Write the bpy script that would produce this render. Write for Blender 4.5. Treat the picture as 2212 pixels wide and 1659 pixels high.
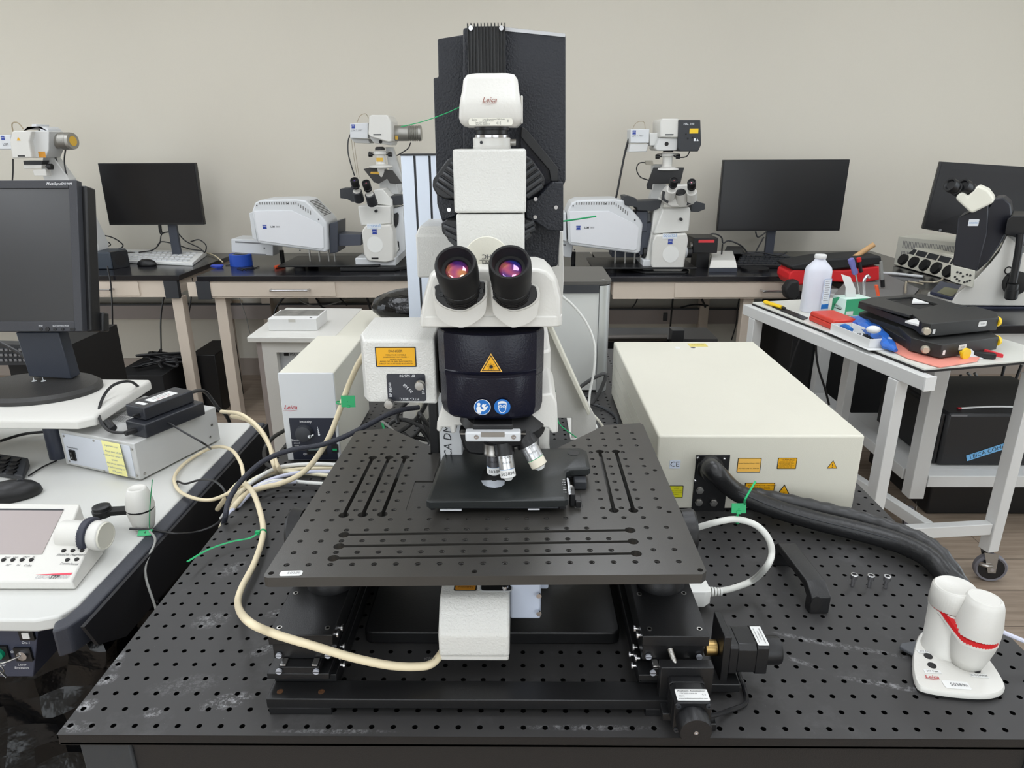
import bpy, bmesh, math, random
from mathutils import Vector, Matrix
V = Vector
random.seed(7)
for o in list(bpy.data.objects): bpy.data.objects.remove(o)
SC = bpy.context.scene
COL = SC.collection
# ------------------------------------------------------------------ camera
F_PX, PITCH, YAW, ROLL = 1492.46, .333193, -.0123571, -.00490504
EYE = V((.521537, -.622026, 1.383711))
_fw = V((math.sin(YAW)*math.cos(PITCH), math.cos(YAW)*math.cos(PITCH), -math.sin(PITCH)))
_r = V((math.cos(YAW), -math.sin(YAW), 0)); _u = _r.cross(_fw)
RT = _r*math.cos(ROLL)+_u*math.sin(ROLL); UP = -_r*math.sin(ROLL)+_u*math.cos(ROLL)
cam = bpy.data.cameras.new('camera'); camo = bpy.data.objects.new('camera', cam); COL.objects.link(camo)
camo.matrix_world = Matrix.Translation(EYE) @ Matrix((RT, UP, -_fw)).transposed().to_4x4()
cam.sensor_width = 36; cam.sensor_fit = 'HORIZONTAL'; cam.lens = F_PX/2212*36
cam.clip_start = .05
SC.camera = camo
# ------------------------------------------------------------------ world, exposure
w = bpy.data.worlds.new('world'); SC.world = w; w.use_nodes = True
w.node_tree.nodes['Background'].inputs[0].default_value = (.75, .85, 1, 1)
w.node_tree.nodes['Background'].inputs[1].default_value = .25
vs = SC.view_settings
vs.view_transform = 'Standard'; vs.look = 'None'; vs.gamma = 1; vs.use_curve_mapping = False
vs.exposure = 0.0
# daylight from the windows on the camera side of the room and ceiling panels are built with the room below
def area(name, loc, size, power, color, rot):
    l = bpy.data.lights.new(name, 'AREA'); l.shape = 'RECTANGLE'; l.size, l.size_y = size
    l.energy = power; l.color = color
    o = bpy.data.objects.new(name, l); COL.objects.link(o); o.location = loc; o.rotation_euler = rot
    return o
area('window_daylight', (-.9, -2.72, 1.35), (2.4, 1.9), 36, (.84, .92, 1), (math.radians(90), 0, 0))
area('window_daylight', (2.4, -2.72, 1.35), (2.4, 1.9), 32, (.84, .92, 1), (math.radians(90), 0, 0))
area('window_daylight', (-4.12, 1.4, 1.15), (2.2, 1.7), 34, (.80, .90, 1), (0, math.radians(-90), 0))  # daylight from the left, added to reach under the benches; no window built
area('window_daylight', (4.92, 1.4, 1.15), (2.2, 1.7), 34, (.80, .90, 1), (0, math.radians(90), 0))  # added fill from the right wall to brighten under the benches; no window there

# ------------------------------------------------------------------ pixel of the photograph -> point in the room
def _ray(x, y): return _fw + RT*((x-1106)/F_PX) - UP*((y-829.5)/F_PX)
def Y(x, y, Y0):
    d = _ray(x, y); return EYE + d*((Y0-EYE.y)/d.y)
def Z(x, y, Z0):
    d = _ray(x, y); return EYE + d*((Z0-EYE.z)/d.z)
# ------------------------------------------------------------------ materials
def lin(c):
    return tuple((v/255/12.92 if v/255 <= .04045 else ((v/255+.055)/1.055)**2.4) for v in c)+(1,)
MATS = {}
def mat(name, rgb, rough=.5, metal=0, bump=None, var=None, spec=.5, coat=0, emit=None, alpha=None, trans=0):
    if name in MATS: return MATS[name]
    m = bpy.data.materials.new(name); m.use_nodes = True
    nt = m.node_tree; b = nt.nodes['Principled BSDF']
    c = lin(rgb)
    b.inputs['Base Color'].default_value = c
    b.inputs['Roughness'].default_value = rough
    b.inputs['Metallic'].default_value = metal
    b.inputs['Specular IOR Level'].default_value = spec
    if coat: b.inputs['Coat Weight'].default_value = coat
    if trans: b.inputs['Transmission Weight'].default_value = trans
    if alpha is not None: b.inputs['Alpha'].default_value = alpha
    if emit:
        b.inputs['Emission Color'].default_value = lin(emit[0]); b.inputs['Emission Strength'].default_value = emit[1]
    tc = nt.nodes.new('ShaderNodeTexCoord')
    sc, am = var or (6, .04)
    n = nt.nodes.new('ShaderNodeTexNoise'); n.inputs['Scale'].default_value = sc; n.inputs['Detail'].default_value = 5
    nt.links.new(tc.outputs['Object'], n.inputs['Vector'])
    mx = nt.nodes.new('ShaderNodeMix'); mx.data_type = 'RGBA'
    mx.inputs[6].default_value = tuple(v*(1-am) for v in c[:3])+(1,)
    mx.inputs[7].default_value = tuple(min(1, v*(1+am)) for v in c[:3])+(1,)
    nt.links.new(n.outputs['Fac'], mx.inputs[0]); nt.links.new(mx.outputs[2], b.inputs['Base Color'])
    if bump:
        n2 = nt.nodes.new('ShaderNodeTexNoise'); n2.inputs['Scale'].default_value = bump[0]; n2.inputs['Detail'].default_value = 2
        nt.links.new(tc.outputs['Object'], n2.inputs['Vector'])
        bp = nt.nodes.new('ShaderNodeBump'); bp.inputs['Strength'].default_value = bump[1]; bp.inputs['Distance'].default_value = .001
        nt.links.new(n2.outputs['Fac'], bp.inputs['Height']); nt.links.new(bp.outputs[0], b.inputs['Normal'])
    MATS[name] = m
    return m
white = mat('instrument white', (214, 212, 206), .35, bump=(260, .25))
white_tex = mat('textured instrument white', (213, 212, 207), .28, bump=(380, .9))
cool_white = mat('cool white plastic', (210, 212, 214), .4)
grey_white = mat('shaded grey plastic', (196, 194, 186), .45)  # light grey of the cable rail and carton notch
cream = mat('cream painted steel', (214, 211, 197), .45, bump=(500, .2))
black_paint = mat('black crackle paint', (30, 32, 39), .42, bump=(330, 1.1), spec=.4)
navy_black = mat('dark satin housing', (16, 17, 32), .3, bump=(420, .35), spec=.35)
black_ano = mat('black anodised aluminium', (27, 27, 28), .36, metal=.15, bump=(700, .12), var=(14, .18))
plate_ano = mat('worn black anodised plate', (66, 64, 61), .3, metal=.2, bump=(900, .12), var=(9, .22), spec=.6)
black_pl = mat('black plastic', (17, 17, 19), .42, bump=(600, .15))
black_rub = mat('black rubber', (20, 20, 21), .6)
dark_grey = mat('dark grey plastic', (44, 46, 50), .5)
slate = mat('slate grey metal', (70, 74, 84), .45, metal=.3)
steel = mat('polished steel', (205, 205, 208), .22, metal=1)
chrome = mat('brushed steel', (178, 176, 172), .34, metal=1, bump=(200, .1))
brass = mat('brass', (176, 148, 96), .32, metal=1)
dull_silver = mat('cast aluminium', (168, 166, 160), .45, metal=.85)
yellow = mat('warning yellow', (232, 170, 10), .5)
yellow2 = mat('bright yellow', (240, 200, 20), .4)
pale_orange = mat('pale orange label', (240, 186, 84), .5)
ink = mat('black ink', (18, 16, 16), .6)
grey_ink = mat('grey ink', (120, 120, 122), .6)
wink = mat('white ink', (232, 234, 236), .6)
red_ink = mat('red ink', (176, 34, 44), .5)
blue_ink = mat('blue emblem ink', (34, 60, 150), .5)
sky_ink = mat('light blue ink', (120, 160, 205), .5)
sign_blue = mat('mandatory sign blue', (18, 104, 184), .4)
paper = mat('white label paper', (224, 224, 222), .55)
green_tie = mat('green nylon', (16, 164, 98), .4)
beige_cable = mat('beige cable sheath', (222, 208, 176), .42)
white_cable = mat('white cable sheath', (226, 226, 222), .4)
lilac_cable = mat('pale lilac cable sheath', (204, 206, 222), .4)
grey_cable = mat('grey cable sheath', (150, 150, 146), .45)
black_cable = mat('black cable sheath', (26, 26, 28), .4)
bench_black = mat('black epoxy worktop', (26, 26, 30), .2, bump=(90, .05))
bench_cream = mat('sand painted steel', (206, 193, 178), .45)
rail_brown = mat('taupe painted steel', (150, 140, 135), .5)
screen_blk = mat('matt screen', (22, 21, 23), .32, spec=.35)
screen_soft = mat('satin screen', (26, 26, 28), .34, spec=.6)
red_cloth = mat('red nylon cloth', (214, 30, 36), .6, bump=(150, .5))
glossy_bag = mat('glossy black film', (7, 7, 8), .2, bump=(55, 1.6), spec=.35)

# ------------------------------------------------------------------ mesh builder (points are in room coordinates, metres)
_TXT = {}
def text_geo(s, italic=0, bold=0):
    k = (s, italic, bold)
    if k not in _TXT:
        cu = bpy.data.curves.new('t', 'FONT'); cu.body = s; cu.size = 1; cu.align_x = 'CENTER'; cu.align_y = 'CENTER'
        cu.shear = italic; cu.offset = bold; cu.resolution_u = 2
        ob = bpy.data.objects.new('t', cu); COL.objects.link(ob)
        dg = bpy.context.evaluated_depsgraph_get(); dg.update()
        me = bpy.data.meshes.new_from_object(ob.evaluated_get(dg))
        _TXT[k] = ([v.co.copy() for v in me.vertices], [list(p.vertices) for p in me.polygons])
        bpy.data.objects.remove(ob); bpy.data.curves.remove(cu); bpy.data.meshes.remove(me)
    return _TXT[k]
def smooth_path(pts, n=6):
    pts = [V(p) for p in pts]
    if len(pts) < 3: return pts
    out = []
    for i in range(len(pts)-1):
        p0 = pts[i-1] if i else pts[0]*2-pts[1]
        p1, p2 = pts[i], pts[i+1]
        p3 = pts[i+2] if i+2 < len(pts) else pts[-1]*2-pts[-2]
        for k in range(n):
            t = k/n
            out.append(.5*((2*p1)+(p2-p0)*t+(2*p0-5*p1+4*p2-p3)*t*t+(3*p1-p0-3*p2+p3)*t**3))
    out.append(pts[-1]); return out
def basis(ax):
    ax = V(ax).normalized(); h = V((0, 0, 1)) if abs(ax.z) < .9 else V((1, 0, 0))
    u = ax.cross(h).normalized(); return u, ax.cross(u).normalized()
class MB:
    def __init__(s, m=None): s.v = []; s.f = []; s.m = []; s.mats = []; s.M = None; s.dm = m or white
    def add(s, vs, fs, m=None):
        m = m or s.dm
        if m not in s.mats: s.mats.append(m)
        i = s.mats.index(m); b = len(s.v)
        s.v += [(s.M @ V(p)) if s.M else V(p) for p in vs]
        for f in fs: s.f.append([b+k for k in f]); s.m.append(i)
        return s
    def frame(s, o, xd, yd):
        xd = V(xd).normalized(); yd = V(yd); zd = xd.cross(yd).normalized(); yd = zd.cross(xd)
        s.M = Matrix.Translation(V(o)) @ Matrix((xd, yd, zd)).transposed().to_4x4(); return s
    def box(s, x0, x1, y0, y1, z0, z1, m=None):
        return s.loft([[(x0, y0, z0), (x1, y0, z0), (x1, y1, z0), (x0, y1, z0)], [(x0, y0, z1), (x1, y0, z1), (x1, y1, z1), (x0, y1, z1)]], m)
    def loft(s, rings, m=None, caps=True, closed=False):
        n = len(rings[0]); vs = [p for r in rings for p in r]; fs = []
        k = len(rings)
        for i in range(k if closed else k-1):
            a, b = i*n, ((i+1) % k)*n
            for j in range(n): fs.append([a+j, a+(j+1) % n, b+(j+1) % n, b+j])
        if caps and not closed: fs.append(list(range(n))[::-1]); fs.append([(k-1)*n+j for j in range(n)])
        return s.add(vs, fs, m)
    def prism(s, pts, d, m=None):
        d = V(d); a = [V(p) for p in pts]; return s.loft([a, [p+d for p in a]], m)
    def cyl(s, p0, p1, r0, r1=None, n=24, m=None, caps=True):
        return s.lathe([(0, r0), (1, r0 if r1 is None else r1)], p0, V(p1)-V(p0), n, m, caps, rel=True)
    def lathe(s, prof, o, ax, n=24, m=None, caps=True, rel=False, ridge=0):
        o = V(o); L = V(ax).length if rel else 1; a = V(ax).normalized(); u, w2 = basis(a)
        rings = []
        for h, r in prof:
            rings.append([o+a*h*L+(u*math.cos(2*math.pi*j/n)+w2*math.sin(2*math.pi*j/n))*(r*(1-(ridge if j % 2 else 0))) for j in range(n)])
        return s.loft(rings, m, caps)
    def tube(s, pts, r, n=8, m=None, sm=6, flat=1, twist=None):
        P = smooth_path(pts, sm) if sm else [V(p) for p in pts]
        rings = []; pu = None
        for i, p in enumerate(P):
            t = (P[min(i+1, len(P)-1)]-P[max(i-1, 0)]).normalized()
            if pu is None: u, w2 = basis(t)
            else: u = (pu-t*pu.dot(t)).normalized(); w2 = t.cross(u)
            pu = u
            rr = r[0]+(r[1]-r[0])*i/(len(P)-1) if isinstance(r, tuple) else r
            if twist: rr = rr*(1+twist[0]*math.sin(i*twist[1]))
            rings.append([p+(u*math.cos(2*math.pi*j/n)+w2*flat*math.sin(2*math.pi*j/n))*rr for j in range(n)])
        return s.loft(rings, m)
    def sph(s, c, r, m=None, n=16, k=10):
        if not hasattr(r, '__len__'): r = (r, r, r)
        rings = []
        for i in range(1, k):
            a = math.pi*i/k
            rings.append([V(c)+V((r[0]*math.sin(a)*math.cos(2*math.pi*j/n), r[1]*math.sin(a)*math.sin(2*math.pi*j/n), -r[2]*math.cos(a))) for j in range(n)])
        return s.loft(rings, m)
    def text(s, t, x, y, size, m=None, z=.0006, rot=0, italic=0, sx=1, bold=0):
        vs, fs = text_geo(t, italic, bold); c, q = math.cos(rot), math.sin(rot)
        return s.add([(x+(p.x*c*sx-p.y*q)*size, y+(p.x*q*sx+p.y*c)*size, z) for p in vs], fs, m or ink)
    def rect(s, x0, y0, x1, y1, m=None, z=.0, t=.0004): return s.box(x0, x1, y0, y1, z, z+t, m)
    def disc(s, x, y, r, m=None, z=0, t=.0004, n=24): return s.cyl((x, y, z), (x, y, z+t), r, n=n, m=m)
    def build(s, name, par=None, bev=0, ang=35, seg=2, smooth=True, sub=0):
        me = bpy.data.meshes.new(name)
        me.from_pydata([tuple(p) for p in s.v], [], s.f)
        for m in s.mats: me.materials.append(m)
        for p, i in zip(me.polygons, s.m): p.material_index = i
        bm = bmesh.new(); bm.from_mesh(me)
        bmesh.ops.recalc_face_normals(bm, faces=bm.faces)
        if smooth:
            for f in bm.faces: f.smooth = True
            for e in bm.edges:
                e.smooth = not (len(e.link_faces) == 2 and e.calc_face_angle(0) > math.radians(ang))
        bm.to_mesh(me); bm.free()
        ob = bpy.data.objects.new(name, me); COL.objects.link(ob)
        if bev:
            b = ob.modifiers.new('bevel', 'BEVEL'); b.width = bev; b.segments = seg; b.limit_method = 'ANGLE'; b.angle_limit = math.radians(30)
            b.harden_normals = False
        if sub:
            q = ob.modifiers.new('sub', 'SUBSURF'); q.levels = sub; q.render_levels = sub
        if par is not None: ob.parent = par
        else: center(ob)
        return ob
def center(ob):
    co = [v.co for v in ob.data.vertices]
    c = V(((min(p.x for p in co)+max(p.x for p in co))/2, (min(p.y for p in co)+max(p.y for p in co))/2, min(p.z for p in co)))
    for v in ob.data.vertices: v.co -= c
    ob.location = c
def tag(o, label, cat, group=None):
    o['label'] = label; o['category'] = cat
    if group: o['group'] = group
    return o
def struct(o): o['kind'] = 'structure'; return o
EMPTIES = []
def thing(name, label, cat, group=None):
    o = bpy.data.objects.new(name, None); COL.objects.link(o); o.empty_display_size = .05
    tag(o, label, cat, group); EMPTIES.append(o); return o
def settle(root):
    """move the empty to the bottom centre of its parts"""
    co = []
    for ch in root.children:
        if ch.type == 'MESH': co += [v.co+ch.location for v in ch.data.vertices]
    if not co: return
    c = V(((min(p.x for p in co)+max(p.x for p in co))/2, (min(p.y for p in co)+max(p.y for p in co))/2, min(p.z for p in co)))
    root.location = c
    for ch in root.children: ch.location = ch.location-c
    if root in EMPTIES: EMPTIES.remove(root)
def dup(root, off, rotz=0, label=None, group=None):
    def cp(o, par):
        c = o.copy(); COL.objects.link(c); c.parent = par
        for ch in o.children: cp(ch, c)
        return c
    r = cp(root, None); r.location = root.location+V(off); r.rotation_euler.z += rotz
    if label: r['label'] = label
    if group: r['group'] = group
    return r
def yb(mb, x0, y0, x1, y1, yf, yk, m=None):
    """box whose front face (plane Y=yf) spans the pixel rectangle"""
    a, b = Y(x0, (y0+y1)/2, yf), Y(x1, (y0+y1)/2, yf); c, d = Y((x0+x1)/2, y1, yf), Y((x0+x1)/2, y0, yf)
    return mb.box(a.x, b.x, yf, yk, c.z, d.z, m)
def yp(mb, pts, yf, depth, m=None): return mb.prism([Y(x, y, yf) for x, y in pts], (0, depth, 0), m)
def zp(mb, pts, z, h, m=None): return mb.prism([Z(x, y, z) for x, y in pts], (0, 0, h), m)
def cable(name, pts, r, m, label, cat='cable', group=None, n=8, par=None, sm=6, **k):
    mb = MB(m); mb.tube(pts, r, n, sm=sm, **k)
    o = mb.build(name, par)
    if par is None: tag(o, label, cat, group)
    return o
def plate2d(outline, holes, z0, z1, m, name, par, bev=0):
    """flat plate with through holes: 2D curve filled and extruded"""
    cu = bpy.data.curves.new('p', 'CURVE'); cu.dimensions = '2D'; cu.fill_mode = 'BOTH'
    for loop in [outline]+holes:
        sp = cu.splines.new('POLY'); sp.points.add(len(loop)-1); sp.use_cyclic_u = True
        for q, p in zip(sp.points, loop): q.co = (p[0]*100, p[1]*100, 0, 1)
    cu.extrude = (z1-z0)*50
    ob = bpy.data.objects.new('p', cu); COL.objects.link(ob)
    dg = bpy.context.evaluated_depsgraph_get(); dg.update()
    me = bpy.data.meshes.new_from_object(ob.evaluated_get(dg)); bpy.data.objects.remove(ob)
    for v in me.vertices: v.co = V((v.co.x/100, v.co.y/100, v.co.z/100+(z0+z1)/2))
    me.materials.clear(); me.materials.append(m); me.name = name
    bm = bmesh.new(); bm.from_mesh(me); bmesh.ops.remove_doubles(bm, verts=bm.verts, dist=1e-5)
    bmesh.ops.recalc_face_normals(bm, faces=bm.faces)
    for f in bm.faces: f.smooth = False; f.material_index = 0
    bm.to_mesh(me); bm.free()
    o = bpy.data.objects.new(name, me); COL.objects.link(o); o.parent = par
    if bev:
        b = o.modifiers.new('bevel', 'BEVEL'); b.width = bev; b.segments = 1; b.limit_method = 'ANGLE'; b.angle_limit = math.radians(60)
    return o
def closed_smooth(pts, n=5):
    pts = [V(p) for p in pts]; N = len(pts); out = []
    for i in range(N):
        p0, p1, p2, p3 = pts[i-1], pts[i], pts[(i+1) % N], pts[(i+2) % N]
        for k in range(n):
            t = k/n; out.append(.5*((2*p1)+(p2-p0)*t+(2*p0-5*p1+4*p2-p3)*t*t+(3*p1-p0-3*p2+p3)*t**3))
    return out
def circ(x, y, r, n=14): return [(x+r*math.cos(2*math.pi*i/n), y+r*math.sin(2*math.pi*i/n)) for i in range(n)]
def rrect(x0, y0, x1, y1, r, n=5):
    out = []
    for cx, cy, a in ((x1-r, y1-r, 0), (x0+r, y1-r, 90), (x0+r, y0+r, 180), (x1-r, y0+r, 270)):
        for i in range(n+1):
            t = math.radians(a+90*i/n); out.append((cx+r*math.cos(t), cy+r*math.sin(t)))
    return out
def PL(px, py, o, n):
    d = _ray(px, py); return EYE+d*((V(o)-EYE).dot(V(n))/d.dot(V(n)))
def label_plate(mb, w, h, face, border=None, lines=(), bw=.0012, r=.002):
    """sticker centred on the current frame origin"""
    if border: mb.prism([(x, y, 0) for x, y in rrect(-w/2, -h/2, w/2, h/2, r)], (0, 0, .0003), border)
    k = bw if border else 0
    mb.prism([(x, y, 0) for x, y in rrect(-w/2+k, -h/2+k, w/2-k, h/2-k, r)], (0, 0, .0005), face)
    for ln in lines:
        t, x, y, s = ln[:4]; mb.text(t, x, y, s, ln[4] if len(ln) > 4 else ink, z=.0007, rot=ln[5] if len(ln) > 5 else 0)
def script_logo(mb, x, y, s, m):
    mb.text('Leica', x, y, s, m, italic=.35, bold=.01)
    mb.prism([(x-s*1.2, y-s*.48, .0006), (x, y-s*.6, .0006), (x+s*1.1, y-s*.42, .0006), (x, y-s*.53, .0006)], (0, 0, .0002), m)
LUM = 6.6
# ================================================================== THE ROOM
def wall_mat():
    m = mat('painted wall', (209, 203, 190), .85, bump=(240, .25), var=(1.2, .03)); return m
fl = bpy.data.materials.new('vinyl plank floor'); fl.use_nodes = True
nt = fl.node_tree; b = nt.nodes['Principled BSDF']; b.inputs['Roughness'].default_value = .38
tc = nt.nodes.new('ShaderNodeTexCoord'); mp = nt.nodes.new('ShaderNodeMapping'); mp.inputs['Scale'].default_value = (1, 1, 1)
nt.links.new(tc.outputs['Object'], mp.inputs[0])
br = nt.nodes.new('ShaderNodeTexBrick'); br.inputs['Scale'].default_value = 1; br.inputs['Brick Width'].default_value = 1.2; br.inputs['Row Height'].default_value = .18
br.inputs['Mortar Size'].default_value = .0015; br.inputs['Color1'].default_value = lin((156, 140, 124)); br.inputs['Color2'].default_value = lin((168, 152, 135)); br.inputs['Mortar'].default_value = lin((70, 60, 52))
mp2 = nt.nodes.new('ShaderNodeMapping'); mp2.inputs['Scale'].default_value = (3, 42, 1); nt.links.new(tc.outputs['Object'], mp2.inputs[0])
ns = nt.nodes.new('ShaderNodeTexNoise'); ns.inputs['Scale'].default_value = 1.2; ns.inputs['Detail'].default_value = 8; ns.inputs['Roughness'].default_value = .65
nt.links.new(mp2.outputs[0], ns.inputs['Vector']); nt.links.new(mp.outputs[0], br.inputs['Vector'])
rp = nt.nodes.new('ShaderNodeValToRGB'); rp.color_ramp.elements[0].position = .3; rp.color_ramp.elements[0].color = (.55, .52, .5, 1); rp.color_ramp.elements[1].position = .7; rp.color_ramp.elements[1].color = (1.1, 1.1, 1.1, 1)
nt.links.new(ns.outputs['Fac'], rp.inputs[0])
mx = nt.nodes.new('ShaderNodeMix'); mx.data_type = 'RGBA'; mx.blend_type = 'MULTIPLY'; mx.inputs[0].default_value = .8
nt.links.new(br.outputs['Color'], mx.inputs[6]); nt.links.new(rp.outputs[0], mx.inputs[7]); nt.links.new(mx.outputs[2], b.inputs['Base Color'])
WY = 3.57
RX0, RX1, RY0, RH = -4.2, 5.0, -2.75, 2.75
def slab(name, *a, m):
    mb = MB(m); mb.box(*a); return struct(mb.build(name, smooth=False))
slab('floor', RX0, RX1, RY0, WY, -.1, 0, m=fl)
slab('wall_back', RX0, RX1, WY, WY+.1, 0, RH, m=wall_mat())
slab('wall_left', RX0-.1, RX0, RY0, WY, 0, RH, m=wall_mat())
slab('wall_right', RX1, RX1+.1, RY0, WY, 0, RH, m=wall_mat())
slab('wall_front', RX0, RX1, RY0-.1, RY0, 0, RH, m=wall_mat())
slab('ceiling', RX0, RX1, RY0, WY, RH, RH+.1, m=mat('ceiling tile', (226, 226, 222), .9, bump=(120, .5)))
slab('baseboard_back', RX0, RX1, WY-.014, WY, 0, .11, m=mat('taupe rubber skirting', (160, 148, 138), .5))
for i, wx in enumerate((-.9, 2.4)):
    mb = MB(cool_white)
    for a in ((wx-1.26, wx-1.21, .35, 2.35), (wx+1.21, wx+1.26, .35, 2.35), (wx-1.21, wx+1.21, .35, .39), (wx-1.21, wx+1.21, 2.31, 2.35)): mb.box(a[0], a[1], RY0+.001, RY0+.05, a[2], a[3])
    struct(mb.build('window_%d' % (i+1), smooth=False))
# ceiling luminaires
lum = mat('lit diffuser', (255, 253, 246), .5, emit=((243, 248, 255), LUM))
proto = None
k = 0
for lx in (-2.7, -.9, .9, 2.7):
    for ly in (-1.5, .3, 2.0):
        lbl = 'square ceiling light panel, %s row, %s' % ({-1.5: 'rear', .3: 'middle', 2.0: 'wall side'}[ly], {-2.7: 'far left', -.9: 'centre left', .9: 'centre right', 2.7: 'far right'}[lx])
        if proto is None:
            proto = thing('ceiling_light', lbl, 'ceiling light', 'ceiling light panels')
            mb = MB(lum); mb.box(lx-.28, lx+.28, ly-.58, ly+.58, RH-.012, RH-.004); mb.build('diffuser', proto, smooth=False)
            mb = MB(cool_white); 
            for a in ((-.30, -.28, -.6, .6), (.28, .30, -.6, .6), (-.28, .28, -.6, -.58), (-.28, .28, .58, .6)): mb.box(lx+a[0], lx+a[1], ly+a[2], ly+a[3], RH-.02, RH-.001)
            mb.build('frame', proto, smooth=False); settle(proto); p0 = (lx, ly)
        else: dup(proto, (lx-p0[0], ly-p0[1], 0), 0, lbl)

# ================================================================== OPTICAL TABLE (holes every 25 mm)
T = .75
TX0, TX1, TY0, TY1 = -.0080, 1.186, -.0134, 1.5616
tt = bpy.data.materials.new('worn black anodised breadboard'); tt.use_nodes = True
nt = tt.node_tree; b = nt.nodes['Principled BSDF']; b.inputs['Roughness'].default_value = .5; b.inputs['Metallic'].default_value = .1
b.inputs['Specular IOR Level'].default_value = .4
tc = nt.nodes.new('ShaderNodeTexCoord')
def nnoise(scale, detail=4, vec=None, rough=.6):
    n = nt.nodes.new('ShaderNodeTexNoise'); n.inputs['Scale'].default_value = scale; n.inputs['Detail'].default_value = detail; n.inputs['Roughness'].default_value = rough
    nt.links.new(vec or tc.outputs['Object'], n.inputs['Vector']); return n.outputs['Fac']
def nmath(op, a, b_=None, clamp=False):
    n = nt.nodes.new('ShaderNodeMath'); n.operation = op; n.use_clamp = clamp
    for i, q in enumerate((a, b_)):
        if q is None: continue
        if isinstance(q, (int, float)): n.inputs[i].default_value = q
        else: nt.links.new(q, n.inputs[i])
    return n.outputs[0]
base_var = nnoise(3, 4)
# chalky wear marks, each with a place and size of its own on the table
OFFX, OFFY = (TX0+TX1)/2, (TY0+TY1)/2
total = None
for (px, py, rx, ry, ang, st) in [(183, 1525, .016, .012, .5, 1.0), (232, 1468, .014, .010, .6, .9), (330, 1540, .012, .009, 0, .9), (490, 1515, .035, .014, .3, 1.0),
      (1760, 1385, .06, .006, -.35, .6), (1880, 1405, .06, .005, -.3, .45), (1930, 1482, .07, .006, -.25, .75), (1730, 1430, .03, .005, -.5, .5), (455, 1340, .03, .02, .3, .5),
      (500, 1230, .03, .015, .9, .5), (600, 1325, .02, .01, .2, .9), (575, 1400, .03, .012, .7, .6), (400, 1480, .05, .02, .2, .22), (160, 1570, .03, .01, 0, .7), (1270, 1572, .09, .005, 0, .55), (720, 1580, .08, .004, 0, .5), (250, 1420, .012, .03, .5, .7)]:
    c = Z(px, py, T)
    m3 = nt.nodes.new('ShaderNodeMapping'); m3.vector_type = 'TEXTURE'
    m3.inputs['Location'].default_value = (c.x-OFFX, c.y-OFFY, 0); m3.inputs['Rotation'].default_value = (0, 0, ang); m3.inputs['Scale'].default_value = (rx, ry, 1)
    nt.links.new(tc.outputs['Object'], m3.inputs[0])
    sx = nt.nodes.new('ShaderNodeSeparateXYZ'); nt.links.new(m3.outputs[0], sx.inputs[0])
    d = nmath('ADD', nmath('MULTIPLY', sx.outputs[0], sx.outputs[0]), nmath('MULTIPLY', sx.outputs[1], sx.outputs[1]))
    q = nmath('MULTIPLY', nmath('SUBTRACT', 1, d, True), st)
    total = q if total is None else nmath('MAXIMUM', total, q)
streak = nnoise(150, 6, rough=.8)
mask = nmath('MULTIPLY', total, nmath('MULTIPLY', nmath('SUBTRACT', streak, .47, True), 7, True), True)
speck = nmath('MULTIPLY', nmath('SUBTRACT', nnoise(420, 2), .735, True), 14, True)
faint = nmath('MULTIPLY', nmath('SUBTRACT', nnoise(9, 7, rough=.7), .56, True), .55, True)
allm = nmath('MAXIMUM', nmath('MAXIMUM', mask, nmath('MULTIPLY', speck, .6)), faint)
mx0 = nt.nodes.new('ShaderNodeMix'); mx0.data_type = 'RGBA'; mx0.inputs[6].default_value = lin((54, 53, 53)); mx0.inputs[7].default_value = lin((62, 61, 61)); nt.links.new(base_var, mx0.inputs[0])
mx1 = nt.nodes.new('ShaderNodeMix'); mx1.data_type = 'RGBA'; mx1.inputs[7].default_value = lin((160, 160, 162)); nt.links.new(allm, mx1.inputs[0]); nt.links.new(mx0.outputs[2], mx1.inputs[6])
nt.links.new(mx1.outputs[2], b.inputs['Base Color'])
hole_m = mat('dark hole bore', (12, 12, 12), .4, metal=.4)
tbl = thing('optical_table', 'large black perforated optical table in the foreground', 'table')
mb = MB(tt)
NXH, NYH = 48, 62
RH_ = .0033; NS = 12
# cell corners: holes sit on (i*.025, j*.025); rim cells reach to the table edge
def edges(n, lo, hi): return [lo]+[(i+.5)*.025 for i in range(n-1)]+[hi]
ex, ey = edges(NXH, TX0, TX1), edges(NYH, TY0, TY1)
for i in range(NXH):
    for j in range(NYH):
        cx, cy = i*.025, j*.025
        x0, x1, y0, y1 = ex[i], ex[i+1], ey[j], ey[j+1]
        vs = []; 
        corners = [(x1, y1), (x0, y1), (x0, y0), (x1, y0)]
        for k in range(NS):
            a = 2*math.pi*(k+.5)/NS; vs.append((cx+RH_*math.cos(a), cy+RH_*math.sin(a), T))
        vs += [(x, y, T) for x, y in corners]
        fs = []
        per = NS//4
        for q in range(4):
            # quarter arc q spans k = q*per .. q*per+per-1 towards corner q
            idx = [q*per+t for t in range(per)]
            fs.append([NS+q]+[idx[t] for t in range(per)][::-1])
            nx = (q+1) % 4
            fs.append([NS+q, idx[-1], (idx[-1]+1) % NS, NS+nx][::-1])
        mb.add(vs, fs)
        b0 = [(p[0], p[1], T-.009) for p in vs[:NS]]
        mb.add(vs[:NS]+b0, [[k, (k+1) % NS, NS+(k+1) % NS, NS+k] for k in range(NS)]+[[NS+k for k in range(NS)]], hole_m)
o = mb.build('breadboard_top', tbl, ang=30)
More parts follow.
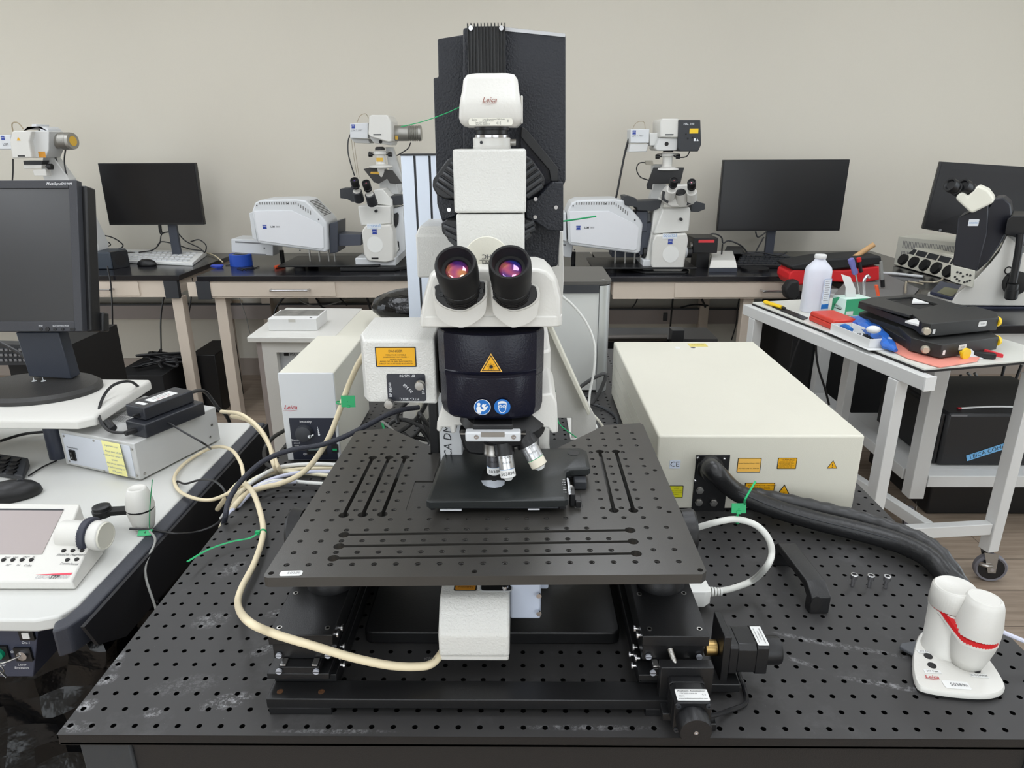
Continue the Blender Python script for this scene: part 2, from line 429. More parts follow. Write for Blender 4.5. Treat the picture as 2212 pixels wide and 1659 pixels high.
# object coordinates of the top are made local to the table centre
for v in o.data.vertices: v.co -= V((OFFX, OFFY, 0))
o.location = (OFFX, OFFY, 0)
mb = MB(black_ano)
for a in ((TX0, TX1, TY0, TY0+.0015), (TX0, TX1, TY1-.0015, TY1), (TX0, TX0+.0015, TY0, TY1), (TX1-.0015, TX1, TY0, TY1)): mb.box(*a, T-.006, T-.0002)
mb.box(TX0+.001, TX1-.001, TY0+.001, TY1-.001, T-.016, T-.0125)
mb.box(TX0, TX1, TY0+.001, TY0+.004, T-.0155, T-.006)
mb.build('edge_skin', tbl)
mb = MB(mat('black satin side panel', (24, 23, 23), .5, bump=(900, .3)))
mb.box(TX0+.045, TX1-.01, TY0+.012, TY1-.02, .35, T-.016)
mb.build('side_panel', tbl, bev=.002)
for lx in (TX0+.016, TX1-.08):
    for ly in (TY0+.008, TY1-.09):
        mb = MB(mat('grey black leg tube', (48, 51, 54), .5, bump=(500, .2))); mb.box(lx, lx+.06, ly, ly+.08, 0, T-.0165); mb.build('leg', tbl, bev=.003)
# ================================================================== MOTORISED BREADBOARD PLATFORM
pf = thing('motorised_platform', 'raised black perforated platform on motorised slides around the central microscope', 'platform')
PZ = .93
def g(u, v): return (.2539+u*.025+v*.025*.010, .0556+v*.025+u*.025*.019)
holes = []
def slot(p, q, r0, r1):
    p, q = V(p), V(q); d = (q-p).normalized(); n_ = V((-d.y, d.x)); L = (q-p).length
    a0 = math.asin(r1/r0); out = []
    for k in range(11):
        a = a0+(2*math.pi-2*a0)*k/10; out.append(p+d*math.cos(a)*r0+n_*math.sin(a)*r0)
    for k in range(11):
        a = math.pi+a0+(2*math.pi-2*a0)*k/10; out.append(q+d*math.cos(a)*r0+n_*math.sin(a)*r0)
    return [(x.x, x.y) for x in out]
HS = []
for u in range(19):
    for v in range(4):
        HS.append((u, v))
for v in range(4, 16):
    for u in (0, 1, 2, 3, 4): HS.append((u, v))
    for u in (14, 15, 16, 17, 18): HS.append((u, v))
for v in (4,):
    for u in range(5, 14): HS.append((u, v))
HS += [(5, 12), (5, 13), (14, 16), (15, 16), (16, 16), (17, 16)]
slots = [slot((.2949, .343), (.2922, .1685), .0068, .0026), slot((.3199, .3438), (.3167, .1698), .0068, .0026), slot((.3447, .3443), (.3421, .171), .0068, .0026),
         slot((.3042, .1205), (.6583, .1325), .0068, .0026), slot((.3044, .0947), (.658, .1066), .0068, .0026), slot((.3041, .0694), (.6575, .0805), .0068, .0026),
         slot((.6459, .3659), (.6445, .1818), .0066, .0026), slot((.6712, .3659), (.670, .1818), .0066, .0026)]
bad = {(0, 12), (0, 8), (1, 8), (0, 4), (18, 12), (0, 15), (18, 4), (18, 8)}
out = [(.2343+.006, .0307), (.7309-.006, .0392), (.7309, .0457), (.7323, .475), (.728, .4823), (.6677, .474), (.583, .382), (.581, .375), (.581, .262), (.604, .262), (.604, .186), (.600, .181), (.375, .176), (.371, .181), (.371, .265),
       (.397, .265), (.397, .366), (.393, .372), (.3002, .4598), (.251, .4495), (.2451, .4440), (.2343, .0367), (.236, .0325)]
def inside(p, poly, mgn=.006):
    c = False; n = len(poly)
    for i in range(n):
        a, b_ = poly[i], poly[(i+1) % n]
        if (a[1] > p[1]) != (b_[1] > p[1]) and p[0] < (b_[0]-a[0])*(p[1]-a[1])/(b_[1]-a[1])+a[0]: c = not c
        q, e = V(a), V(b_)-V(a); t = max(0, min(1, (V(p)-q).dot(e)/max(e.length_squared, 1e-9)))
        if (V(p)-q-e*t).length < mgn: return False
    return c
def near_slot(p):
    for s_ in slots:
        for i in range(len(s_)):
            a, b_ = V(s_[i]), V(s_[(i+1) % len(s_)]); e = b_-a; t = max(0, min(1, (V(p)-a).dot(e)/max(e.length_squared, 1e-9)))
            if (V(p)-a-e*t).length < .0036: return True
    return False
used = []
for (u, v) in HS:
    p = g(u, v)
    if (u, v) in bad or not inside(p, out) or near_slot(p): continue
    used.append(p)
hl = [circ(p[0], p[1], .0035, 12) for p in used]+slots
for p in [g(0, 12), g(0, 8.25), g(1, 8.25), g(0, 4), (.2415, .0395), (.7245, .0475), (.72, .3), (.716, .178), (.47, .0437), (.262, .44)]: hl.append(circ(p[0], p[1], .0033, 12))
plate = plate2d(out, hl, PZ-.0122, PZ, plate_ano, 'breadboard_plate', pf, bev=.0007)
# threaded inserts show as pale rims below the hole mouths
mb = MB(steel)
for p in used:
    mb.lathe([(0, .0034), (.0004, .0027), (.0014, .0033), (.0022, .0027), (.0032, .0033), (.0040, .0028), (.0046, .0035)], (p[0], p[1], PZ-.0060), (0, 0, 1), 12, mat('thread bore', (58, 57, 56), .25, metal=.8), caps=False)
o = mb.build('thread_bores', pf); o['kind'] = 'stuff'
mb = MB(plate_ano); mb.box(.3705, .6045, .1755, .262, PZ-.0125, PZ-.0008); mb.box(.3975, .5805, .262, .30, PZ-.0125, PZ-.0008)
mb.build('insert_plate', pf)
mb = MB(black_ano); mb.box(.24, .60, .18, .30, PZ-.0165, PZ-.0126); mb.build('under_plate', pf)
for x, y in ((.385, .25), (.387, .19), (.590, .235), (.595, .195)):
    mb = MB(hole_m); mb.cyl((x, y, PZ-.001), (x, y, PZ-.0005), .0022, n=12); mb.build('screw_recess', pf)
for p in [g(0, 12), g(0, 8.25), g(1, 8.25), g(0, 4), (.72, .3), (.716, .178)]:
    mb = MB(dark_grey); mb.lathe([(0, .0031), (.003, .0031), (.003, .0018), (.001, .0018)], (p[0], p[1], PZ-.008), (0, 0, 1), 12, chrome); mb.build('cap_screw', pf)
mb = MB(paper); c = Z(629, 1239, PZ); mb.frame(c+V((0, 0, .0001)), (1, .05, 0), (0, 1, 0))
label_plate(mb, .025, .0095, paper, None, [('50389', .003, 0, .006, grey_ink)], r=.003)
mb.build('inventory_sticker', pf)
for n_, (x, y) in enumerate(((.2735, .150), (.7045, .152), (.2735, .40), (.7045, .41))):
    mb = MB(black_pl); mb.lathe([(0, .0315), (.012, .0315), (.014, .0305), (.0755, .0305)], (x, y, .8415), (0, 0, 1), 40); mb.build('post', pf)
for nm, x0, x1 in (('left', .2245, .301), ('right', .6645, .7425)):
    y1 = .46
    mb = MB(black_ano); mb.box(x0, x1, .045, y1, .827, .8413); mb.build('carriage_top', pf, bev=.001)
    mb = MB(black_ano); mb.box(x0+.002, x1-.004, .050, y1-.01, .803, .8268); mb.build('carriage_body', pf, bev=.001)
    mb = MB(black_ano); mb.box(x0+.013, x1-.017, .036, y1, .7935, .8028); mb.build('dovetail_slide', pf, bev=.0008)
    mb = MB(black_ano); mb.box(x0-.0035, x1-.006, .036, y1, .785, .7933); mb.build('lower_slide', pf, bev=.0008)
    mb = MB(black_ano); mb.box(x0+.0015, x1, .044, y1, .7745, .7848); mb.build('slide_base', pf, bev=.0008)
    for sx in (x0+.0165, x1-.0225):
        mb = MB(chrome); mb.box(sx-.0035, sx+.0035, .037, .049, .8030, .8052); mb.build('gib_clamp', pf, bev=.0006)
    for sx, sy, sz in ((x0+.009, .0485, .8095), (x1-.009, .0485, .8095), (x0+.0125, .0345, .7985), (x1-.020, .0345, .7985)):
        mb = MB(mat('zinc screw head', (200, 204, 214), .35, metal=.5)); mb.cyl((sx, sy-.002, sz), (sx, sy+.0005, sz), .0036, n=20)
        mb.box(sx-.0034, sx+.0034, sy-.0022, sy-.0018, sz-.0004, sz+.0004, ink); mb.build('screw', pf)
    for sx, sy in ((x0+.009, .125), (x1-.012, .127), (x1-.009, .058), (x0+.010, .058)):
        mb = MB(chrome); mb.lathe([(0, .0033), (.0006, .0033), (.0006, .0019), (-.0004, .0019)], (sx, sy, .8413), (0, 0, 1), 16); mb.build('cap_screw', pf)
for sy in (.056, .075):
    for sz, dx in ((.8005, .0), (.789, .004), (.834, .0) ):
        for sgn, bx in ((1, .3005), (-1, .6640)):
            if sz > .82 and sy > .06: sz = .828
            mb = MB(steel); mb.lathe([(0, .002), (.004, .002), (.004, .0042), (.006, .0040)], (bx-sgn*.001+sgn*dx, sy, sz), (sgn, 0, 0), 16); mb.build('adjuster_screw', pf)
mb = MB(black_ano); mb.box(.2245, .700, .0165, .047, .7605, .7740); mb.box(.2245, .74, .30, .33, .7605, .7740)
mb.build('cross_rail', pf, bev=.001)
mb = MB(black_ano); mb.box(.2258, .2995, .0175, .046, T+.0003, .7603); mb.build('rail_foot', pf, bev=.0006)
mb = MB(black_ano); mb.box(.668, .745, .0175, .30, T+.0003, .7603); mb.build('rail_foot', pf, bev=.0006)
mb = MB(black_ano); mb.box(.2258, .30, .046, .46, .7605, .7740); mb.build('rail_foot', pf, bev=.0006)
mb = MB(black_ano); mb.box(.6645, .7425, .047, .46, .7605, .7740); mb.build('rail_foot', pf, bev=.0006)
for sx in (.2375, .2865):
    mb = MB(mat('bronze screw', (150, 112, 84), .4, metal=.9)); mb.lathe([(0, .0038), (.0004, .0038), (.0004, .002), (-.001, .002)], (sx, .028, .7741), (0, 0, 1), 16); mb.build('cap_screw', pf)
# side knobs
for x, s_ in ((.7345, 1), (.2312, -1)):
    mb = MB(black_pl); mb.lathe([(0, .010), (.004, .011), (.004, .029), (.019, .031), (.022, .029), (.022, .006)], (x, .2, .888), (s_, 0, 0), 40); mb.build('side_knob', pf)
    mb = MB(black_ano); mb.cyl((x-.02*s_, .2, .888), (x+.004*s_, .2, .888), .010); mb.build('knob_shaft', pf)
# front motor
mb = MB(black_ano)
mb.box(.683, .744, .022, .036, .7605, .8165); mb.box(.6835, .699, -.0, .022, .7605, .771); mb.box(.70, .745, -.004, .022, .7505, .7605)
mb.build('motor_bracket', pf, bev=.001)
mot = MB(black_pl)
def oct_(cx, cz, h, c, y): return [(cx-h+c, y, cz-h), (cx+h-c, y, cz-h), (cx+h, y, cz-h+c), (cx+h, y, cz+h-c), (cx+h-c, y, cz+h), (cx-h+c, y, cz+h), (cx-h, y, cz+h-c), (cx-h, y, cz-h+c)]
mcx, mcz = .7115, .7845
mot.loft([oct_(mcx, mcz, .0205, .003, .022), oct_(mcx, mcz, .0205, .003, .012)]); mot.loft([oct_(mcx, mcz, .0205, .0055, .012), oct_(mcx, mcz, .0205, .0055, -.008)], black_ano); mot.loft([oct_(mcx, mcz, .0205, .003, -.008), oct_(mcx, mcz, .0205, .003, -.019)])
m_ = mot.build('stepper_motor', pf, bev=.0008)
mb = MB(black_pl); mb.lathe([(0, .0185), (.016, .0182), (.0185, .017), (.0185, .0024), (.0175, .0024)], (mcx, -.0192, mcz-.002), (0, -1, 0), 48)
mb.build('rear_cap', m_)
mb = MB(paper); mb.lathe([(0, .0024), (.0006, .0024), (.0006, .0014), (.0001, .0014)], (mcx, -.0378, mcz-.002), (0, -1, 0), 16, steel); mb.build('shaft_hole', m_)
mb = MB(paper); mb.frame((mcx+.001, -.0075, mcz+.0206), (1, 0, 0), (0, 1, 0)); 
label_plate(mb, .036, .0165, paper, None, [('Anaheim Automation', 0, .0055, .0036), ('17Y202D-LW4-04', -.004, .0016, .0026), ('03/12', -.012, -.002, .0026), ('C E', .013, .0002, .003), ('www.anaheimautomation.com', 0, -.0056, .0026)], r=.001)
mb.build('motor_label', m_)
for dx in (-1, 1):
    for dz in (-1, 1):
        mb = MB(dark_grey); mb.lathe([(0, .0029), (.002, .0029), (.002, .0014), (.0006, .0014)], (mcx+dx*.0165, -.0188, mcz+dz*.0165), (0, -1, 0), 16); mb.build('screw', m_)
mb = MB(chrome)
L = [(h*.0008, .0034 if h % 2 else .0029) for h in range(0, 34)]
mb.lathe(L, (mcx-.010, .024, .812), (-.1, 1, .25), 14); mb.build('lead_screw', pf)
# right motor, turned sideways
mb = MB(black_ano); mb.prism([(.7615, .05, .765), (.7615, .05, .836), (.7615, .098, .836), (.7615, .098, .765)], (.009, 0, 0)); mb.box(.7425, .785, .044, .10, .7607, .7725); mb.build('motor_bracket', pf, bev=.001)
def oy(x, cy, cz, h, c): return [(x, p[0], p[2]) for p in oct_(cy, cz, h, c, 0)]
cy, cz = .073, .800
mot = MB(black_pl); mot.loft([oy(.771, cy, cz, .021, .003), oy(.781, cy, cz, .021, .003)]); mot.loft([oy(.781, cy, cz, .021, .0055), oy(.803, cy, cz, .021, .0055)], black_ano); mot.loft([oy(.803, cy, cz, .021, .003), oy(.817, cy, cz, .021, .003)])
m_ = mot.build('stepper_motor', pf, bev=.0008)
mb = MB(black_pl); mb.lathe([(0, .0175), (.017, .0172), (.020, .016), (.020, 0.002)], (.8172, cy, cz-.001), (1, 0, 0), 40); mb.build('rear_cap', m_)
mb = MB(paper); mb.frame((.8105, cy-.002, cz+.0212), (.0, -1, 0), (1, 0, 0))
label_plate(mb, .034, .013, paper, None, [('Anaheim Automation', 0, .0035, .0030), ('17Y202D-LW4-04', 0, 0, .0022), ('www.anaheimautomation.com', 0, -.0036, .0021)], r=.001)
mb.build('motor_label', m_)
mb = MB(brass); mb.lathe([(0, .0095), (.0135, .0095), (.0145, .0085), (.0145, .003)], (.747, cy, cz+.002), (1, 0, 0), 32); mb.build('shaft_coupling', pf)
mb = MB(chrome); mb.lathe([(h*.0009, .0032 if h % 2 else .0027) for h in range(24)], (.729, cy, cz+.002), (1, 0, 0), 14); mb.build('lead_screw', pf)
cable('motor_lead', [(.790, .076, .781), (.792, .072, .765), (.796, .060, .753), (.79, .035, .7535), (.765, .020, .756), (.745, .004, .766), (.735, -.004, .772)], .0028, black_cable, '', par=pf)
# dark tray of the microscope foot is built with the microscope
# ================================================================== CENTRAL MICROSCOPE
ms = thing('confocal_microscope', 'tall white and black upright confocal microscope in the centre of the table', 'microscope')
# --- foot
mb = MB(mat('black foot plate', (22, 22, 23), .35, bump=(300, .1)))
mb.prism([(x, y, .7515) for x, y in rrect(.312, .139, .655, .78, .012)], (0, 0, .0185)); mb.build('foot_plate', ms, bev=.002)
mb = MB(white); mb.prism([(x, y, .7705) for x, y in rrect(.40, .30, .575, .76, .02)], (0, 0, .10)); mb.build('foot', ms, bev=.006)
# --- lower lamp housing at the front
mb = MB(white_tex)
xa, xb = Y(944, 1330, .052).x, Y(1100, 1330, .052).x
prof = [(.062, .800), (.055, .803), (.052, .806), (.052, .836), (.078, .866), (.084, .869), (.16, .869), (.30, .866), (.30, .790), (.08, .795)]
mb.prism([(xa, p[0], p[1]) for p in prof], (xb-xa, 0, 0)); lh = mb.build('lamp_housing', ms, bev=.0035, seg=3)
mb = MB(white); mb.box(xa+.001, xb-.001, .0555, .15, .796, .8045); mb.build('housing_lid', lh, bev=.002)
mb = MB(yellow); mb.frame((xa+.030, .102, .8694), (1, 0, 0), (0, 1, 0)); label_plate(mb, .028, .020, mat('amber label', (206, 140, 40), .5), ink, [('WARNING', 0, -.003, .004)], bw=.0016); mb.build('warning_label', lh)
mb = MB(black_pl); mb.frame((xa+.068, .104, .8694), (1, 0, 0), (0, 1, 0)); label_plate(mb, .040, .026, ink, cool_white, bw=.0014, r=.004); mb.build('filter_slot', lh)
mb = MB(steel); mb.lathe([(0, .003), (.004, .003), (.004, .0045), (.007, .0045)], (xb-.006, .094, .8692), (0, 0, 1), 16); mb.build('thumb_screw', lh)
mb = MB(mat('pale blue grey plate', (190, 198, 214), .4)); a, c_ = Y(1100, 1300, .10), Y(1168, 1338, .10)
mb.box(a.x+.001, c_.x, .10, .145, c_.z, .889); sp = mb.build('side_plate', ms, bev=.003)
mb = MB(mat('pale blue grey plate', (190, 198, 214), .4)); c2 = Y(1185, 1278, .12); mb.box(c_.x-.01, c2.x, .125, .16, c2.z, .89); mb.build('side_bracket', ms, bev=.002)
for py in (1283, 1321):
    q = Y(1164, py, .099); mb = MB(steel); mb.lathe([(0, .002), (.003, .002), (.003, .0034), (.005, .0032)], q, (0, -1, 0), 16); mb.build('thumb_screw', sp)
# --- upright stand behind the stage
mb = MB(white); a, b_ = Y(952, 950, .34), Y(1188, 950, .34)
mb.prism([(x, y, .8705) for x, y in rrect(a.x, .34, b_.x, .60, .02)], (0, 0, .23)); st = mb.build('stand_column', ms, bev=.004)
mb = MB(cool_white); q = Y(950, 962, .30); q2 = Y(990, 975, .30)
mb.box(q.x, q2.x+.006, .30, .3395, .93, 1.075); mb.build('stand_rib', ms, bev=.002)
mb = MB(grey_ink); p = Y(968, 962, .2995); mb.frame(p, (1, 0, 0), (0, 0, 1)); mb.text('LEICA DM6', 0, 0, .016, dark_grey, rot=math.pi/2, z=.0002, italic=.2); mb.build('name_lettering', st)
mb = MB(black_pl); q = Y(945, 950, .36); mb.box(q.x-.012, q.x+.002, .36, .40, .88, 1.02); mb.build('rear_cover', ms, bev=.002)
for x_ in (1156, 1163):
    q = Y(x_, 960, .338); mb = MB(grey_ink); mb.box(q.x-.0007, q.x+.0007, .3375, .34, .94, 1.06); mb.build('groove_line', st)
# --- white frame under the dark housing
def xl(px, py, yy): return Y(px, py, yy).x
mb = MB(white); zt = Y(1075, 865, .26).z
fr = [Y(x, y, .235) for x, y in [(944, 912), (958, 868), (1192, 850), (1203, 870), (1206, 935), (1192, 937), (1184, 925), (1155, 922), (1150, 932), (1135, 934), (1135, 922), (1010, 920), (985, 920), (985, 936), (974, 938), (972, 924), (955, 924), (953, 934), (943, 932)]]
mb.prism(fr, (0, .12, 0)); mb.build('nosepiece_frame', ms, bev=.0025)
# --- revolving nosepiece
ctr = V((.492, .245, 1.030))
mb = MB(black_pl); ax = V((-.18, .22, -1)).normalized()
mb.lathe([(-.03, .030), (-.014, .058), (.0, .060), (.004, .057), (.010, .040), (.012, .01)], ctr+V((.005, .01, 0)), ax, 48); np_ = mb.build('revolving_nosepiece', ms)
mb = MB(black_pl); yp(mb, [(990, 930), (1000, 968), (1012, 982), (1040, 985), (1150, 960), (1165, 928)], .236, .08); mb.build('nosepiece_block', ms, bev=.004)
mb = MB(black_pl); yb(mb, 1021, 917, 1108, 934, .195, .24); mb.build('dovetail_cover', ms, bev=.002)
mb = MB(cool_white); yb(mb, 1005, 934, 1125, 955, .1855, .2, cool_white); br_ = mb.build('slider_bracket', ms, bev=.0022)
mb = MB(chrome); yb(mb, 1039, 934, 1090, 944, .1845, .1853); mb.build('slot_plate', br_)
for px in (1029, 1109.5):
    q = Y(px, 943.5, .1853); mb = MB(steel); mb.lathe([(0, .0030), (.0012, .0030), (.0012, .0012), (.0003, .0012)], q, (0, -1, 0), 18); mb.build('screw', br_)
mb = MB(chrome); a = Y(995, 934, .205); b2 = Y(1136, 935, .205); mb.box(a.x, b2.x, .2, .212, a.z-.0008, a.z+.001); mb.build('slider_rail', ms)
def objective(base, tip, r, label=None, bandc=green_tie, tipm=None, dark=False, name='objective_lens'):
    base, tip = V(base), V(tip); ax = tip-base; L = ax.length
    mb = MB(chrome)
    c1 = mat('smoked barrel', (120, 120, 124), .3, metal=.9) if dark else mat('satin barrel', (205, 206, 208), .3, metal=.85)
    tm = tipm or mat('objective tip cover', (232, 228, 220), .4)
    mb.lathe([(-.012*1, r*1.28), (.0, r*1.28), (.0012, r*1.33), (.004, r*1.33), (.0045, r), (.0045, r*.95)], base, ax, 36, black_pl if not dark else chrome)
    mb.lathe([(.004, r*.96), (.006, r), (L*.58, r), (L*.585, r*.965), (L*.595, r*.965), (L*.6, r)], base, ax, 36, c1)
    mb.lathe([(L*.585, r*1.004), (L*.6, r*1.004)], base, ax, 36, bandc)
    mb.lathe([(L*.6, r), (L*.64, r*1.0), (L*.86, r*1.0), (L*.88, r*.9), (L*.9, r*.72)], base, ax, 36, tm)
    mb.lathe([(L*.88, r*.75), (L, r*.42), (L*1.0, r*.3)], base, ax, 36, paper)
    o = mb.build(name, ms, ang=30)
    u = V((1, 0, 0)); dn = ax.normalized(); face = dn.cross(u)
    f = -dn
    toc = (EYE-(base+tip)/2).normalized(); nrm = (toc-dn*toc.dot(dn)).normalized(); xd = (-dn).cross(nrm)*1
    mbx = MB(ink); 
    def wrap(s, h, size, m, lay=.0002):
        vs, fs = text_geo(s); vv = []
        for p in vs:
            th = p.x*size/r; rr = r+lay
            vv.append(base+dn*(h-p.y*size)+(nrm*math.cos(th)+xd*math.sin(th))*rr)
        mbx.add(vv, fs, m)
    wrap('HC PL APO', L*.18, .0034, dark_grey); wrap('20x/0.50', L*.36, .0036, dark_grey)
    mbx.build('lettering', o)
    if label:
        mbl = MB(paper); vs = []; fs = []; K = 12
        for k in range(K+1):
            th = -1.15+2.3*k/K
            for h in (L*.60, L*.87): vs.append(base+dn*h+(nrm*math.cos(th)+xd*math.sin(th))*(r+.0003))
        for k in range(K): fs.append([2*k, 2*k+1, 2*k+3, 2*k+2])
        mbl.add(vs, fs, paper); mbx = mbl; wrap(label, L*.74, .0062, ink, .0006); mbl.build('inventory_label', o)
    return o
objective(Y(1090, 975, .205), Y(1099, 1037, .195), .0103, '503894', sky_ink)
objective(Y(1066, 972, .235), Y(1068, 1026, .235), .0103, '50389', sky_ink, dark=True)
objective(Y(1138, 955, .215), Y(1169, 1013, .205), .0112, None, green_tie, tipm=mat('ivory tip cover', (222, 214, 196), .45))
# --- black scanning stage
SX = mat('dark green grey stage', (30, 33, 33), .38, bump=(800, .15), var=(8, .05))
out_s = [(.401, .166), (.405, .1617), (.579, .1665), (.583, .171), (.5835, .228), (.586, .248), (.592, .254), (.6165, .2565), (.6205, .262), (.6205, .318), (.612, .327), (.420, .322), (.4085, .305)]
def inset(poly, d):
    c = V((sum(p[0] for p in poly)/len(poly), sum(p[1] for p in poly)/len(poly))); o_ = []
    n = len(poly)
    for i in range(n):
        a, b1, c1 = V(poly[i-1]), V(poly[i]), V(poly[(i+1) % n])
        n1 = V(((b1-a).y, -(b1-a).x)).normalized(); n2 = V(((c1-b1).y, -(c1-b1).x)).normalized(); nn = (n1+n2)
        nn = nn/max(nn.length_squared, .4)*2
        o_.append((b1.x-nn.x*d, b1.y-nn.y*d))
    return o_
stg = MB(SX)
ins = inset(out_s, .0045)
if inside(ins[3], out_s, .0001) is False: ins = inset(out_s, -.0045)
stg.loft([[(x, y, .9435) for x, y in out_s], [(x, y, .9528) for x, y in out_s], [(x, y, .9552) for x, y in ins]], SX)
so = stg.build('scanning_stage', ms, bev=.0006)
mb = MB(black_pl); mb.prism([(x, y, .9395) for x, y in [(.404, .168), (.407, .1645), (.412, .1645), (.412, .172), (.572, .176), (.572, .168), (.581, .168), (.581, .25), (.615, .262), (.615, .318), (.42, .318), (.41, .30)]], (0, 0, .0039)); mb.build('stage_underside', so, bev=.0005)
mb = MB(dark_grey); mb.box(.414, .571, .1672, .1745, .9405, .9432); mb.build('drive_strip', so, bev=.0008)
for a_ in ((.418, .446, .1655, .168), (.5315, .5465, .1675, .1695)): mb = MB(cool_white); mb.box(*a_, .9382, .9402); mb.build('end_stop', so)
mb = MB(mat('stage opening', (8, 8, 8), .5)); mb.prism([(x, y, .9553) for x, y in [(.468, .2165), (.472, .203), (.480, .1965), (.488, .1945), (.496, .1975), (.501, .204), (.502, .245), (.495, .256), (.485, .259), (.474, .256), (.470, .245)]], (0, 0, .0003)); mb.build('specimen_opening', so)
mb = MB(mat('polished condenser top', (206, 212, 222), .2, metal=.3)); mb.prism([(x, y, .9557) for x, y in [(.4685, .216), (.4725, .2035), (.480, .197), (.488, .195), (.496, .198), (.5005, .2045), (.501, .2155), (.490, .2165), (.489, .2145), (.484, .2145), (.483, .2165)]], (0, 0, .0003)); mb.build('condenser_window', so)
mb = MB(wink); mb.prism([(.5845, .1775, .9552), (.5865, .1775, .9552), (.5868, .224, .9552), (.5848, .224, .9552)], (0, 0, .0006), cool_white)
for k in range(22): mb.box(.5864, .588, .179+k*.002, .1794+k*.002, .9553, .9557, wink)
mb.build('stage_scale', so)
mb = MB(wink)
for k in range(6): mb.frame((.5800, .184+k*.007, .9553), (1, 0, 0), (0, 1, 0)); mb.text(str(110+k*10), 0, 0, .0032, wink, z=.0002)
mb.build('scale_numbers', so)
mb = MB(wink)
for k in range(20): mb.box(.505+k*.0030, .5055+k*.0030, .3245, .3262, .9553, .9556, wink)
mb.build('rear_scale', so)
mb = MB(black_pl); mb.box(.5875, .5945, .190, .214, .931, .9490); mb.box(.5945, .602, .186, .192, .931, .9405); mb.build('travel_stop', so, bev=.001)
mb = MB(chrome); mb.box(.5862, .5915, .205, .212, .949, .9515); mb.build('stop_scale', so)
mb = MB(black_pl); mb.cyl((.600, .305, .9552), (.600, .305, .9556), .0085, n=28); mb.build('round_cap', so)
mb = MB(dark_grey); mb.box(.596, .614, .238, .256, .930, .943); mb.build('stage_drive', so, bev=.002)
# --- dark curved filter housing
def bodyring(z, x0, x1, yf, yk, bulge, r=.012, N=14):
    pts = []
    for i in range(N+1):
        t = i/N; x = x0+(x1-x0)*t; e = 1-abs(2*t-1)**2.2
        edge = min(t, 1-t)*(x1-x0); c = 0 if edge >= r else (r-math.sqrt(max(0, r*r-(r-edge)**2)))
        pts.append((x, yf-bulge*e+c, z))
    pts += [(x1, yk, z), (x0, yk, z)]
    return pts
mb = MB(navy_black); YF = .222
xL, xR = xl(945, 760, YF), xl(1175, 760, YF)
levels = [(1.048, .010, .014, .0), (1.052, .004, .018, .001), (1.063, .0012, .021, .0), (1.105, .001, .0225, 0), (1.1062, .0, .0215, 0), (1.110, .0, .022, 0), (1.113, .0, .025, 0), (1.1142, .0, .0222, 0), (1.118, 0, .0225, 0), (1.158, -.0005, .0235, 0), (1.162, 0, .022, .0), (1.1635, .001, .019, 0), (1.1645, .004, .012, 0)]
mb.loft([bodyring(z, xL+dx, xR-dx, YF, .36, bu) for z, dx, bu, _ in levels])
bd = mb.build('filter_housing', ms, ang=25)
mb = MB(navy_black); mb.box(xL+.004, xR-.004, .23, .36, 1.1645, 1.1715); mb.build('housing_collar', ms, bev=.002)
def fy(px, py): # a point on the bulged front of the housing
    t = (px-945)/230; e = 1-abs(2*t-1)**2.2; return Y(px, py, YF-.0225*e-.0006)
def normal_frame(mb, c): mb.frame(c, (1, 0, 0), (0, -.02, 1))
mb = MB(yellow); c = fy(1061, 790); mb.frame(c, (1, -.02, 0), (0, 0, 1))
def tri(r, cy=0, z=0): return [(r*math.cos(a), cy+r*math.sin(a), z) for a in (math.pi/2, math.pi*7/6, math.pi*11/6)]
mb.prism(tri(.0162), (0, 0, .0003), pale_orange); mb.prism(tri(.0138, 0, .0003), (0, 0, .0002), ink); mb.prism(tri(.0118, 0, .0005), (0, 0, .0002), yellow)
mb.disc(0, -.0012, .0023, ink, z=.0007)
for k in range(16):
    a = k*math.pi/8; L_ = .0052 if k % 2 == 0 else .0042
    mb.prism([(.0028*math.cos(a-.06), -.0012+.0028*math.sin(a-.06), .0007), (L_*math.cos(a-.03), -.0012+L_*math.sin(a-.03), .0007), (L_*math.cos(a+.03), -.0012+L_*math.sin(a+.03), .0007), (.0028*math.cos(a+.06), -.0012+.0028*math.sin(a+.06), .0007)], (0, 0, .0002), ink)
mb.build('laser_warning_sign', bd)
mb = MB(sign_blue); c = fy(1042, 879); c.y -= .0008; mb.frame(c, (1, .02, 0), (0, 0, 1)); R_ = .0106
mb.disc(0, 0, R_, wink, n=40); mb.disc(0, 0, R_*.93, sign_blue, z=.0004, n=40); z = .0008
mb.disc(-.0044, .0042, .0021, wink, z=z)
mb.prism([(-.0078, -.002, z), (-.0068, .0012, z), (-.0042, .0018, z), (-.0022, .0006, z), (-.0012, -.0022, z), (.0015, -.0032, z), (.0060, -.001, z), (.0052, -.0028, z), (.0014, -.0056, z), (-.0012, -.005, z), (-.0022, -.0088, z), (-.0060, -.0078, z)], (0, 0, .0002), wink)
mb.prism([(-.0012, .0018, z), (.0010, .0050, z), (.0030, .0036, z), (.0052, .0044, z), (.0030, .0002, z), (.0018, -.0012, z)], (0, 0, .0002), wink)
mb.prism([(.0012, -.0018, z), (.0032, .0004, z), (.0078, .0018, z), (.0058, -.001, z), (.0018, -.003, z)], (0, 0, .0002), wink)
mb.build('read_manual_sign', bd)
mb = MB(sign_blue); c = fy(1085, 878); c.y -= .0008; mb.frame(c, (1, -.03, 0), (0, 0, 1)); mb.disc(0, 0, R_*.98, sign_blue, n=40)
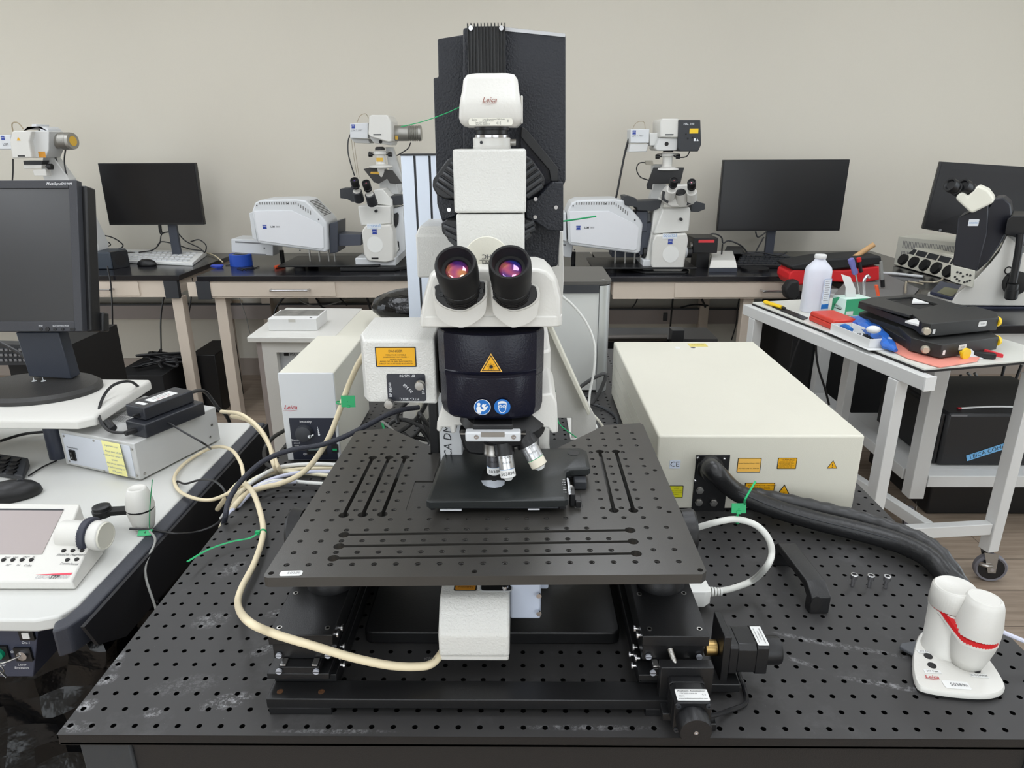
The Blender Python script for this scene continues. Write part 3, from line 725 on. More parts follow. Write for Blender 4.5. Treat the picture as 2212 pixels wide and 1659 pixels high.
def ring2(pts, wdt, z=.0004):
    n = len(pts)
    for i in range(n):
        a, b1 = V(pts[i]), V(pts[(i+1) % n]); d = (b1-a); q = V((-d.y, d.x)).normalized()*wdt/2
        mb.prism([(a.x-q.x, a.y-q.y, z), (b1.x-q.x, b1.y-q.y, z), (b1.x+q.x, b1.y+q.y, z), (a.x+q.x, a.y+q.y, z)], (0, 0, .0002), wink)
ring2([(-.0052, .0052), (-.0032, .0070), (.0, .0076), (.0036, .0070), (.0054, .0050), (.0050, .0018), (.0048, -.0012), (.0036, -.0060), (.0012, -.0080), (-.0012, -.0080), (-.0036, -.0060), (-.0048, -.0012), (-.0050, .0018)], .0008)
mb.prism([(x, y, .0004) for x, y in [(-.0050, .0030), (-.0046, .0066), (-.0012, .0078), (.0038, .0072), (.0052, .0034), (.0030, .0048), (-.0020, .0046)]], (0, 0, .0002), wink)
for sx in (-1, 1): mb.disc(sx*.0024, .0006, .0021, wink, z=.0004); mb.disc(sx*.0024, .0006, .0013, sky_ink, z=.0009)
mb.rect(-.0050, .0008, .0050, .0016, wink, z=.0004); mb.build('wear_goggles_sign', bd)
# --- binocular tube
bi = MB(white)
bl = [Y(x, y, .215) for x, y in [(905, 702), (1215, 700), (1213, 640), (1203, 598), (1185, 580), (1165, 574), (965, 574), (930, 588), (915, 640)]]
bb_ = [V((p.x+(.0035 if p.x < .48 else -.0035), p.y+.075, p.z)) for p in bl]
f2 = [V((p.x*.96+.486*.04, .1975, p.z*.985+1.19*.015)) for p in bl]
bi.loft([bb_, bl, f2]); bt = bi.build('binocular_tube', ms, bev=.004, seg=3)
mb = MB(white); a, b2 = Y(907, 704, .2), Y(1215, 704, .2); mb.prism([(x, y, a.z-.001) for x, y in rrect(a.x, .196, b2.x, .33, .012)], (0, 0, .014)); mb.build('tube_base_rim', bt, bev=.002, seg=3)
AX = {}
for nm, top, base, cup in (('l', (983, 566), (1003, 655), [(943, 612), (1042, 604), (1053, 618), (1051, 640), (1034, 657), (1000, 673), (962, 666), (938, 647), (935, 626)]),
                      ('r', (1101, 564), (1108, 655), [(1060, 618), (1066, 604), (1150, 612), (1165, 628), (1163, 647), (1142, 664), (1106, 673), (1078, 657), (1062, 642)])):
    P1 = Y(*top, .140); P0 = Y(*base, .200); ax = (P1-P0).normalized(); Lx = (P1-P0).length
    # sleeve
    rim = closed_smooth([Y(x, y, .178) for x, y in cup], 4); cc = sum(rim, V((0, 0, 0)))/len(rim)
    low = [p+V((0, .004, -.0205)) for p in rim]; low = [V((p.x*.93+cc.x*.07, p.y, p.z)) for p in low]
    lip = [cc+(p-cc)*.90 for p in rim]
    mb = MB(white); mb.loft([[p+V((0, .04, .0)) for p in low], low, [p+V((0, .002, -.001)) for p in rim], [cc+(p-cc)*.98+V((0, -.0005, .0)) for p in rim]], grey_white if False else white)
    mb.build('tube_sleeve', bt, bev=.0035, seg=3, ang=50)
    mb = MB(black_pl); mb.prism([p+V((0, -.004, .0006)) for p in lip], (0, .003, 0)); mb.build('eyepiece_flange', bt, bev=.001)
    for px, py in ((cup[0][0]+10, cup[0][1]+24), (cup[2][0]-13, cup[2][1]+10)):
        q = Y(px, py, .1735); mb = MB(black_pl); mb.lathe([(0, .0030), (.001, .0030), (.0015, .0025), (.0015, .001), (.0006, .001)], q, (0, -1, .1), 16); mb.build('screw', bt)
    ep = MB(black_pl)
    ep.lathe([(0, .0165), (Lx*.12, .0180), (Lx*.22, .0182), (Lx*.23, .0210), (Lx*.42, .0216), (Lx*.43, .0222), (Lx*.56, .0232), (Lx*.80, .0242), (Lx*.94, .0238), (Lx*.99, .0226), (Lx*1.0, .0215), (Lx*.985, .0200), (Lx*.93, .0190), (Lx*.84, .0170), (Lx*.84, .0135), (Lx*.80, .0130)], P0, ax, 56, black_rub)
    e_ = ep.build('eyepiece', ms, ang=28)
    mb = MB(black_pl)
    for h in (.26, .30, .34, .48): mb.lathe([(Lx*h, .0222+.0002*(h > .4)), (Lx*(h+.012), .0226+.0009*(h > .4)), (Lx*(h+.024), .0222+.0002*(h > .4))], P0, ax, 72, black_pl, ridge=.02)
    mb.build('grip_rings', e_)
    lens = bpy.data.materials.get('coated eye lens')
    if not lens:
        lens = mat('coated eye lens', (26, 14, 34), .05, spec=1, coat=1)
        nt = lens.node_tree; b = nt.nodes['Principled BSDF']
        tc_ = nt.nodes.new('ShaderNodeTexCoord'); nn = nt.nodes.new('ShaderNodeTexNoise'); nn.inputs['Scale'].default_value = 55; nn.inputs['Detail'].default_value = 1; nt.links.new(tc_.outputs['Object'], nn.inputs['Vector'])
        rr = nt.nodes.new('ShaderNodeValToRGB'); el = rr.color_ramp.elements; el[0].position = .3; el[0].color = lin((52, 62, 176)); el[1].position = .7; el[1].color = lin((232, 150, 96))
        e2 = el.new(.45); e2.color = lin((120, 50, 140)); e3 = el.new(.58); e3.color = lin((214, 96, 130))
        nt.links.new(nn.outputs['Fac'], rr.inputs[0]); nt.links.new(rr.outputs[0], b.inputs['Base Color']); b.inputs['Metallic'].default_value = .55
    mb = MB(lens); rings = []
    mb.lathe([(Lx*.805+.0035*math.cos(t), max(.0001, .0132*math.sin(t))) for t in [math.pi/2*k/8 for k in range(9)]][::-1], P0, ax, 36, lens)
    mb.build('eye_lens', e_)
mb = MB(cream); c = Y(1052, 565, .232); mb.lathe([(0, .0285), (.004, .0285), (.005, .0275), (.005, .001)], c+V((0, 0, .002)), (0, -1, .12), 56, cream); dsk = mb.build('round_cover_disc', ms, ang=25)
mb = MB(grey_ink); q = c+V((0, -.0055, .0025)); mb.frame(q, (1, 0, 0), (0, .12, 1)); mb.text('HC', 0, -.004, .0085, dark_grey, z=.0004); mb.text('HC', 0, .0045, .0085, dark_grey, z=.0004, rot=math.pi); mb.rect(-.009, -.0002, .009, .0002, dark_grey); mb.build('lettering', dsk)
# --- white tower and camera
mb = MB(white_tex); a = Y(985, 462, .30); b2 = Y(1135, 462, .30); zt = Y(1060, 322, .30).z
mb.box(a.x-.002, b2.x+.001, .30, .42, a.z+.001, zt); mb.build('upper_tower_block', ms, bev=.003, seg=3)
mb = MB(white_tex); mb.box(a.x, b2.x-.001, .302, .42, 1.165, a.z-.0005); mb.build('lower_tower_block', ms, bev=.0025, seg=3)
cx = (Y(1020, 310, .33).x+Y(1103, 310, .33).x)/2; r0 = (Y(1103, 310, .33).x-Y(1020, 310, .33).x)/2
z0 = zt
mb = MB(white); mb.lathe([(0, r0), (.003, r0), (.0035, r0*.985), (.013, r0*.985), (.014, r0*.95), (.014, .01)], (cx, .345, z0), (0, 0, 1), 48); nk = mb.build('camera_mount', ms)
mb = MB(chrome); mb.lathe([(0, .004), (.008, .004)], (cx+r0*.95, .345, z0+.008), (1, 0, 0), 16); mb.lathe([(0, .002), (.001, .002)], (cx-r0*.5, .345-r0*.86, z0+.008), (-.5, -.86, 0), 12, dark_grey); mb.build('clamp_screw', nk)
mb = MB(black_pl); mb.lathe([(.014, r0*.86), (.0175, r0*.88), (.018, r0*.80), (.023, r0*.80), (.0235, r0*.90), (.034, r0*.90)], (cx, .345, z0), (0, 0, 1), 48); mb.lathe([(.0135, r0*.88), (.017, r0*.89)], (cx, .345, z0), (0, 0, 1), 48, steel); mb.build('mount_ring', nk)
mb = MB(white)
x0, x1 = Y(990, 250, .30).x, Y(1128, 250, .30).x; zb, ztp = Y(1059, 272, .30).z, Y(1059, 153, .30).z; zm = Y(1059, 222, .30).z
def csec(x0, x1, y0, y1, z0, z1, r, y): return None
rings = []
prof = [(zb, .006, .010), (zb+.004, .0015, .003), (zb+.010, .0, .0), (zm-.003, .001, -.0005), (zm+.006, .0025, .001), (ztp-.02, .004, .0135), (ztp-.008, .0055, .0165), (ztp-.002, .0095, .022), (ztp, .016, .030)]
for z, dx, dy in prof: rings.append([(x, y, z) for x, y in rrect(x0+dx, .30+dy, x1-dx, .42-dx, .009)])
mb.loft(rings); cmr = mb.build('microscope_camera', ms, ang=60)
mb = MB(white); mb.box(x1-.002, x1+.001, .33, .37, zb+.004, zm+.01); mb.build('side_cover', cmr, bev=.001)
mb = MB(red_ink); mb.frame((Y(1057, 216, .30).x, .2988, Y(1057, 216, .30).z), (1, 0, 0), (0, 0, 1)); script_logo(mb, 0, 0, .0088, mat('brown red ink', (150, 96, 84), .5)); mb.build('maker_script', cmr)
mb = MB(paper); q = Y(1060, 263, .2995); mb.frame(q, (1, 0, 0), (0, 0, 1)); label_plate(mb, .055, .0085, mat('pale label', (226, 224, 212), .5), None, [('Leica', -.020, .0025, .0032), ('Leica Microsystems CMS GmbH', .004, .0028, .0021), ('D-35578 Wetzlar', -.003, .0010, .0020), ('Type:  DFC360 FX', -.012, -.0008, .0020), ('Serial No: 450200113', -.010, -.0028, .0020), ('C E', .010, -.0018, .004), ('II', .022, .0008, .005)], r=.003); mb.build('rating_label', cmr)
mb = MB(green_tie); mb.tube([Y(992, 232, .345), Y(960, 246, .34), Y(915, 262, .335), Y(866, 274, .33)], .0011, 8, flat=.5); mb.build('cable_tie_tail', ms)
# --- black scan head
mb = MB(black_paint)
yp(mb, [(1000, 60), (1092, 58), (1222, 72), (1222, 392), (1217, 400), (1205, 575), (1130, 590), (1000, 560)], .43, .32); sh = mb.build('scan_head', ms, bev=.003)
mb = MB(black_paint); yp(mb, [(945, 84), (1012, 73), (1012, 560), (968, 520), (944, 440), (936, 168), (947, 167)], .47, .26); mb.build('scan_head_side', ms, bev=.002)
mb = MB(mat('silver edge paint', (190, 190, 192), .35, metal=.6)); yp(mb, [(1092, 59), (1221, 73), (1221, 80), (1092, 67)], .4285, .001); mb.build('top_edge_strip', sh)
mb = MB(black_ano); a = Y(1011, 100, .405); b2 = Y(1091, 100, .405); zt2 = Y(1050, 56, .405).z; zb2 = Y(1050, 160, .405).z-.03
mb.box(a.x, b2.x, .4085, .43, zb2, zt2)
for k in range(12):
    x = a.x+(b2.x-a.x)*k/11; mb.box(x-.0007, x+.0007, .4035, .409, zb2, zt2+.0035)
hs = mb.build('heat_sink', ms)
for px in (1017, 1083):
    q = Y(px, 61, .403); mb = MB(steel); mb.lathe([(0, .0032), (.0012, .003), (.0012, .0012), (.0004, .0012)], q, (0, -1, 0), 18); mb.build('screw', hs)
mb = MB(black_pl); yp(mb, [(1127, 272), (1140, 282), (1205, 362), (1206, 392), (1190, 392), (1186, 368), (1125, 296)], .415, .02); mb.build('diagonal_arm', ms, bev=.001)
mb = MB(navy_black); yp(mb, [(1125, 290), (1188, 370), (1192, 392), (1176, 400), (1150, 430), (1125, 430)], .425, .01); mb.build('inner_panel', ms)
mb = MB(black_paint); yp(mb, [(1192, 393), (1217, 393), (1217, 500), (1184, 499), (1160, 482), (1136, 472), (1136, 432), (1162, 424), (1180, 404)], .398, .03); bk = mb.build('hinge_bracket', ms, bev=.002)
for px, py in ((1157, 430), (1201, 448), (1156, 469)):
    q = Y(px, py, .397); mb = MB(steel); mb.lathe([(0, .003), (.0012, .0028), (.0012, .0012), (.0004, .0012)], q, (0, -1, 0), 16); mb.build('screw', bk)
mb = MB(black_paint); yp(mb, [(950, 425), (985, 432), (985, 468), (955, 478), (948, 455)], .398, .05); bk2 = mb.build('hinge_bracket', ms, bev=.002)
q = Y(970, 453, .397); mb = MB(steel); mb.lathe([(0, .003), (.0012, .0028), (.0012, .0012), (.0004, .0012)], q, (0, -1, 0), 16); mb.build('screw', bk2)
def fins(pts, lines, yf, name='ribbed_knob'):
    mb = MB(black_pl); yp(mb, pts, yf, .03); o = mb.build(name, ms, bev=.002)
    mb = MB(mat('ribbed grip plastic', (58, 60, 63), .32))
    for (a_, b1) in lines: mb.tube([Y(*a_, yf-.001), Y(*b1, yf-.001)], .0036, 8, sm=0)
    mb.build('ribs', o)
fins([(988, 335), (966, 345), (935, 388), (934, 404), (944, 422), (962, 430), (988, 430)], [((948, 385), (988, 412)), ((957, 374), (988, 395)), ((965, 362), (988, 378)), ((973, 352), (988, 361)), ((943, 396), (984, 425))], .375)
fins([(1133, 335), (1148, 343), (1176, 383), (1176, 400), (1160, 418), (1133, 430)], [((1134, 362), (1150, 350)), ((1134, 378), (1158, 361)), ((1134, 395), (1166, 372)), ((1134, 412), (1172, 385)), ((1138, 424), (1172, 400))], .375)
fins([(988, 474), (966, 474), (953, 482), (955, 502), (975, 525), (988, 535)], [((958, 488), (988, 500)), ((962, 502), (988, 515)), ((970, 514), (988, 528))], .375)
fins([(1133, 474), (1150, 478), (1158, 486), (1148, 505), (1133, 520)], [((1134, 490), (1154, 480)), ((1134, 503), (1155, 492)), ((1134, 514), (1146, 505))], .375)
# --- white detector box with danger label
db = MB(white_tex)
def det(y, px, zs, dx=0): return None
YD = .245
f = [Y(x, y, YD) for x, y in [(784, 737), (933, 735), (947, 872), (800, 872), (790, 850)]]
k_ = [Y(x, y, YD) for x, y in [(784, 737), (933, 735), (947, 872), (800, 872), (790, 850)]]
x0, x1 = Y(786, 800, YD).x, Y(941, 800, YD).x; z0, z1 = Y(870, 873, YD).z, Y(860, 736, YD).z
db.loft([[(x0+.003, YD, z0+.002), (x1, YD, z0), (x1, YD, z1), (x0+.002, YD, z1)], [(x0-.004, YD+.008, z0+.006), (x1+.0, YD+.012, z0), (x1, YD+.012, z1+.004), (x0-.006, YD+.020, z1+.004)], [(x0-.007, .36, z0+.006), (x1, .36, z0), (x1, .36, z1+.004), (x0-.007, .36, z1+.004)]])
dbo = db.build('detector_box', ms, bev=.003, seg=3)
mb = MB(yellow); mb.frame(Y(855, 771, YD-.0003), (1, 0, 0), (0, 0, 1))
label_plate(mb, .0535, .0275, yellow, ink, [('DANGER', 0, .0080, .0046), ('VISIBLE AND INVISIBLE', 0, .0028, .0027), ('LASER RADIATION CLASS 4', 0, -.0002, .0027), ('WHEN OPEN', 0, -.0032, .0027), ('AVOID EYE OR SKIN EXPOSURE TO', 0, -.0062, .0027), ('DIRECT OR SCATTERED RADIATION', 0, -.0092, .0027)], bw=.0014, r=.001); mb.build('danger_label', dbo)
mb = MB(black_pl); mb.frame(Y(878, 837, YD-.0003), (1, 0, 0), (0, 0, 1))
label_plate(mb, .0515, .0385, mat('charcoal plate', (44, 46, 54), .4), None, [('FITC-TRITC', .003, -.0160, .0052, wink, math.pi), ('BP 525/50', .002, .0165, .0050, wink, math.pi), ('BP 585/40', -.0215, -.003, .0050, wink, math.pi/2), ('BS 560', .002, -.001, .0056, wink, math.pi-.8), ('SP 68', .0225, -.004, .0050, wink, math.pi/2)], r=.003); mb.build('filter_plate', dbo)
for px, py in ((909, 826), (844, 866)):
    mb = MB(chrome); mb.lathe([(0, .003), (.008, .003), (.008, .0062), (.015, .0062), (.016, .0056), (.0162, .001)], Y(px, py, YD-.0003), (0, -1, 0), 36, chrome); mb.build('filter_knob', dbo)
mb = MB(black_pl); mb.box(x1+.0005, xL+.01, .27, .34, z0+.006, z1-.018); mb.build('connector_block', ms, bev=.002)
# --- rear detector, left of the tower
mb = MB(white_tex); a, b2 = Y(902, 600, .60), Y(958, 600, .60); mb.loft([[(a.x, .60, a.z), (b2.x+.05, .60, a.z), (b2.x+.05, .74, a.z), (a.x, .74, a.z)], [(a.x, .60, Y(925, 508, .60).z), (b2.x+.05, .60, Y(925, 508, .60).z), (b2.x+.05, .74, Y(925, 508, .60).z), (a.x, .74, Y(925, 508, .60).z)], [(a.x+.006, .61, Y(925, 490, .60).z), (b2.x+.05, .61, Y(925, 490, .60).z), (b2.x+.05, .74, Y(925, 490, .60).z), (a.x+.006, .74, Y(925, 490, .60).z)]]); mb.build('rear_detector', ms, bev=.003)
# --- support frame of the scan head
mb = MB(white)
yp(mb, [(1100, 575), (1207, 575), (1208, 500), (1216, 500), (1218, 600), (1212, 700), (1100, 700)], .60, .02)
yp(mb, [(1130, 700), (1185, 705), (1288, 905), (1288, 940), (1235, 948), (1235, 903), (1205, 903), (1130, 900)], .66, .008)
a = Y(1187, 705, .655); b2 = Y(1275, 900, .655)
mb.prism([Y(x, y, .62) for x, y in [(1181, 705), (1190, 703), (1276, 893), (1270, 898)]], (0, .045, 0), cream)
yp(mb, [(880, 700), (948, 700), (948, 960), (905, 960), (905, 905), (870, 905)], .66, .008)
mb.prism([Y(x, y, .64) for x, y in [(905, 860), (914, 860), (905, 898), (896, 898)]], (0, .03, 0), cream)
mb.build('support_frame', ms, bev=.001)
for x_ in (.335, .635): mb = MB(white); mb.box(x_, x_+.04, .67, .95, .7515, .757); mb.build('frame_foot', ms, bev=.001)
# ================================================================== LASER BOX on the right of the table
lb = thing('laser_box', 'big cream laser housing with warning stickers on the right of the optical table', 'laser')
mb = MB(cream); X0, X1, LY0, LY1, LZ0, LZ1 = .765, 1.127, .50, 1.115, .7535, .899
mb.box(X0, X1, LY0, LY1, LZ0, LZ1); mb.build('cover', lb, bev=.004, seg=3)
mb = MB(black_pl); mb.box(X0+.02, X1-.02, LY0+.02, LY1-.02, T+.0003, LZ0); mb.build('foot_frame', lb)
def onf(px, py): return Y(px, py, LY0-.0002)
def sticker(px, py, w_, h_, face, border, lines, name, par=lb, bw=.0012):
    mb = MB(face); mb.frame(onf(px, py), (1, 0, 0), (0, 0, 1)); label_plate(mb, w_, h_, face, border, lines, bw=bw, r=.0012); return mb.build(name, par)
sticker(1458, 1003, .019, .0165, mat('pale blue label', (206, 214, 228), .5), None, [('C', -.004, 0, .014), ('E', .0045, 0, .014)], 'conformity_label')
sticker(1618, 1005, .042, .0285, pale_orange, ink, [('Steam Distilled Water ONLY', 0, .004, .0032), ('DO NOT USE D.I. WATER', 0, -.006, .0032)], 'water_label')
sticker(1700, 1001, .034, .0220, yellow, ink, [('WARNING', .001, .0070, .0048), ('SETTING THE CHILLER', -.001, .0032, .0024), ('PRESSURE HIGHER THAN', -.001, .0007, .0024), ('30 PSI CAN LEAD TO', -.002, -.0018, .0024), ('CATASTROPHIC DAMAGE', -.001, -.0043, .0024), ('AND WILL VOID THE', -.002, -.0068, .0024)], 'chiller_warning_label')
sticker(1640, 1059, .054, .030, yellow, ink, [('VISIBLE AND/OR INVISIBLE', .004, .010, .0044), ('LASER RADIATION', .0, .0045, .0044)], 'radiation_label', bw=.0014)
sticker(1460, 1062, .026, .0245, mat('lime yellow label', (226, 222, 30), .5), ink, [('VISIBLE', 0, .007, .003), ('RADIATION WHEN', 0, .003, .0026), ('AVOID EXPOSURE', 0, -.001, .0026), ('TO BEAM', 0, -.005, .0026)], 'interlock_label')
mb = MB(yellow); mb.frame(onf(1798, 1006), (1, 0, 0), (0, 0, 1)); mb.prism(tri(.0108), (0, 0, .0003), ink); mb.prism(tri(.0090, 0, .0003), (0, 0, .0002), yellow); mb.text('!', 0, 0, .011, ink, z=.0006, bold=.02); mb.build('caution_triangle', lb)
mb = MB(yellow); mb.frame(onf(1692, 1066), (1, 0, 0), (0, 0, 1)); mb.prism(tri(.0185), (0, 0, .0003), ink); mb.prism(tri(.0155, 0, .0003), (0, 0, .0002), yellow); mb.disc(0, -.002, .003, ink, z=.0005)
for k in range(12):
    a = k*math.pi/6; mb.prism([(.0035*math.cos(a-.06), -.002+.0035*math.sin(a-.06), .0005), (.0065*math.cos(a), -.002+.0065*math.sin(a), .0005), (.0035*math.cos(a+.06), -.002+.0035*math.sin(a+.06), .0005)], (0, 0, .0002), ink)
mb.build('laser_triangle', lb)
a, c_ = onf(1504, 982), onf(1578, 1103); e_ = onf(1497, 1040)
mb = MB(black_pl); mb.box(a.x, onf(1575, 1000).x, LY0-.003, LY0, c_.z, a.z); cp = mb.build('connector_plate', lb, bev=.001)
mb = MB(chrome); mb.box(a.x, onf(1575, 1000).x, LY0-.004, LY0, c_.z-.001, c_.z); mb.build('plate_edge', cp)
for px, py in ((1508, 989), (1564, 991), (1501, 1038)):
    mb = MB(steel); mb.lathe([(0, .0030), (.002, .0026), (.0026, .0012)], Y(px, py, LY0-.003), (0, -1, 0), 14); mb.build('screw', cp)
for px, py in ((1511, 1058), (1509, 1084), (1541, 1085)):
    mb = MB(chrome); mb.lathe([(0, .0075), (.003, .0075)], Y(px, py, LY0-.003), (0, -1, 0), 6, chrome); mb.lathe([(.003, .0056), (.006, .0056), (.0062, .003)], Y(px, py, LY0-.003), (0, -1, 0), 20, chrome); mb.build('hex_fitting', cp)
mb = MB(black_pl); mb.lathe([(0, .023), (.008, .023), (.010, .020), (.022, .0205), (.030, .0185), (.031, .010)], Y(1533, 1008, LY0-.003), (0, -1, 0), 40); mb.build('hose_gland', cp)
for px, py, w_ in ((1500, 742, .0) , ): pass
q = Z(1461, 750, LZ1); mb = MB(paper); mb.box(q.x-.004, q.x+.008, q.y-.014, q.y+.004, LZ1-.0002, LZ1+.0004); mb.build('small_sticker', lb)
q = Z(1497, 751, LZ1); mb = MB(grey_ink); mb.lathe([(0, .006), (.0006, .006), (.0006, .003), (.0002, .003)], (q.x, q.y, LZ1-.0002), (0, 0, 1), 20); mb.build('key_lock', lb)
q = Z(1505, 743, LZ1); mb = MB(yellow); mb.frame((q.x, q.y-.01, LZ1-.0002), (1, 0, 0), (0, 1, 0)); label_plate(mb, .046, .03, mat('pale yellow label', (216, 200, 110), .5), None, [('CAUTION', 0, .0, .007)], r=.001); mb.build('top_label', lb)
mb = MB(grey_ink)
for k in range(3): mb.box(X0-.0003, X0+.0001, .62, 1.08, .79+.03*k, .7908+.03*k, mat('vent groove', (170, 166, 154), .6))
mb.build('side_grooves', lb)
# hose
hp = [Y(1533, 1008, LY0-.028), Y(1548, 1022, LY0-.050), Z(1590, 1062, .808), Z(1670, 1097, .786), Z(1760, 1124, .776), Z(1850, 1146, .773), Z(1935, 1170, .773), Z(2000, 1200, .772), Z(2040, 1238, .762), V((1.209, .262, .715)), V((1.214, .255, .60)), V((1.21, .26, .42))]
hz = thing('umbilical_hose', 'thick black ribbed umbilical hose curving from the cream laser box over the table edge', 'hose')
leather = mat('black leatherette sleeve', (30, 30, 31), .38, bump=(180, .6))
mb = MB(leather); mb.tube(hp, .0165, 18, sm=10, flat=1.0); hs_ = mb.build('sleeve', hz, ang=60)
mb = MB(mat('ribbed hose', (52, 52, 53), .42, bump=(120, .4)))
mb.tube([Z(1628, 1068, .788), Z(1700, 1082, .790), Z(1780, 1100, .782), Z(1860, 1120, .778), Z(1940, 1146, .778), Z(2005, 1176, .776), Z(2050, 1222, .762), V((1.222, .285, .70)), V((1.230, .285, .6)), V((1.23, .29, .42))], .0125, 18, sm=14, twist=(.07, .9)); mb.build('ribbed_hose', hz, ang=70)
mb = MB(dark_grey); mb.tube([p+V((-.004, -.0140, .009)) for p in hp[2:9]], .0010, 6, sm=10); mb.build('seam', hs_)
# pale serial cable
sc = thing('serial_cable', 'thick pale grey cable with moulded plug looping beside the platform', 'cable')
pts = [Y(1498, 1142, .25), Y(1552, 1127, .238), Y(1592, 1122, .240), Y(1632, 1134, .235), Y(1658, 1160, .228), Y(1667, 1193, .222), Y(1656, 1224, .212), Z(1625, 1254, .776), Z(1582, 1271, .773), Z(1556, 1276, .772), Z(1543, 1277, .772)]
mb = MB(mat('thick pale cable', (212, 212, 206), .4)); mb.tube(pts, .0046, 14, sm=10); mb.build('cord', sc)
q = Z(1524, 1278, .772); mb = MB(white_cable)
for k in range(5): mb.cyl(q+V((.004+k*.0042, 0, 0)), q+V((.0065+k*.0042, 0, 0)), .0072-.0004*k, n=16)
mb.build('strain_relief', sc)
mb = MB(white_cable); mb.loft([[(q.x+.004, q.y+a_*.013, q.z+b_*.010) for a_, b_ in ((-1, -1), (1, -1), (1, 1), (-1, 1))], [(q.x-.006, q.y+a_*.019, q.z+b_*.013) for a_, b_ in ((-1, -1), (1, -1), (1, 1), (-1, 1))], [(.7445, q.y+a_*.019, q.z+b_*.013) for a_, b_ in ((-1, -1), (1, -1), (1, 1), (-1, 1))]]); mb.build('plug', sc, bev=.0015)
c = Y(1592, 1122, .243)
def cable_tie(name_par, c, ax, r, tagc, tail, tagw=.02, tagh=.014, facing=(0, -1, .25)):
    mb = MB(green_tie); u, w2 = basis(ax)
    mb.lathe([(-.0012, r+.0012), (.0012, r+.0012), (.0012, r+.0002), (-.0012, r+.0002), (-.0012, r+.0012)], c, ax, 20, caps=False)
    if tagc is not None:
        tagc = V(tagc); f = V(facing).normalized(); xd = V((1, 0, 0)) - f*f.x; xd.normalize()
        mb.frame(tagc, xd, f.cross(xd)); mb.box(-tagw/2, tagw/2, -tagh/2, tagh/2, -.0006, .0006); mb.box(-.003, .003, -tagh/2-.001, -tagh/2+.004, -.0012, .0018); mb.M = None
        mb.tube([c, tagc], .0014, 6, sm=0)
    if tail: mb.tube(tail, .0014, 6, sm=6, flat=.5)
    return mb.build('cable_tie', name_par)
tg = c+V((0, -.002, .019)); cable_tie(sc, c, (1, .1, .05), .0052, tg, [tg+V((.008, 0, .006)), Y(1610, 1078, .22), Y(1632, 1040, .24)])
# ------------------------------------------------------------------ pull handle
hd = MB(mat('black moulded nylon', (26, 26, 27), .38, bump=(700, .3)))
A_, B_ = V((.938, .338, T)), V((.944, .206, T))
HW, ht = .0135, .041
bw_ = V((HW, 0, 0))
def hsec(p, wdt, a, b1):  # a,b1: z range
    return None
prof = [(.338, 0), (.338, .030), (.326, ht), (.228, ht), (.206, .028), (.206, 0), (.222, 0), (.222, .020), (.234, .029), (.318, .029), (.324, .020), (.324, 0)]
hd.loft([[(.925+(.338-y)*.06, y, T+z+.0002) for y, z in prof], [(.953+(.338-y)*.06, y, T+z+.0002) for y, z in prof]])
h_ = thing('pull_handle', 'black plastic pull handle lying loose on the optical table right of the platform', 'handle')
hd.build('grip', h_, bev=.002, seg=3)
mb = MB(ink); mb.prism([(.941+.008*math.cos(t)*1, .2055, T+.016+.013*math.sin(t)) for t in [i*math.pi/8 for i in range(16)]], (0, .004, 0)); mb.build('screw_pocket', h_)
for y_ in (.327, .2105): pass
# ------------------------------------------------------------------ three socket screws
proto_s = None
for k, ((px, py), lb_) in enumerate((((1841, 1266), 'left of the three polished cap screws standing on the table'), ((1877, 1268), 'middle of the three polished cap screws standing on the table'), ((1912, 1270), 'right of the three polished cap screws, its hex socket facing up, on the table'))):
    q = Z(px, py, T)
    if proto_s is None:
        proto_s = thing('socket_screw', lb_, 'screw', 'loose screws on the optical table'); q0 = q
        mb = MB(steel); mb.cyl((q.x, q.y, T+.0002), (q.x, q.y, T+.0135), .0030, n=24); mb.build('shank', proto_s, bev=.0003)
        mb = MB(steel); mb.lathe([(.0136, .0052), (.0205, .0054), (.0212, .0048), (.0212, .0030), (.0190, .0028), (.0190, .0001)], (q.x, q.y, T), (0, 0, 1), 28); mb.build('head', proto_s, ang=30)
        mb = MB(ink); mb.cyl((q.x, q.y, T+.0191), (q.x, q.y, T+.0194), .0026, n=6); mb.build('hex_socket', proto_s); settle(proto_s)
    else: dup(proto_s, (q.x-q0.x, q.y-q0.y, 0), .3*k, lb_)
# ------------------------------------------------------------------ hand controller, right
hc = thing('hand_controller', 'white hand controller with ribbed knobs and red collar at the right of the table', 'controller')
base = closed_smooth([Z(x, y, T+.010) for x, y in [(1972, 1440), (1975, 1400), (1990, 1365), (2030, 1355), (2080, 1380), (2130, 1415), (2168, 1470), (2166, 1492), (2130, 1502), (2060, 1498), (2000, 1488), (1980, 1475)]], 4)
bz = lambda z, s=1.0: [V((sum(p.x for p in base)/len(base)*(1-s)+p.x*s, sum(p.y for p in base)/len(base)*(1-s)+p.y*s, z)) for p in base]
mb = MB(white); mb.loft([bz(T+.004), bz(T+.008), bz(T+.0105, .97)]); b_ = mb.build('base_plate', hc, ang=50)
mb = MB(black_rub); mb.loft([bz(T+.0003, .985), bz(T+.0039, .985)]); mb.build('rubber_sole', hc)
mb = MB(dark_grey); mb.prism([Z(x, y, T+.004) for x, y in [(1945, 1395), (1975, 1390), (2010, 1400), (2000, 1425), (1975, 1420), (1942, 1402)]], (0, 0, .0045), mat('grey slate pad', (78, 80, 84), .6)); mb.build('side_wing', hc, bev=.001)
tz = V((.0, .0, 1))
k1 = Z(2040, 1400, T+.01); k2 = Z(2085, 1432, T+.01)
tilt = V((-.10, .05, 1)).normalized(); tilt2 = V((.12, .02, 1)).normalized()
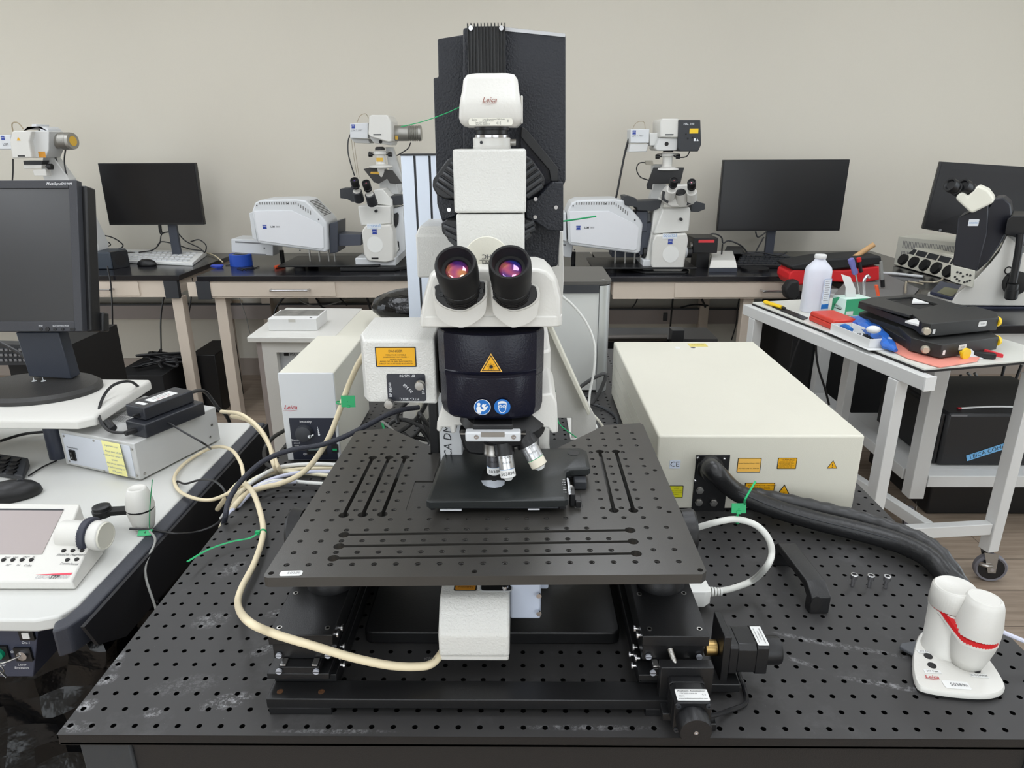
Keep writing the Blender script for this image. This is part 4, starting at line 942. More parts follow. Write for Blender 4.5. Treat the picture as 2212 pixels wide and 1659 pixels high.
mb = MB(white); mb.lathe([(0, .0275), (.002, .0275), (.004, .0262), (.062, .0255), (.064, .025)], k1, V((-.03, .04, 1)), 48); mb.build('rear_column', hc)
top1 = k1+V((-.03, .04, 1)).normalized()*.0655
mb = MB(white); mb.lathe([(.0, .0262), (.001, .0272), (.026, .0250), (.0275, .0235)], top1, V((-.03, .04, 1)), 96, ridge=.045); kn = mb.build('rear_knob', hc, ang=80)
mb = MB(white); mb.lathe([(.0275, .0232), (.0285, .0225), (.0285, .0205), (.0279, .0195), (.0279, .0005)], top1, V((-.03, .04, 1)), 48); mb.build('knob_cap', kn)
mb = MB(white); mb.lathe([(0, .0175), (.014, .0215), (.032, .0255), (.042, .0265)], k2, V((.06, .02, 1)), 96, ridge=.045); mb.build('lower_knob', hc, ang=80)
t2 = k2+V((.06, .02, 1)).normalized()*.0490
mb = MB(white); mb.lathe([(0, .0270), (.014, .0268), (.040, .0225), (.047, .0195)], t2, V((.06, .02, 1)), 96, ridge=.045); kn = mb.build('upper_knob', hc, ang=80)
mb = MB(white); mb.lathe([(.047, .0192), (.048, .0184), (.048, .0164), (.0474, .0158), (.0474, .0005)], t2, V((.06, .02, 1)), 48); mb.build('knob_cap', kn)
mb = MB(mat('red lacquered collar', (206, 34, 38), .35))
m1 = k1+V((-.03, .04, 1)).normalized()*.0645; m2 = k2+V((.06, .02, 1)).normalized()*.0425
u1 = (m2-m1); 
def hull(c1, r1, c2, r2, dz):
    pts = []
    base_a = math.atan2(c2.y-c1.y, c2.x-c1.x)
    for i in range(13): a = base_a+math.pi/2+math.pi*i/12; pts.append(c1+V((r1*math.cos(a), r1*math.sin(a), dz)))
    for i in range(13): a = base_a-math.pi/2+math.pi*i/12; pts.append(c2+V((r2*math.cos(a), r2*math.sin(a), dz)))
    return pts
mb.loft([hull(m1, .0252, m2, .0260, -.0005), hull(m1, .0252, m2, .0260, .0058)]); mb.build('red_collar', hc, ang=30)
mb = MB(grey_white); mb.loft([hull(m1, .0262, m2, .0268, -.0035), hull(m1, .0262, m2, .0268, -.0006)], white); mb.build('collar_rim', hc, ang=30)
mb = MB(ink); q = (m1+m2)/2+V((-.004, -.012, .0036)); mb.cyl(q, q+V((0, 0, .0004)), .0018, n=16, m=dark_grey); mb.build('status_lamp', hc)
for px, py in ((2005, 1418), (2013, 1438), (2108, 1448)):
    q = Z(px, py, T+.0105); mb = MB(ink); mb.lathe([(-.001, .0052), (.0012, .0050), (.0016, .004)], q, (0, 0, 1), 20); mb.build('button', hc)
mb = MB(ink)
for px, py, t_, r_ in ((1999, 1408, 'XY Fine', -.08), (2014, 1451, 'XY Fast', -.08), (2115, 1460, 'Z COARSE', -.08)):
    q = Z(px, py, T+.0108); mb.frame(q, (math.cos(r_), math.sin(r_), 0), (-math.sin(r_), math.cos(r_), 0)); label_plate(mb, .020, .006, paper, None, [(t_, 0, 0, .0042)], r=.0006)
q = Z(2012, 1463, T+.0108); mb.frame(q, (1, -.08, 0), (.08, 1, 0)); script_logo(mb, 0, 0, .008, red_ink)
q = Z(2066, 1480, T+.0108); mb.frame(q, (1, -.10, 0), (.10, 1, 0)); label_plate(mb, .030, .013, paper, None, [('50389n', .003, 0, .0068, dark_grey)], r=.002)
mb.build('base_labels', b_)
cable('controller_lead', [k1+V((.02, .02, .03)), k1+V((.045, .02, .035)), V((1.14, .12, .79)), V((1.19, .10, .77)), V((1.212, .085, .72)), V((1.215, .08, .5))], .0028, lilac_cable, '', par=hc)
# ================================================================== LEFT DESK AND WHAT STANDS ON IT
DZ = .72
dk = thing('white_desk', 'white laminate desk with black edge at the left of the optical table', 'desk')
lam = mat('pale grey laminate', (206, 206, 202), .4, bump=(200, .05))
ex_ = -.156
desk_o = [(-1.25, 1.0), (-1.25, .235), (-.20, .225), (-.170, .235), (-.158, .26), (ex_, .32), (ex_, .96), (-.16, 1.0)]
mb = MB(lam); mb.prism([(x, y, DZ-.022) for x, y in desk_o], (0, 0, .022)); mb.build('desktop', dk, bev=.004, seg=3)
mb = MB(mat('charcoal edge band', (52, 54, 62), .45, bump=(500, .2)))
e1 = [(-.168, .222), (-.160, .232), (ex_+.0005, .262), (ex_+.0005, .32), (ex_+.0005, 1.0)]; e2 = [(-.158, .200), (-.140, .212), (-.128, .245), (-.127, .32), (-.127, 1.0)]
mb.prism([(x, y, DZ-.048) for x, y in e1]+[(x, y, DZ-.048) for x, y in e2[::-1]], (0, 0, .0485)); mb.build('edge_band', dk, bev=.004, seg=3)
mb = MB(mat('matt black side panel', (18, 18, 22), .6)); 
mb.prism([(-.126, .215, DZ-.004), (-.126, 1.0, DZ-.004), (-.126, 1.0, .60), (-.126, .30, .63), (-.126, .235, DZ-.052)], (.006, 0, 0)); mb.build('side_panel', dk)
mb = MB(mat('matt black side panel', (18, 18, 22), .6)); mb.box(-1.2, -.16, .95, .965, .05, DZ-.023); mb.box(-.19, -.13, .3, .9, .0, .08); mb.box(-.19, -.15, .45, .95, .08, DZ-.023); mb.build('understructure', dk)
# laser key panel under the desk
kp = thing('laser_key_panel', 'dark blue key switch panel with green lamp under the white desk', 'control panel')
bluep = mat('dark blue grey panel', (56, 60, 76), .45, bump=(500, .3))
YK = .262
def kq(px, py): return Y(px, py, YK)
mb = MB(bluep); a, c_ = kq(83, 1352), kq(76, 1462)
mb.prism([kq(-260, 1350), kq(83, 1350), kq(72, 1462), kq(-260, 1463)], (0, .16, 0)); pb = mb.build('panel_box', kp, bev=.0015)
def lab(px, py, t_, s, m=wink, it=.2): mb.frame(kq(px, py)+V((0, -.0004, 0)), (1, 0, 0), (0, 0, 1)); mb.text(t_, 0, 0, s, m, z=.0003, italic=it)
mb = MB(black_pl); q = kq(60, 1369); mb.frame(q, (1, 0, 0), (0, 0, 1)); mb.box(-.0115, .0115, -.0095, .0095, 0, .004); mb.box(-.0055, .0055, -.0055, .0055, .004, .0055, paper); mb.build('square_lamp', kp)
mb = MB(black_pl); q = kq(53, 1411); mb.frame(q, (1, 0, 0), (0, 0, 1)); mb.box(-.013, .013, -.0125, .0125, 0, .004); mb.lathe([(.004, .0085), (.0075, .0080), (.0078, .001)], (0, 0, 0), (0, 0, 1), 28, steel); ks = mb.build('key_switch', kp)
mb = MB(chrome); mb.box(-.0012, .0012, -.0012, .0012, 0, 0); mb.M = None; p = kq(50, 1410)+V((0, -.008, 0)); mb.tube([p, p+V((-.012, -.012, .0)), p+V((-.022, -.014, -.002))], .0016, 8, sm=2); ring = [p+V((-.027+.010*math.cos(t), -.016, -.012+.010*math.sin(t))) for t in [i*math.pi/8 for i in range(17)]]; mb.tube(ring, .0010, 8, sm=0); mb.tube([p+V((-.030, -.018, .008)), p+V((-.022, -.018, -.010)), p+V((-.014, -.018, -.024))], .0022, 8, sm=2, flat=.4); mb.build('key', ks)
mb = MB(black_pl); q = kq(2, 1408); mb.frame(q, (1, 0, 0), (0, 0, 1)); mb.box(-.014, .014, -.013, .013, 0, .004); mb.lathe([(.004, .0095), (.009, .0088), (.010, .006), (.0102, .001)], (0, 0, 0), (0, 0, 1), 28, mat('green lamp lens', (12, 130, 96), .2)); mb.build('green_lamp', kp)
mb = MB(wink); lab(56, 1388, 'On-1', .0065); lab(32, 1408, 'Off-0', .0065); lab(48, 1435, 'Laser', .0065); lab(47, 1442, 'Emission', .0065); lab(1, 1436, 'Power', .0065); mb.build('panel_lettering', pb)
# control unit with touch screen
YS = None
tp = thing('touch_control_unit', 'white touch screen control unit with side focus knobs on the white desk', 'control unit')
def tsz(t): return DZ+.018+.062*t   # sloping face, t from front to back
f0, f1 = Z(155, 1243, DZ+.020), Z(213, 1100, DZ+.060)
def s_(px, py):  # point on the sloping face
    # plane through front edge (y=f0.y, z=DZ+.02) and back edge (y=f1.y, z=DZ+.06)
    d = _ray(px, py); n_ = V((0, -(.040), (f1.y-f0.y))); p0 = V((0, f0.y, DZ+.020)); return EYE+d*((p0-EYE).dot(n_)/d.dot(n_))
fc = [s_(x, y) for x, y in [(-210, 1238), (156, 1258), (195, 1180), (152, 1130), (172, 1087), (-180, 1084)]]
mb = MB(white)
outl = [s_(-260, 1254), s_(155, 1256), s_(204, 1166), s_(258, 1118), s_(180, 1128), s_(172, 1088), s_(-260, 1082)]
outl = [s_(-260, 1256), s_(154, 1256), s_(208, 1148), s_(156, 1130), s_(173, 1088), s_(-260, 1084)]
mb.loft([[V((p.x+.004 if p.x > -.4 else p.x, p.y, DZ+.0015)) for p in outl], [p for p in outl]]); tb = mb.build('housing', tp, bev=.0025, seg=2)
mb = MB(white); k_ = outl; mb.prism([V((k_[4].x, k_[4].y+.001, DZ+.002)), V((k_[4].x+.034, k_[4].y-.012, DZ+.002)), V((k_[3].x+.052, k_[3].y-.002, DZ+.002)), V((k_[2].x+.004, k_[2].y, DZ+.002)), V((k_[3].x, k_[3].y, DZ+.002))], (0, 0, .036)); mb.build('side_shoulder', tp, bev=.004)
sy = lambda x, y, d=.0006: s_(x, y)+V((0, -d*.3, d))
mb = MB(mat('grey touch screen', (168, 158, 156), .22, spec=.6)); mb.prism([sy(x, y) for x, y in [(-240, 1100), (137, 1103), (91, 1198), (-260, 1196)]], (0, 0, .0006)); scn = mb.build('touch_screen', tp)
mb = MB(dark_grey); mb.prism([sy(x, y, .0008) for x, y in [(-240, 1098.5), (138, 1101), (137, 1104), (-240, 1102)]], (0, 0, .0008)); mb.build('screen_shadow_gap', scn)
for px, py in ((8, 1210), (28, 1210), (48, 1210), (68, 1210)): mb = MB(ink); mb.lathe([(0, .0036), (.002, .0034), (.0026, .002)], sy(px, py, 0), (0, -.2, 1), 16); mb.build('button', tp)
for px, py in ((138, 1190), (157.5, 1190), (177.5, 1190), (146, 1210), (166, 1209)): mb = MB(ink); mb.lathe([(0, .0036), (.002, .0034), (.0026, .002)], sy(px, py, 0), (0, -.2, 1), 16); mb.build('button', tp)
mb = MB(dark_grey); sd = (f1-f0); sd = V((0, sd.y, .04)).normalized()
for px, py, t_, s2 in ((16, 1204, 'Epad', .0048), (34, 1204, 'Cam', .0048), (56, 1204, 'XYZ*', .0048), (73, 1204, 'FL', .0048), (18, 1221, 'Int*', .0055), (40, 1221, 'Inc', .005), (60, 1222, 'Cube', .006), (130, 1199, 'Shut', .0062), (151, 1199, 'Obj Mag', .0062), (175, 1199, 'Home', .0062), (140, 1218, 'Down', .0062), (160, 1219, 'Focus', .0062)):
    mb.frame(sy(px, py), (1, -.02, 0), sd); mb.text(t_, 0, 0, s2, dark_grey, z=.0002, italic=.3)
mb.frame(sy(92, 1247), (1, -.02, 0), sd); mb.text('LEICA', 0, 0, .0088, mat('silver grey ink', (176, 176, 178), .5), z=.0002, italic=.3)
mb.frame(sy(117, 1247), (1, -.02, 0), sd); mb.text('STP', 0, 0, .0088, dark_grey, z=.0002, italic=.3, bold=.03)
mb.frame(sy(136, 1247), (1, -.02, 0), sd); mb.text('8000', 0, 0, .0088, mat('silver grey ink', (176, 176, 178), .5), z=.0002, italic=.3)
mb.M = None; mb.prism([sy(x, y) for x, y in [(78, 1242), (156, 1238), (154, 1242)]], (0, 0, .0003), mat('coral red stripe', (232, 60, 84), .5)); mb.build('face_lettering', tb)
c0 = V((s_(136, 1152).x, s_(160, 1155).y, DZ+.040)); ax = V((1, -.02, 0))
a_ = Z(137, 1153, DZ+.045); b_ = Z(240, 1158, DZ+.045); ax = (b_-a_).normalized(); 
mb = MB(white); mb.lathe([(0, .0235), (.042, .0235), (.043, .020)], a_, ax, 40); mb.build('knob_barrel', tp, bev=.001)
mb = MB(dark_grey); mb.lathe([(.0435, .029), (.0445, .030), (.0545, .030), (.0555, .029)], a_, ax, 80, mat('navy ribbed ring', (48, 50, 62), .5), ridge=.04); mb.build('ribbed_ring', tp, ang=80)
mb = MB(white); mb.lathe([(.056, .0245), (.058, .0252), (.072, .0250), (.075, .0235)], a_, ax, 80, ridge=.02); kn = mb.build('focus_knob', tp, ang=80)
mb = MB(white); mb.lathe([(.075, .0232), (.0775, .022), (.0775, .0205), (.0768, .0198), (.0768, .001)], a_, ax, 48, cream); mb.build('knob_cap', kn)
# hand controller on the desk
hk = thing('hand_controller', 'white hand controller with black side arm on the white desk edge', 'controller')
q = Z(305, 1147, DZ)+V((0, .012, 0))
mb = MB(white); mb.lathe([(.0005, .016), (.003, .0175), (.020, .0215), (.036, .0240), (.0385, .0240)], q, (0, 0, 1), 80, ridge=.015); mb.build('lower_knob', hk, ang=80)
mb = MB(white); mb.lathe([(.0425, .0242), (.047, .0243), (.068, .0205), (.080, .0165), (.082, .015), (.082, .0125), (.0815, .012), (.0815, .001)], q, (0, 0, 1), 80, ridge=.012); mb.build('upper_knob', hk, ang=80)
mb = MB(black_pl); mb.lathe([(.0386, .0225), (.0424, .0225)], q, (0, 0, 1), 48); e1_ = Z(222, 1110, DZ+.034)
d = (e1_-q-V((0, 0, .036))); d.z = 0; n_ = V((-d.y, d.x, 0)).normalized()
b0 = q+V((0, 0, .034)); mb.loft([[b0+n_*.009, b0-n_*.009, b0-n_*.009+V((0, 0, .008)), b0+n_*.009+V((0, 0, .008))], [b0+d+n_*.011, b0+d-n_*.011, b0+d-n_*.011+V((0, 0, .008)), b0+d+n_*.011+V((0, 0, .008))]])
mb.lathe([(-.003, .0155), (.004, .0165), (.009, .0165), (.0095, .0155), (.0155, .0150), (.0165, .013), (.0165, .001)], b0+d, (0, 0, 1), 40); mb.build('side_arm', hk, ang=40)
mb = MB(green_tie); t0 = q+V((.018, -.016, .004)); mb.tube([t0, q+V((.024, -.010, .05)), q+V((.034, -.004, .10))], .0013, 6, flat=.5); mb.tube([q+V((-.02, .03, .05)), q+V((-.03, .01, .02))], .0012, 6, sm=0)
mb.frame(t0+V((-.003, -.010, .001)), (1, .1, 0), (-.05, 1, .6)); mb.box(-.012, .012, -.006, .006, -.0006, .0006); mb.text('4', 0, 0, .008, ink, z=.0007); mb.build('cable_tie', hk)
cable('controller_lead', [q+V((.0, .01, .012)), q+V((.02, -.02, .006)), q+V((.045, -.05, .002)), V((-.118, .38, .7)), V((-.09, .345, .64)), V((-.08, .34, .5))], .0021, grey_cable, '', par=hk)
# monitor shelf
SZ = .85
sh_ = thing('monitor_shelf', 'white raised shelf with black post carrying the big grey monitor', 'shelf')
c1 = Z(186, 903, SZ-.003)
mb = MB(white); so_ = [(-1.25, .72), (-.400, .700), (-.3735, .722), (-.3735, .955), (-1.25, .985)]
mb.loft([[(x, y, SZ-.024) for x, y in so_], [(x, y, SZ-.006) for x, y in so_], [(x if x < -1 else x-.004, y+.012 if y < .8 else y, SZ) for x, y in so_]]); mb.build('shelf_board', sh_, bev=.004, seg=3)
mb = MB(black_pl); mb.box(-1.2, -.45, .745, .80, SZ-.040, SZ-.0245); mb.build('support_rail', sh_)
mb = MB(navy_black); q = Z(124, 990, DZ); mb.lathe([(.0003, .021), (DZ*0+.088, .0205)], (q.x, q.y+.01, DZ), (0, 0, 1), 40, mat('slate post', (52, 56, 68), .4)); mb.build('post', sh_)
# big grey monitor
mn = thing('desk_monitor', 'large dark grey office monitor on a disc stand at the left edge', 'monitor')
gm = mat('grey monitor plastic', (52, 53, 58), .45, bump=(700, .25))
YM = .875
tl = math.radians(15.5); mup = V((0, math.sin(tl), math.cos(tl))); mnr = V((0, -math.cos(tl), math.sin(tl)))
MO = Y(178, 716, YM)
def ml(x, y): p = PL(x, y, MO, mnr)-MO; return p.x, p.dot(mup)
MW, MH = .412, ml(100, 389)[1]
def mf(m_): return MB(m_).frame(MO, (1, 0, 0), mup)
mb = mf(gm); r_ = ml(155, 500)
for p in ((-MW, -MW+.019, 0, MH), (-.0185, 0, 0, MH), (-MW+.019, -.0185, 0, .023), (-MW+.019, -.0185, MH-.018, MH)): mb.box(p[0], p[1], p[2], p[3], -.02, 0)
bz_ = mb.build('bezel', mn, bev=.0015)
mb = mf(black_pl); mb.box(-MW+.004, .010, .0, MH-.008, -.055, -.018); mb.box(-MW+.02, .018, .0, .045, -.075, -.05); mb.build('rear_shell', mn, bev=.004)
mb = mf(mat('grey lcd panel', (44, 45, 48), .28, spec=.8)); mb.box(-MW+.018, -.018, .022, MH-.017, -.01, -.004); mb.build('screen', mn)
mb = mf(wink); q = ml(116, 397); mb.text('MultiSync', q[0], q[1], .0085, wink, z=.0004, italic=.2); q = ml(144, 397); mb.text('EA190M', q[0], q[1], .0068, wink, z=.0004, italic=.1)
for px, t_ in ((88, 'MENU'), (119, 'SELECT'), (136, 'RESET/ECO MODE')): q = ml(px, 704); mb.text(t_, q[0], q[1], .0034, wink, z=.0004)
mb.build('bezel_lettering', bz_)
for px in (89, 103, 119, 136): q = ml(px, 711); mb = mf(black_pl); mb.lathe([(0, .0032 if px != 103 else .0048), (.002, .003 if px != 103 else .0045), (.0024, .001)], (q[0], q[1], 0), (0, 0, 1), 20); mb.build('button', mn)
mb = mf(black_pl); q = ml(157, 711); mb.box(q[0]-.006, q[0]+.006, q[1]-.003, q[1]+.003, 0, .0015); mb.build('power_button', mn, bev=.0012)
cxs = -.585
mb = MB(gm); p = [Y(40, 716, .915), Y(132, 716, .915), Y(152, 820, .90), Y(60, 815, .90)]
mb.prism([V((q.x, .905, q.z)) for q in p], (0, .035, 0), mat('slate stand plastic', (44, 49, 60), .45, bump=(600, .3))); mb.build('stand_column', mn, bev=.002)
cen = Z(70, 830, SZ+.012); cen = V((-.60, .875, SZ))
mb = MB(black_pl); rg = lambda z, rx, ry: [(cen.x+rx*math.cos(2*math.pi*i/64), cen.y+ry*math.sin(2*math.pi*i/64), z) for i in range(64)]
mb.loft([rg(SZ+.0003, .145, .105), rg(SZ+.009, .145, .105), rg(SZ+.016, .136, .096), rg(SZ+.017, .10, .07)], mat('scuffed black base', (46, 45, 44), .5, bump=(300, .4), var=(30, .25))); mb.build('stand_base', mn, ang=25)
for px in (75, 95): mb = MB(cool_white); q = Z(px, 822, SZ+.0175); mb.lathe([(0, .0055), (.0012, .005), (.0016, .001), (.0022, .0009), (.009, .0006)], (q.x, q.y-.002, SZ+.0165), (0, 0, 1), 16, cool_white); tag(mb.build('push_pin'), ('left' if px == 75 else 'right')+' of two white push pins lying on the big monitor base', 'push pin', 'push pins on the monitor base')
# power supply with sticky note
ps = thing('power_supply_box', 'pale grey metal power supply with a sticky note on the white desk', 'power supply')
A, B, C_ = Z(144, 1006, DZ), Z(305, 1041, DZ), Z(482, 953, DZ)
u_ = (B-A); uL = u_.length; u_.normalize(); v_ = (C_-B); vL = v_.length; v_.normalize(); v_ = V((-u_.y, u_.x, 0)) if abs(u_.dot(v_)) < .35 else v_
zz = V((0, 0, 1)); PH = .083
grey_ps = mat('light grey powder coat', (192, 192, 190), .45, bump=(400, .1))
mb = MB(grey_ps); a0 = A+zz*.004; mb.loft([[a0, a0+u_*uL, a0+u_*uL+v_*vL, a0+v_*vL], [p+zz*PH for p in (a0, a0+u_*uL, a0+u_*uL+v_*vL, a0+v_*vL)]]); psb = mb.build('case', ps, bev=.002)
mb = MB(black_rub)
for s1, s2 in ((.02, .02), (uL-.02, .02), (.02, vL-.02), (uL-.02, vL-.02)): mb.cyl(A+u_*s1+v_*s2+zz*.0003, A+u_*s1+v_*s2+zz*.004, .008, n=16)
o = mb.build('rubber_feet', ps); 
fo = -v_*.0004
mb = MB(mat('blue white panel', (206, 210, 218), .4)); mb.loft([[a0+u_*.010+zz*.006+fo*3, a0+u_*(uL-.012)+zz*.006+fo*3, a0+u_*(uL-.012)+zz*.076+fo*3, a0+u_*.010+zz*.076+fo*3], [a0+u_*.010+zz*.006, a0+u_*(uL-.012)+zz*.006, a0+u_*(uL-.012)+zz*.076, a0+u_*.010+zz*.076]]); fp = mb.build('front_panel', ps)
mb = MB(ink); mb.frame(a0+u_*.032+zz*.028+fo*4, u_, zz); mb.box(-.008, .008, -.012, .012, 0, .003, black_pl); mb.box(-.005, .005, -.009, .009, .003, .005, ink); mb.text('0', 0, -.005, .006, wink, z=.0052); mb.text('1', 0, .004, .006, wink, z=.0052); mb.build('rocker_switch', ps)
mb = MB(ink); mb.frame(a0+u_*.034+zz*.045+fo*4, u_, zz); mb.text('Power Switch', 0, 0, .006, ink, z=.0003); mb.build('lettering', fp)
for s1, z1 in ((.015, .070), (.015, .010), (uL*.48, .073), (uL*.53, .004), (uL-.007, .070), (uL-.007, .010)): mb = MB(chrome); mb.lathe([(0, .0028), (.0015, .0024), (.0018, .001)], a0+u_*s1+zz*z1+fo*2, -v_, 14); mb.build('screw', ps)
for s1, z1 in ((.012, .010), (vL-.03, .018), (vL-.02, .045)): mb = MB(chrome); mb.lathe([(0, .0032), (.0015, .0028), (.0018, .001)], B+zz*.004+v_*s1+zz*z1+u_*.0, u_, 14); mb.build('screw', ps)
mb = MB(mat('vent slot shade', (120, 120, 118), .7)); mb.frame(a0+u_*(uL*.5)+v_*(vL*.62)+zz*(PH+.0002), u_, v_)
for k in range(26):
    for j in (-1, 0, 1): mb.box(-.07+k*.0055, -.0675+k*.0055, -.030+j*.033, -.002+j*.033, 0, .0003)
mb.build('vent_slots', psb)
nt_ = thing('sticky_note', 'yellow handwritten sticky note stuck on the grey power supply', 'note'); 
mb = MB(mat('yellow note paper', (240, 234, 160), .7)); q0 = a0+u_*(uL*.60)+zz*.079+fo*10
mb.loft([[q0, q0+u_*.052, q0+u_*.062-zz*.072-v_*.004, q0+u_*.010-zz*.072-v_*.004], [q0-v_*.0004, q0+u_*.052-v_*.0004, q0+u_*.062-zz*.072-v_*.0046, q0+u_*.010-zz*.072-v_*.0046]]); sn = mb.build('sheet', nt_)
mb = MB(blue_ink)
for k, t_ in enumerate(('Important note!', '- Please start off the', 'machine laser when STP', 'system', '- And please start laser', 'in before turning on', 'STP system')):
    mb.frame(q0+u_*(.029+.0011*k)-zz*(.008+k*.0088+(.004 if k else 0))-v_*(.0022+.0005*k), u_, zz); mb.text(t_, 0, 0, .0060, mat('blue biro', (110, 124, 160), .6), z=.0004, italic=.3)
mb.build('handwriting', sn)
# power bricks
def brick(name, cpt, L_, W_, H_, z0, label, lab=True):
    t = thing(name, label, 'power adapter', 'power bricks on the grey power supply')
    mb = MB(mat('satin black adapter', (40, 42, 48), .35, bump=(500, .15)))
    d = V((.42, .90, 0)).normalized(); n_ = V((d.y, -d.x, 0)); c = V((cpt[0], cpt[1], z0))
    P4 = [c-n_*W_/2, c+n_*W_/2, c+n_*W_/2+d*L_, c-n_*W_/2+d*L_]
    mb.loft([[p for p in P4], [p+zz*H_ for p in P4]]); b_ = mb.build('adapter_body', t, bev=.003, seg=3)
    if lab:
        mb = MB(paper); mb.frame(c+d*L_*.52+n_*.002+zz*(H_+.0002), d, -n_); label_plate(mb, L_*.5, W_*.5, paper, None, [('AC ADAPTER', 0, .008, .006), ('INPUT 100-240V', 0, 0, .006), ('OUTPUT 24V', 0, -.008, .006, red_ink)], r=.002); mb.frame(c+d*.018+zz*(H_+.0002), d, -n_); label_plate(mb, .010, W_*.5, paper, None, (), r=.002); mb.build('rating_label', b_)
    return t, c, d, n_
c1_ = Z(288, 935, DZ+PH+.004)
b1t, c1, d1, n1 = brick('power_brick', (c1_.x+.019, c1_.y-.020), .152, .060, .031, DZ+PH+.0045, 'black power brick lying directly on the grey power supply', False)
b2t, c2, d2, n2 = brick('power_brick', (c1_.x+.012, c1_.y+.001), .125, .058, .028, DZ+PH+.0362, 'black power brick with white rating label, topmost of the two stacked', True)
p = c1+zz*.014; lead = thing('power_lead', 'black adapter lead with ferrite bead looping beside the stacked bricks', 'cable')
mb = MB(black_cable); mb.tube([p+n1*-.01, p-d1*.02-n1*.012, p-d1*.03-n1*.045+zz*.004, p-d1*.012-n1*.095+zz*.02, Y(222, 860, .80), Y(245, 832, .84), Y(280, 824, .88), Y(305, 840, .92)], .0032, 10, sm=8); mb.build('cord', lead)
mb = MB(black_pl); f1_, f2_ = p-d1*.022-n1*.04+zz*.004, p-d1*.010-n1*.078+zz*.012; mb.lathe([(0, .006), (.003, .0085), (.03, .0085), (.033, .006)], f1_, f2_-f1_, 20); mb.build('ferrite_bead', lead)
mb = MB(black_pl); mb.tube([p-d1*.0, p-d1*.022-n1*.004], .0055, 10, sm=0); mb.build('strain_relief', lead)
p = c2+zz*.012+n2*.012
cable('thin_lead', [p, p-d2*.012, Y(345, 905, .75), Y(400, 935, .72), Y(440, 958, .70), Z(456, 970, DZ+.02)], .0022, black_cable, 'thin black lead running from the top power brick down to the desk', n=8)
cable('mains_lead', [c2+d2*.125+zz*.014, Y(440, 845, .98), Y(470, 880, 1.0), Y(490, 900, 1.02), Y(505, 935, 1.04), Y(525, 960, 1.05)], .0045, black_cable, 'thick black mains lead leaving the back of the stacked power bricks')
# keyboard and mouse at the left edge
kb = thing('keyboard', 'black keyboard cut by the left edge on the white desk', 'keyboard')
mb = MB(dark_grey); q = Z(62, 1000, DZ+.02); kq_ = [Z(-190, 1000, DZ), Z(52, 1040, DZ), Z(66, 1008, DZ), Z(-150, 975, DZ)]
mb.loft([[V((p.x, p.y, DZ+.0003)) for p in kq_], [V((p.x, p.y, DZ+(.012 if i < 2 else .022))) for i, p in enumerate(kq_)]]); kbb = mb.build('body', kb, bev=.003)
mb = MB(black_pl)
for i in range(10):
    for j in range(4):
        s1 = .06+i*.094; t1 = .08+j*.21
        c = (kq_[0]*(1-s1)+kq_[1]*s1)*(1-t1)+(kq_[3]*(1-s1)+kq_[2]*s1)*t1; c = V((c.x, c.y, DZ+.012+.010*t1)); mb.box(c.x-.008, c.x+.007, c.y-.007, c.y+.006, c.z, c.z+.004)
o = mb.build('keys', kb); o['kind'] = 'stuff'
def mouse(c, ang, label, m=black_pl, s=1.0, name='mouse'):
    t = thing(name, label, 'mouse')
    mb = MB(m); rings = []
    for z, k in ((.0004, .93), (.006, 1.0), (.016, .95), (.026, .78), (.033, .5), (.036, .2)):
        rings.append([V(c)+V((math.cos(ang)*a*k-math.sin(ang)*b_*k, math.sin(ang)*a*k+math.cos(ang)*b_*k, z*s)) for a, b_ in [(.031*s*math.cos(t_), .055*s*math.sin(t_)) for t_ in [2*math.pi*i/24 for i in range(24)]]])
    mb.loft(rings); b_ = mb.build('shell', t, ang=70)
    mb = MB(dark_grey); q = V(c)+V((-math.sin(ang)*.02*s, math.cos(ang)*.02*s, .030*s)); mb.lathe([(-.003, .007*s), (.003, .007*s)], q, V((math.cos(ang), math.sin(ang), 0)), 20); mb.build('scroll_wheel', t)
    return t
mouse(Z(25, 1075, DZ), -1.1, 'black computer mouse at the left edge of the white desk')
cable('mouse_lead', [Z(62, 1028, DZ+.004), Z(90, 1010, DZ+.004), Z(122, 995, DZ+.004)], .0018, black_cable, 'thin black mouse lead on the white desk beside the shelf post')
cable('shelf_cable', [Z(0, 953, DZ+.01), Z(50, 938, DZ+.01), Z(104, 932, DZ+.008)], .0035, black_cable, 'black cable lying on the desk under the monitor shelf')
# ================================================================== BEHIND THE PLATFORM
# lamp power box
lp = thing('lamp_power_box', 'cream lamp power supply with black intensity panel left of the microscope', 'power supply')
BX0, BX1, BY0, BY1, BZ0, BZ1 = .0290, .1420, .705, 1.0, .7535, .948
mb = MB(cool_white); mb.box(BX0, BX1, BY0, BY0+.006, BZ0, BZ1-.0005); ff = mb.build('front_face', lp, bev=.0015)
mb = MB(cream); mb.box(BX0, BX1, BY0+.0061, BY1, BZ0, BZ1); cs = mb.build('case', lp, bev=.003)
def lq(px, py, d=.0004): return Y(px, py, BY0-d)
a, c_ = lq(624, 903), lq(741, 992)
mb = MB(mat('dark blue panel', (34, 38, 52), .4)); mb.box(lq(624, 920).x+.002, BX1-.006, BY0-.001, BY0, BZ0+.002, a.z); pn = mb.build('control_panel', lp)
mb = MB(dark_grey); mb.lathe([(0, .0175), (.012, .0165), (.0125, .0155), (.0125, .001)], lq(658, 934, .001), (0, -1, 0), 40, mat('knob grey', (54, 56, 62), .5)); kb_ = mb.build('intensity_knob', lp)
mb = MB(wink); q = lq(665, 940, .0138); mb.frame(q, (1, 0, 0), (0, 0, 1)); mb.disc(.003, -.0035, .0035, wink); mb.prism([(.004, -.006, 0), (.0125, .0005, 0), (.0110, .0025, 0), (.003, -.003, 0)], (0, 0, .0004), wink); mb.build('pointer_mark', kb_)
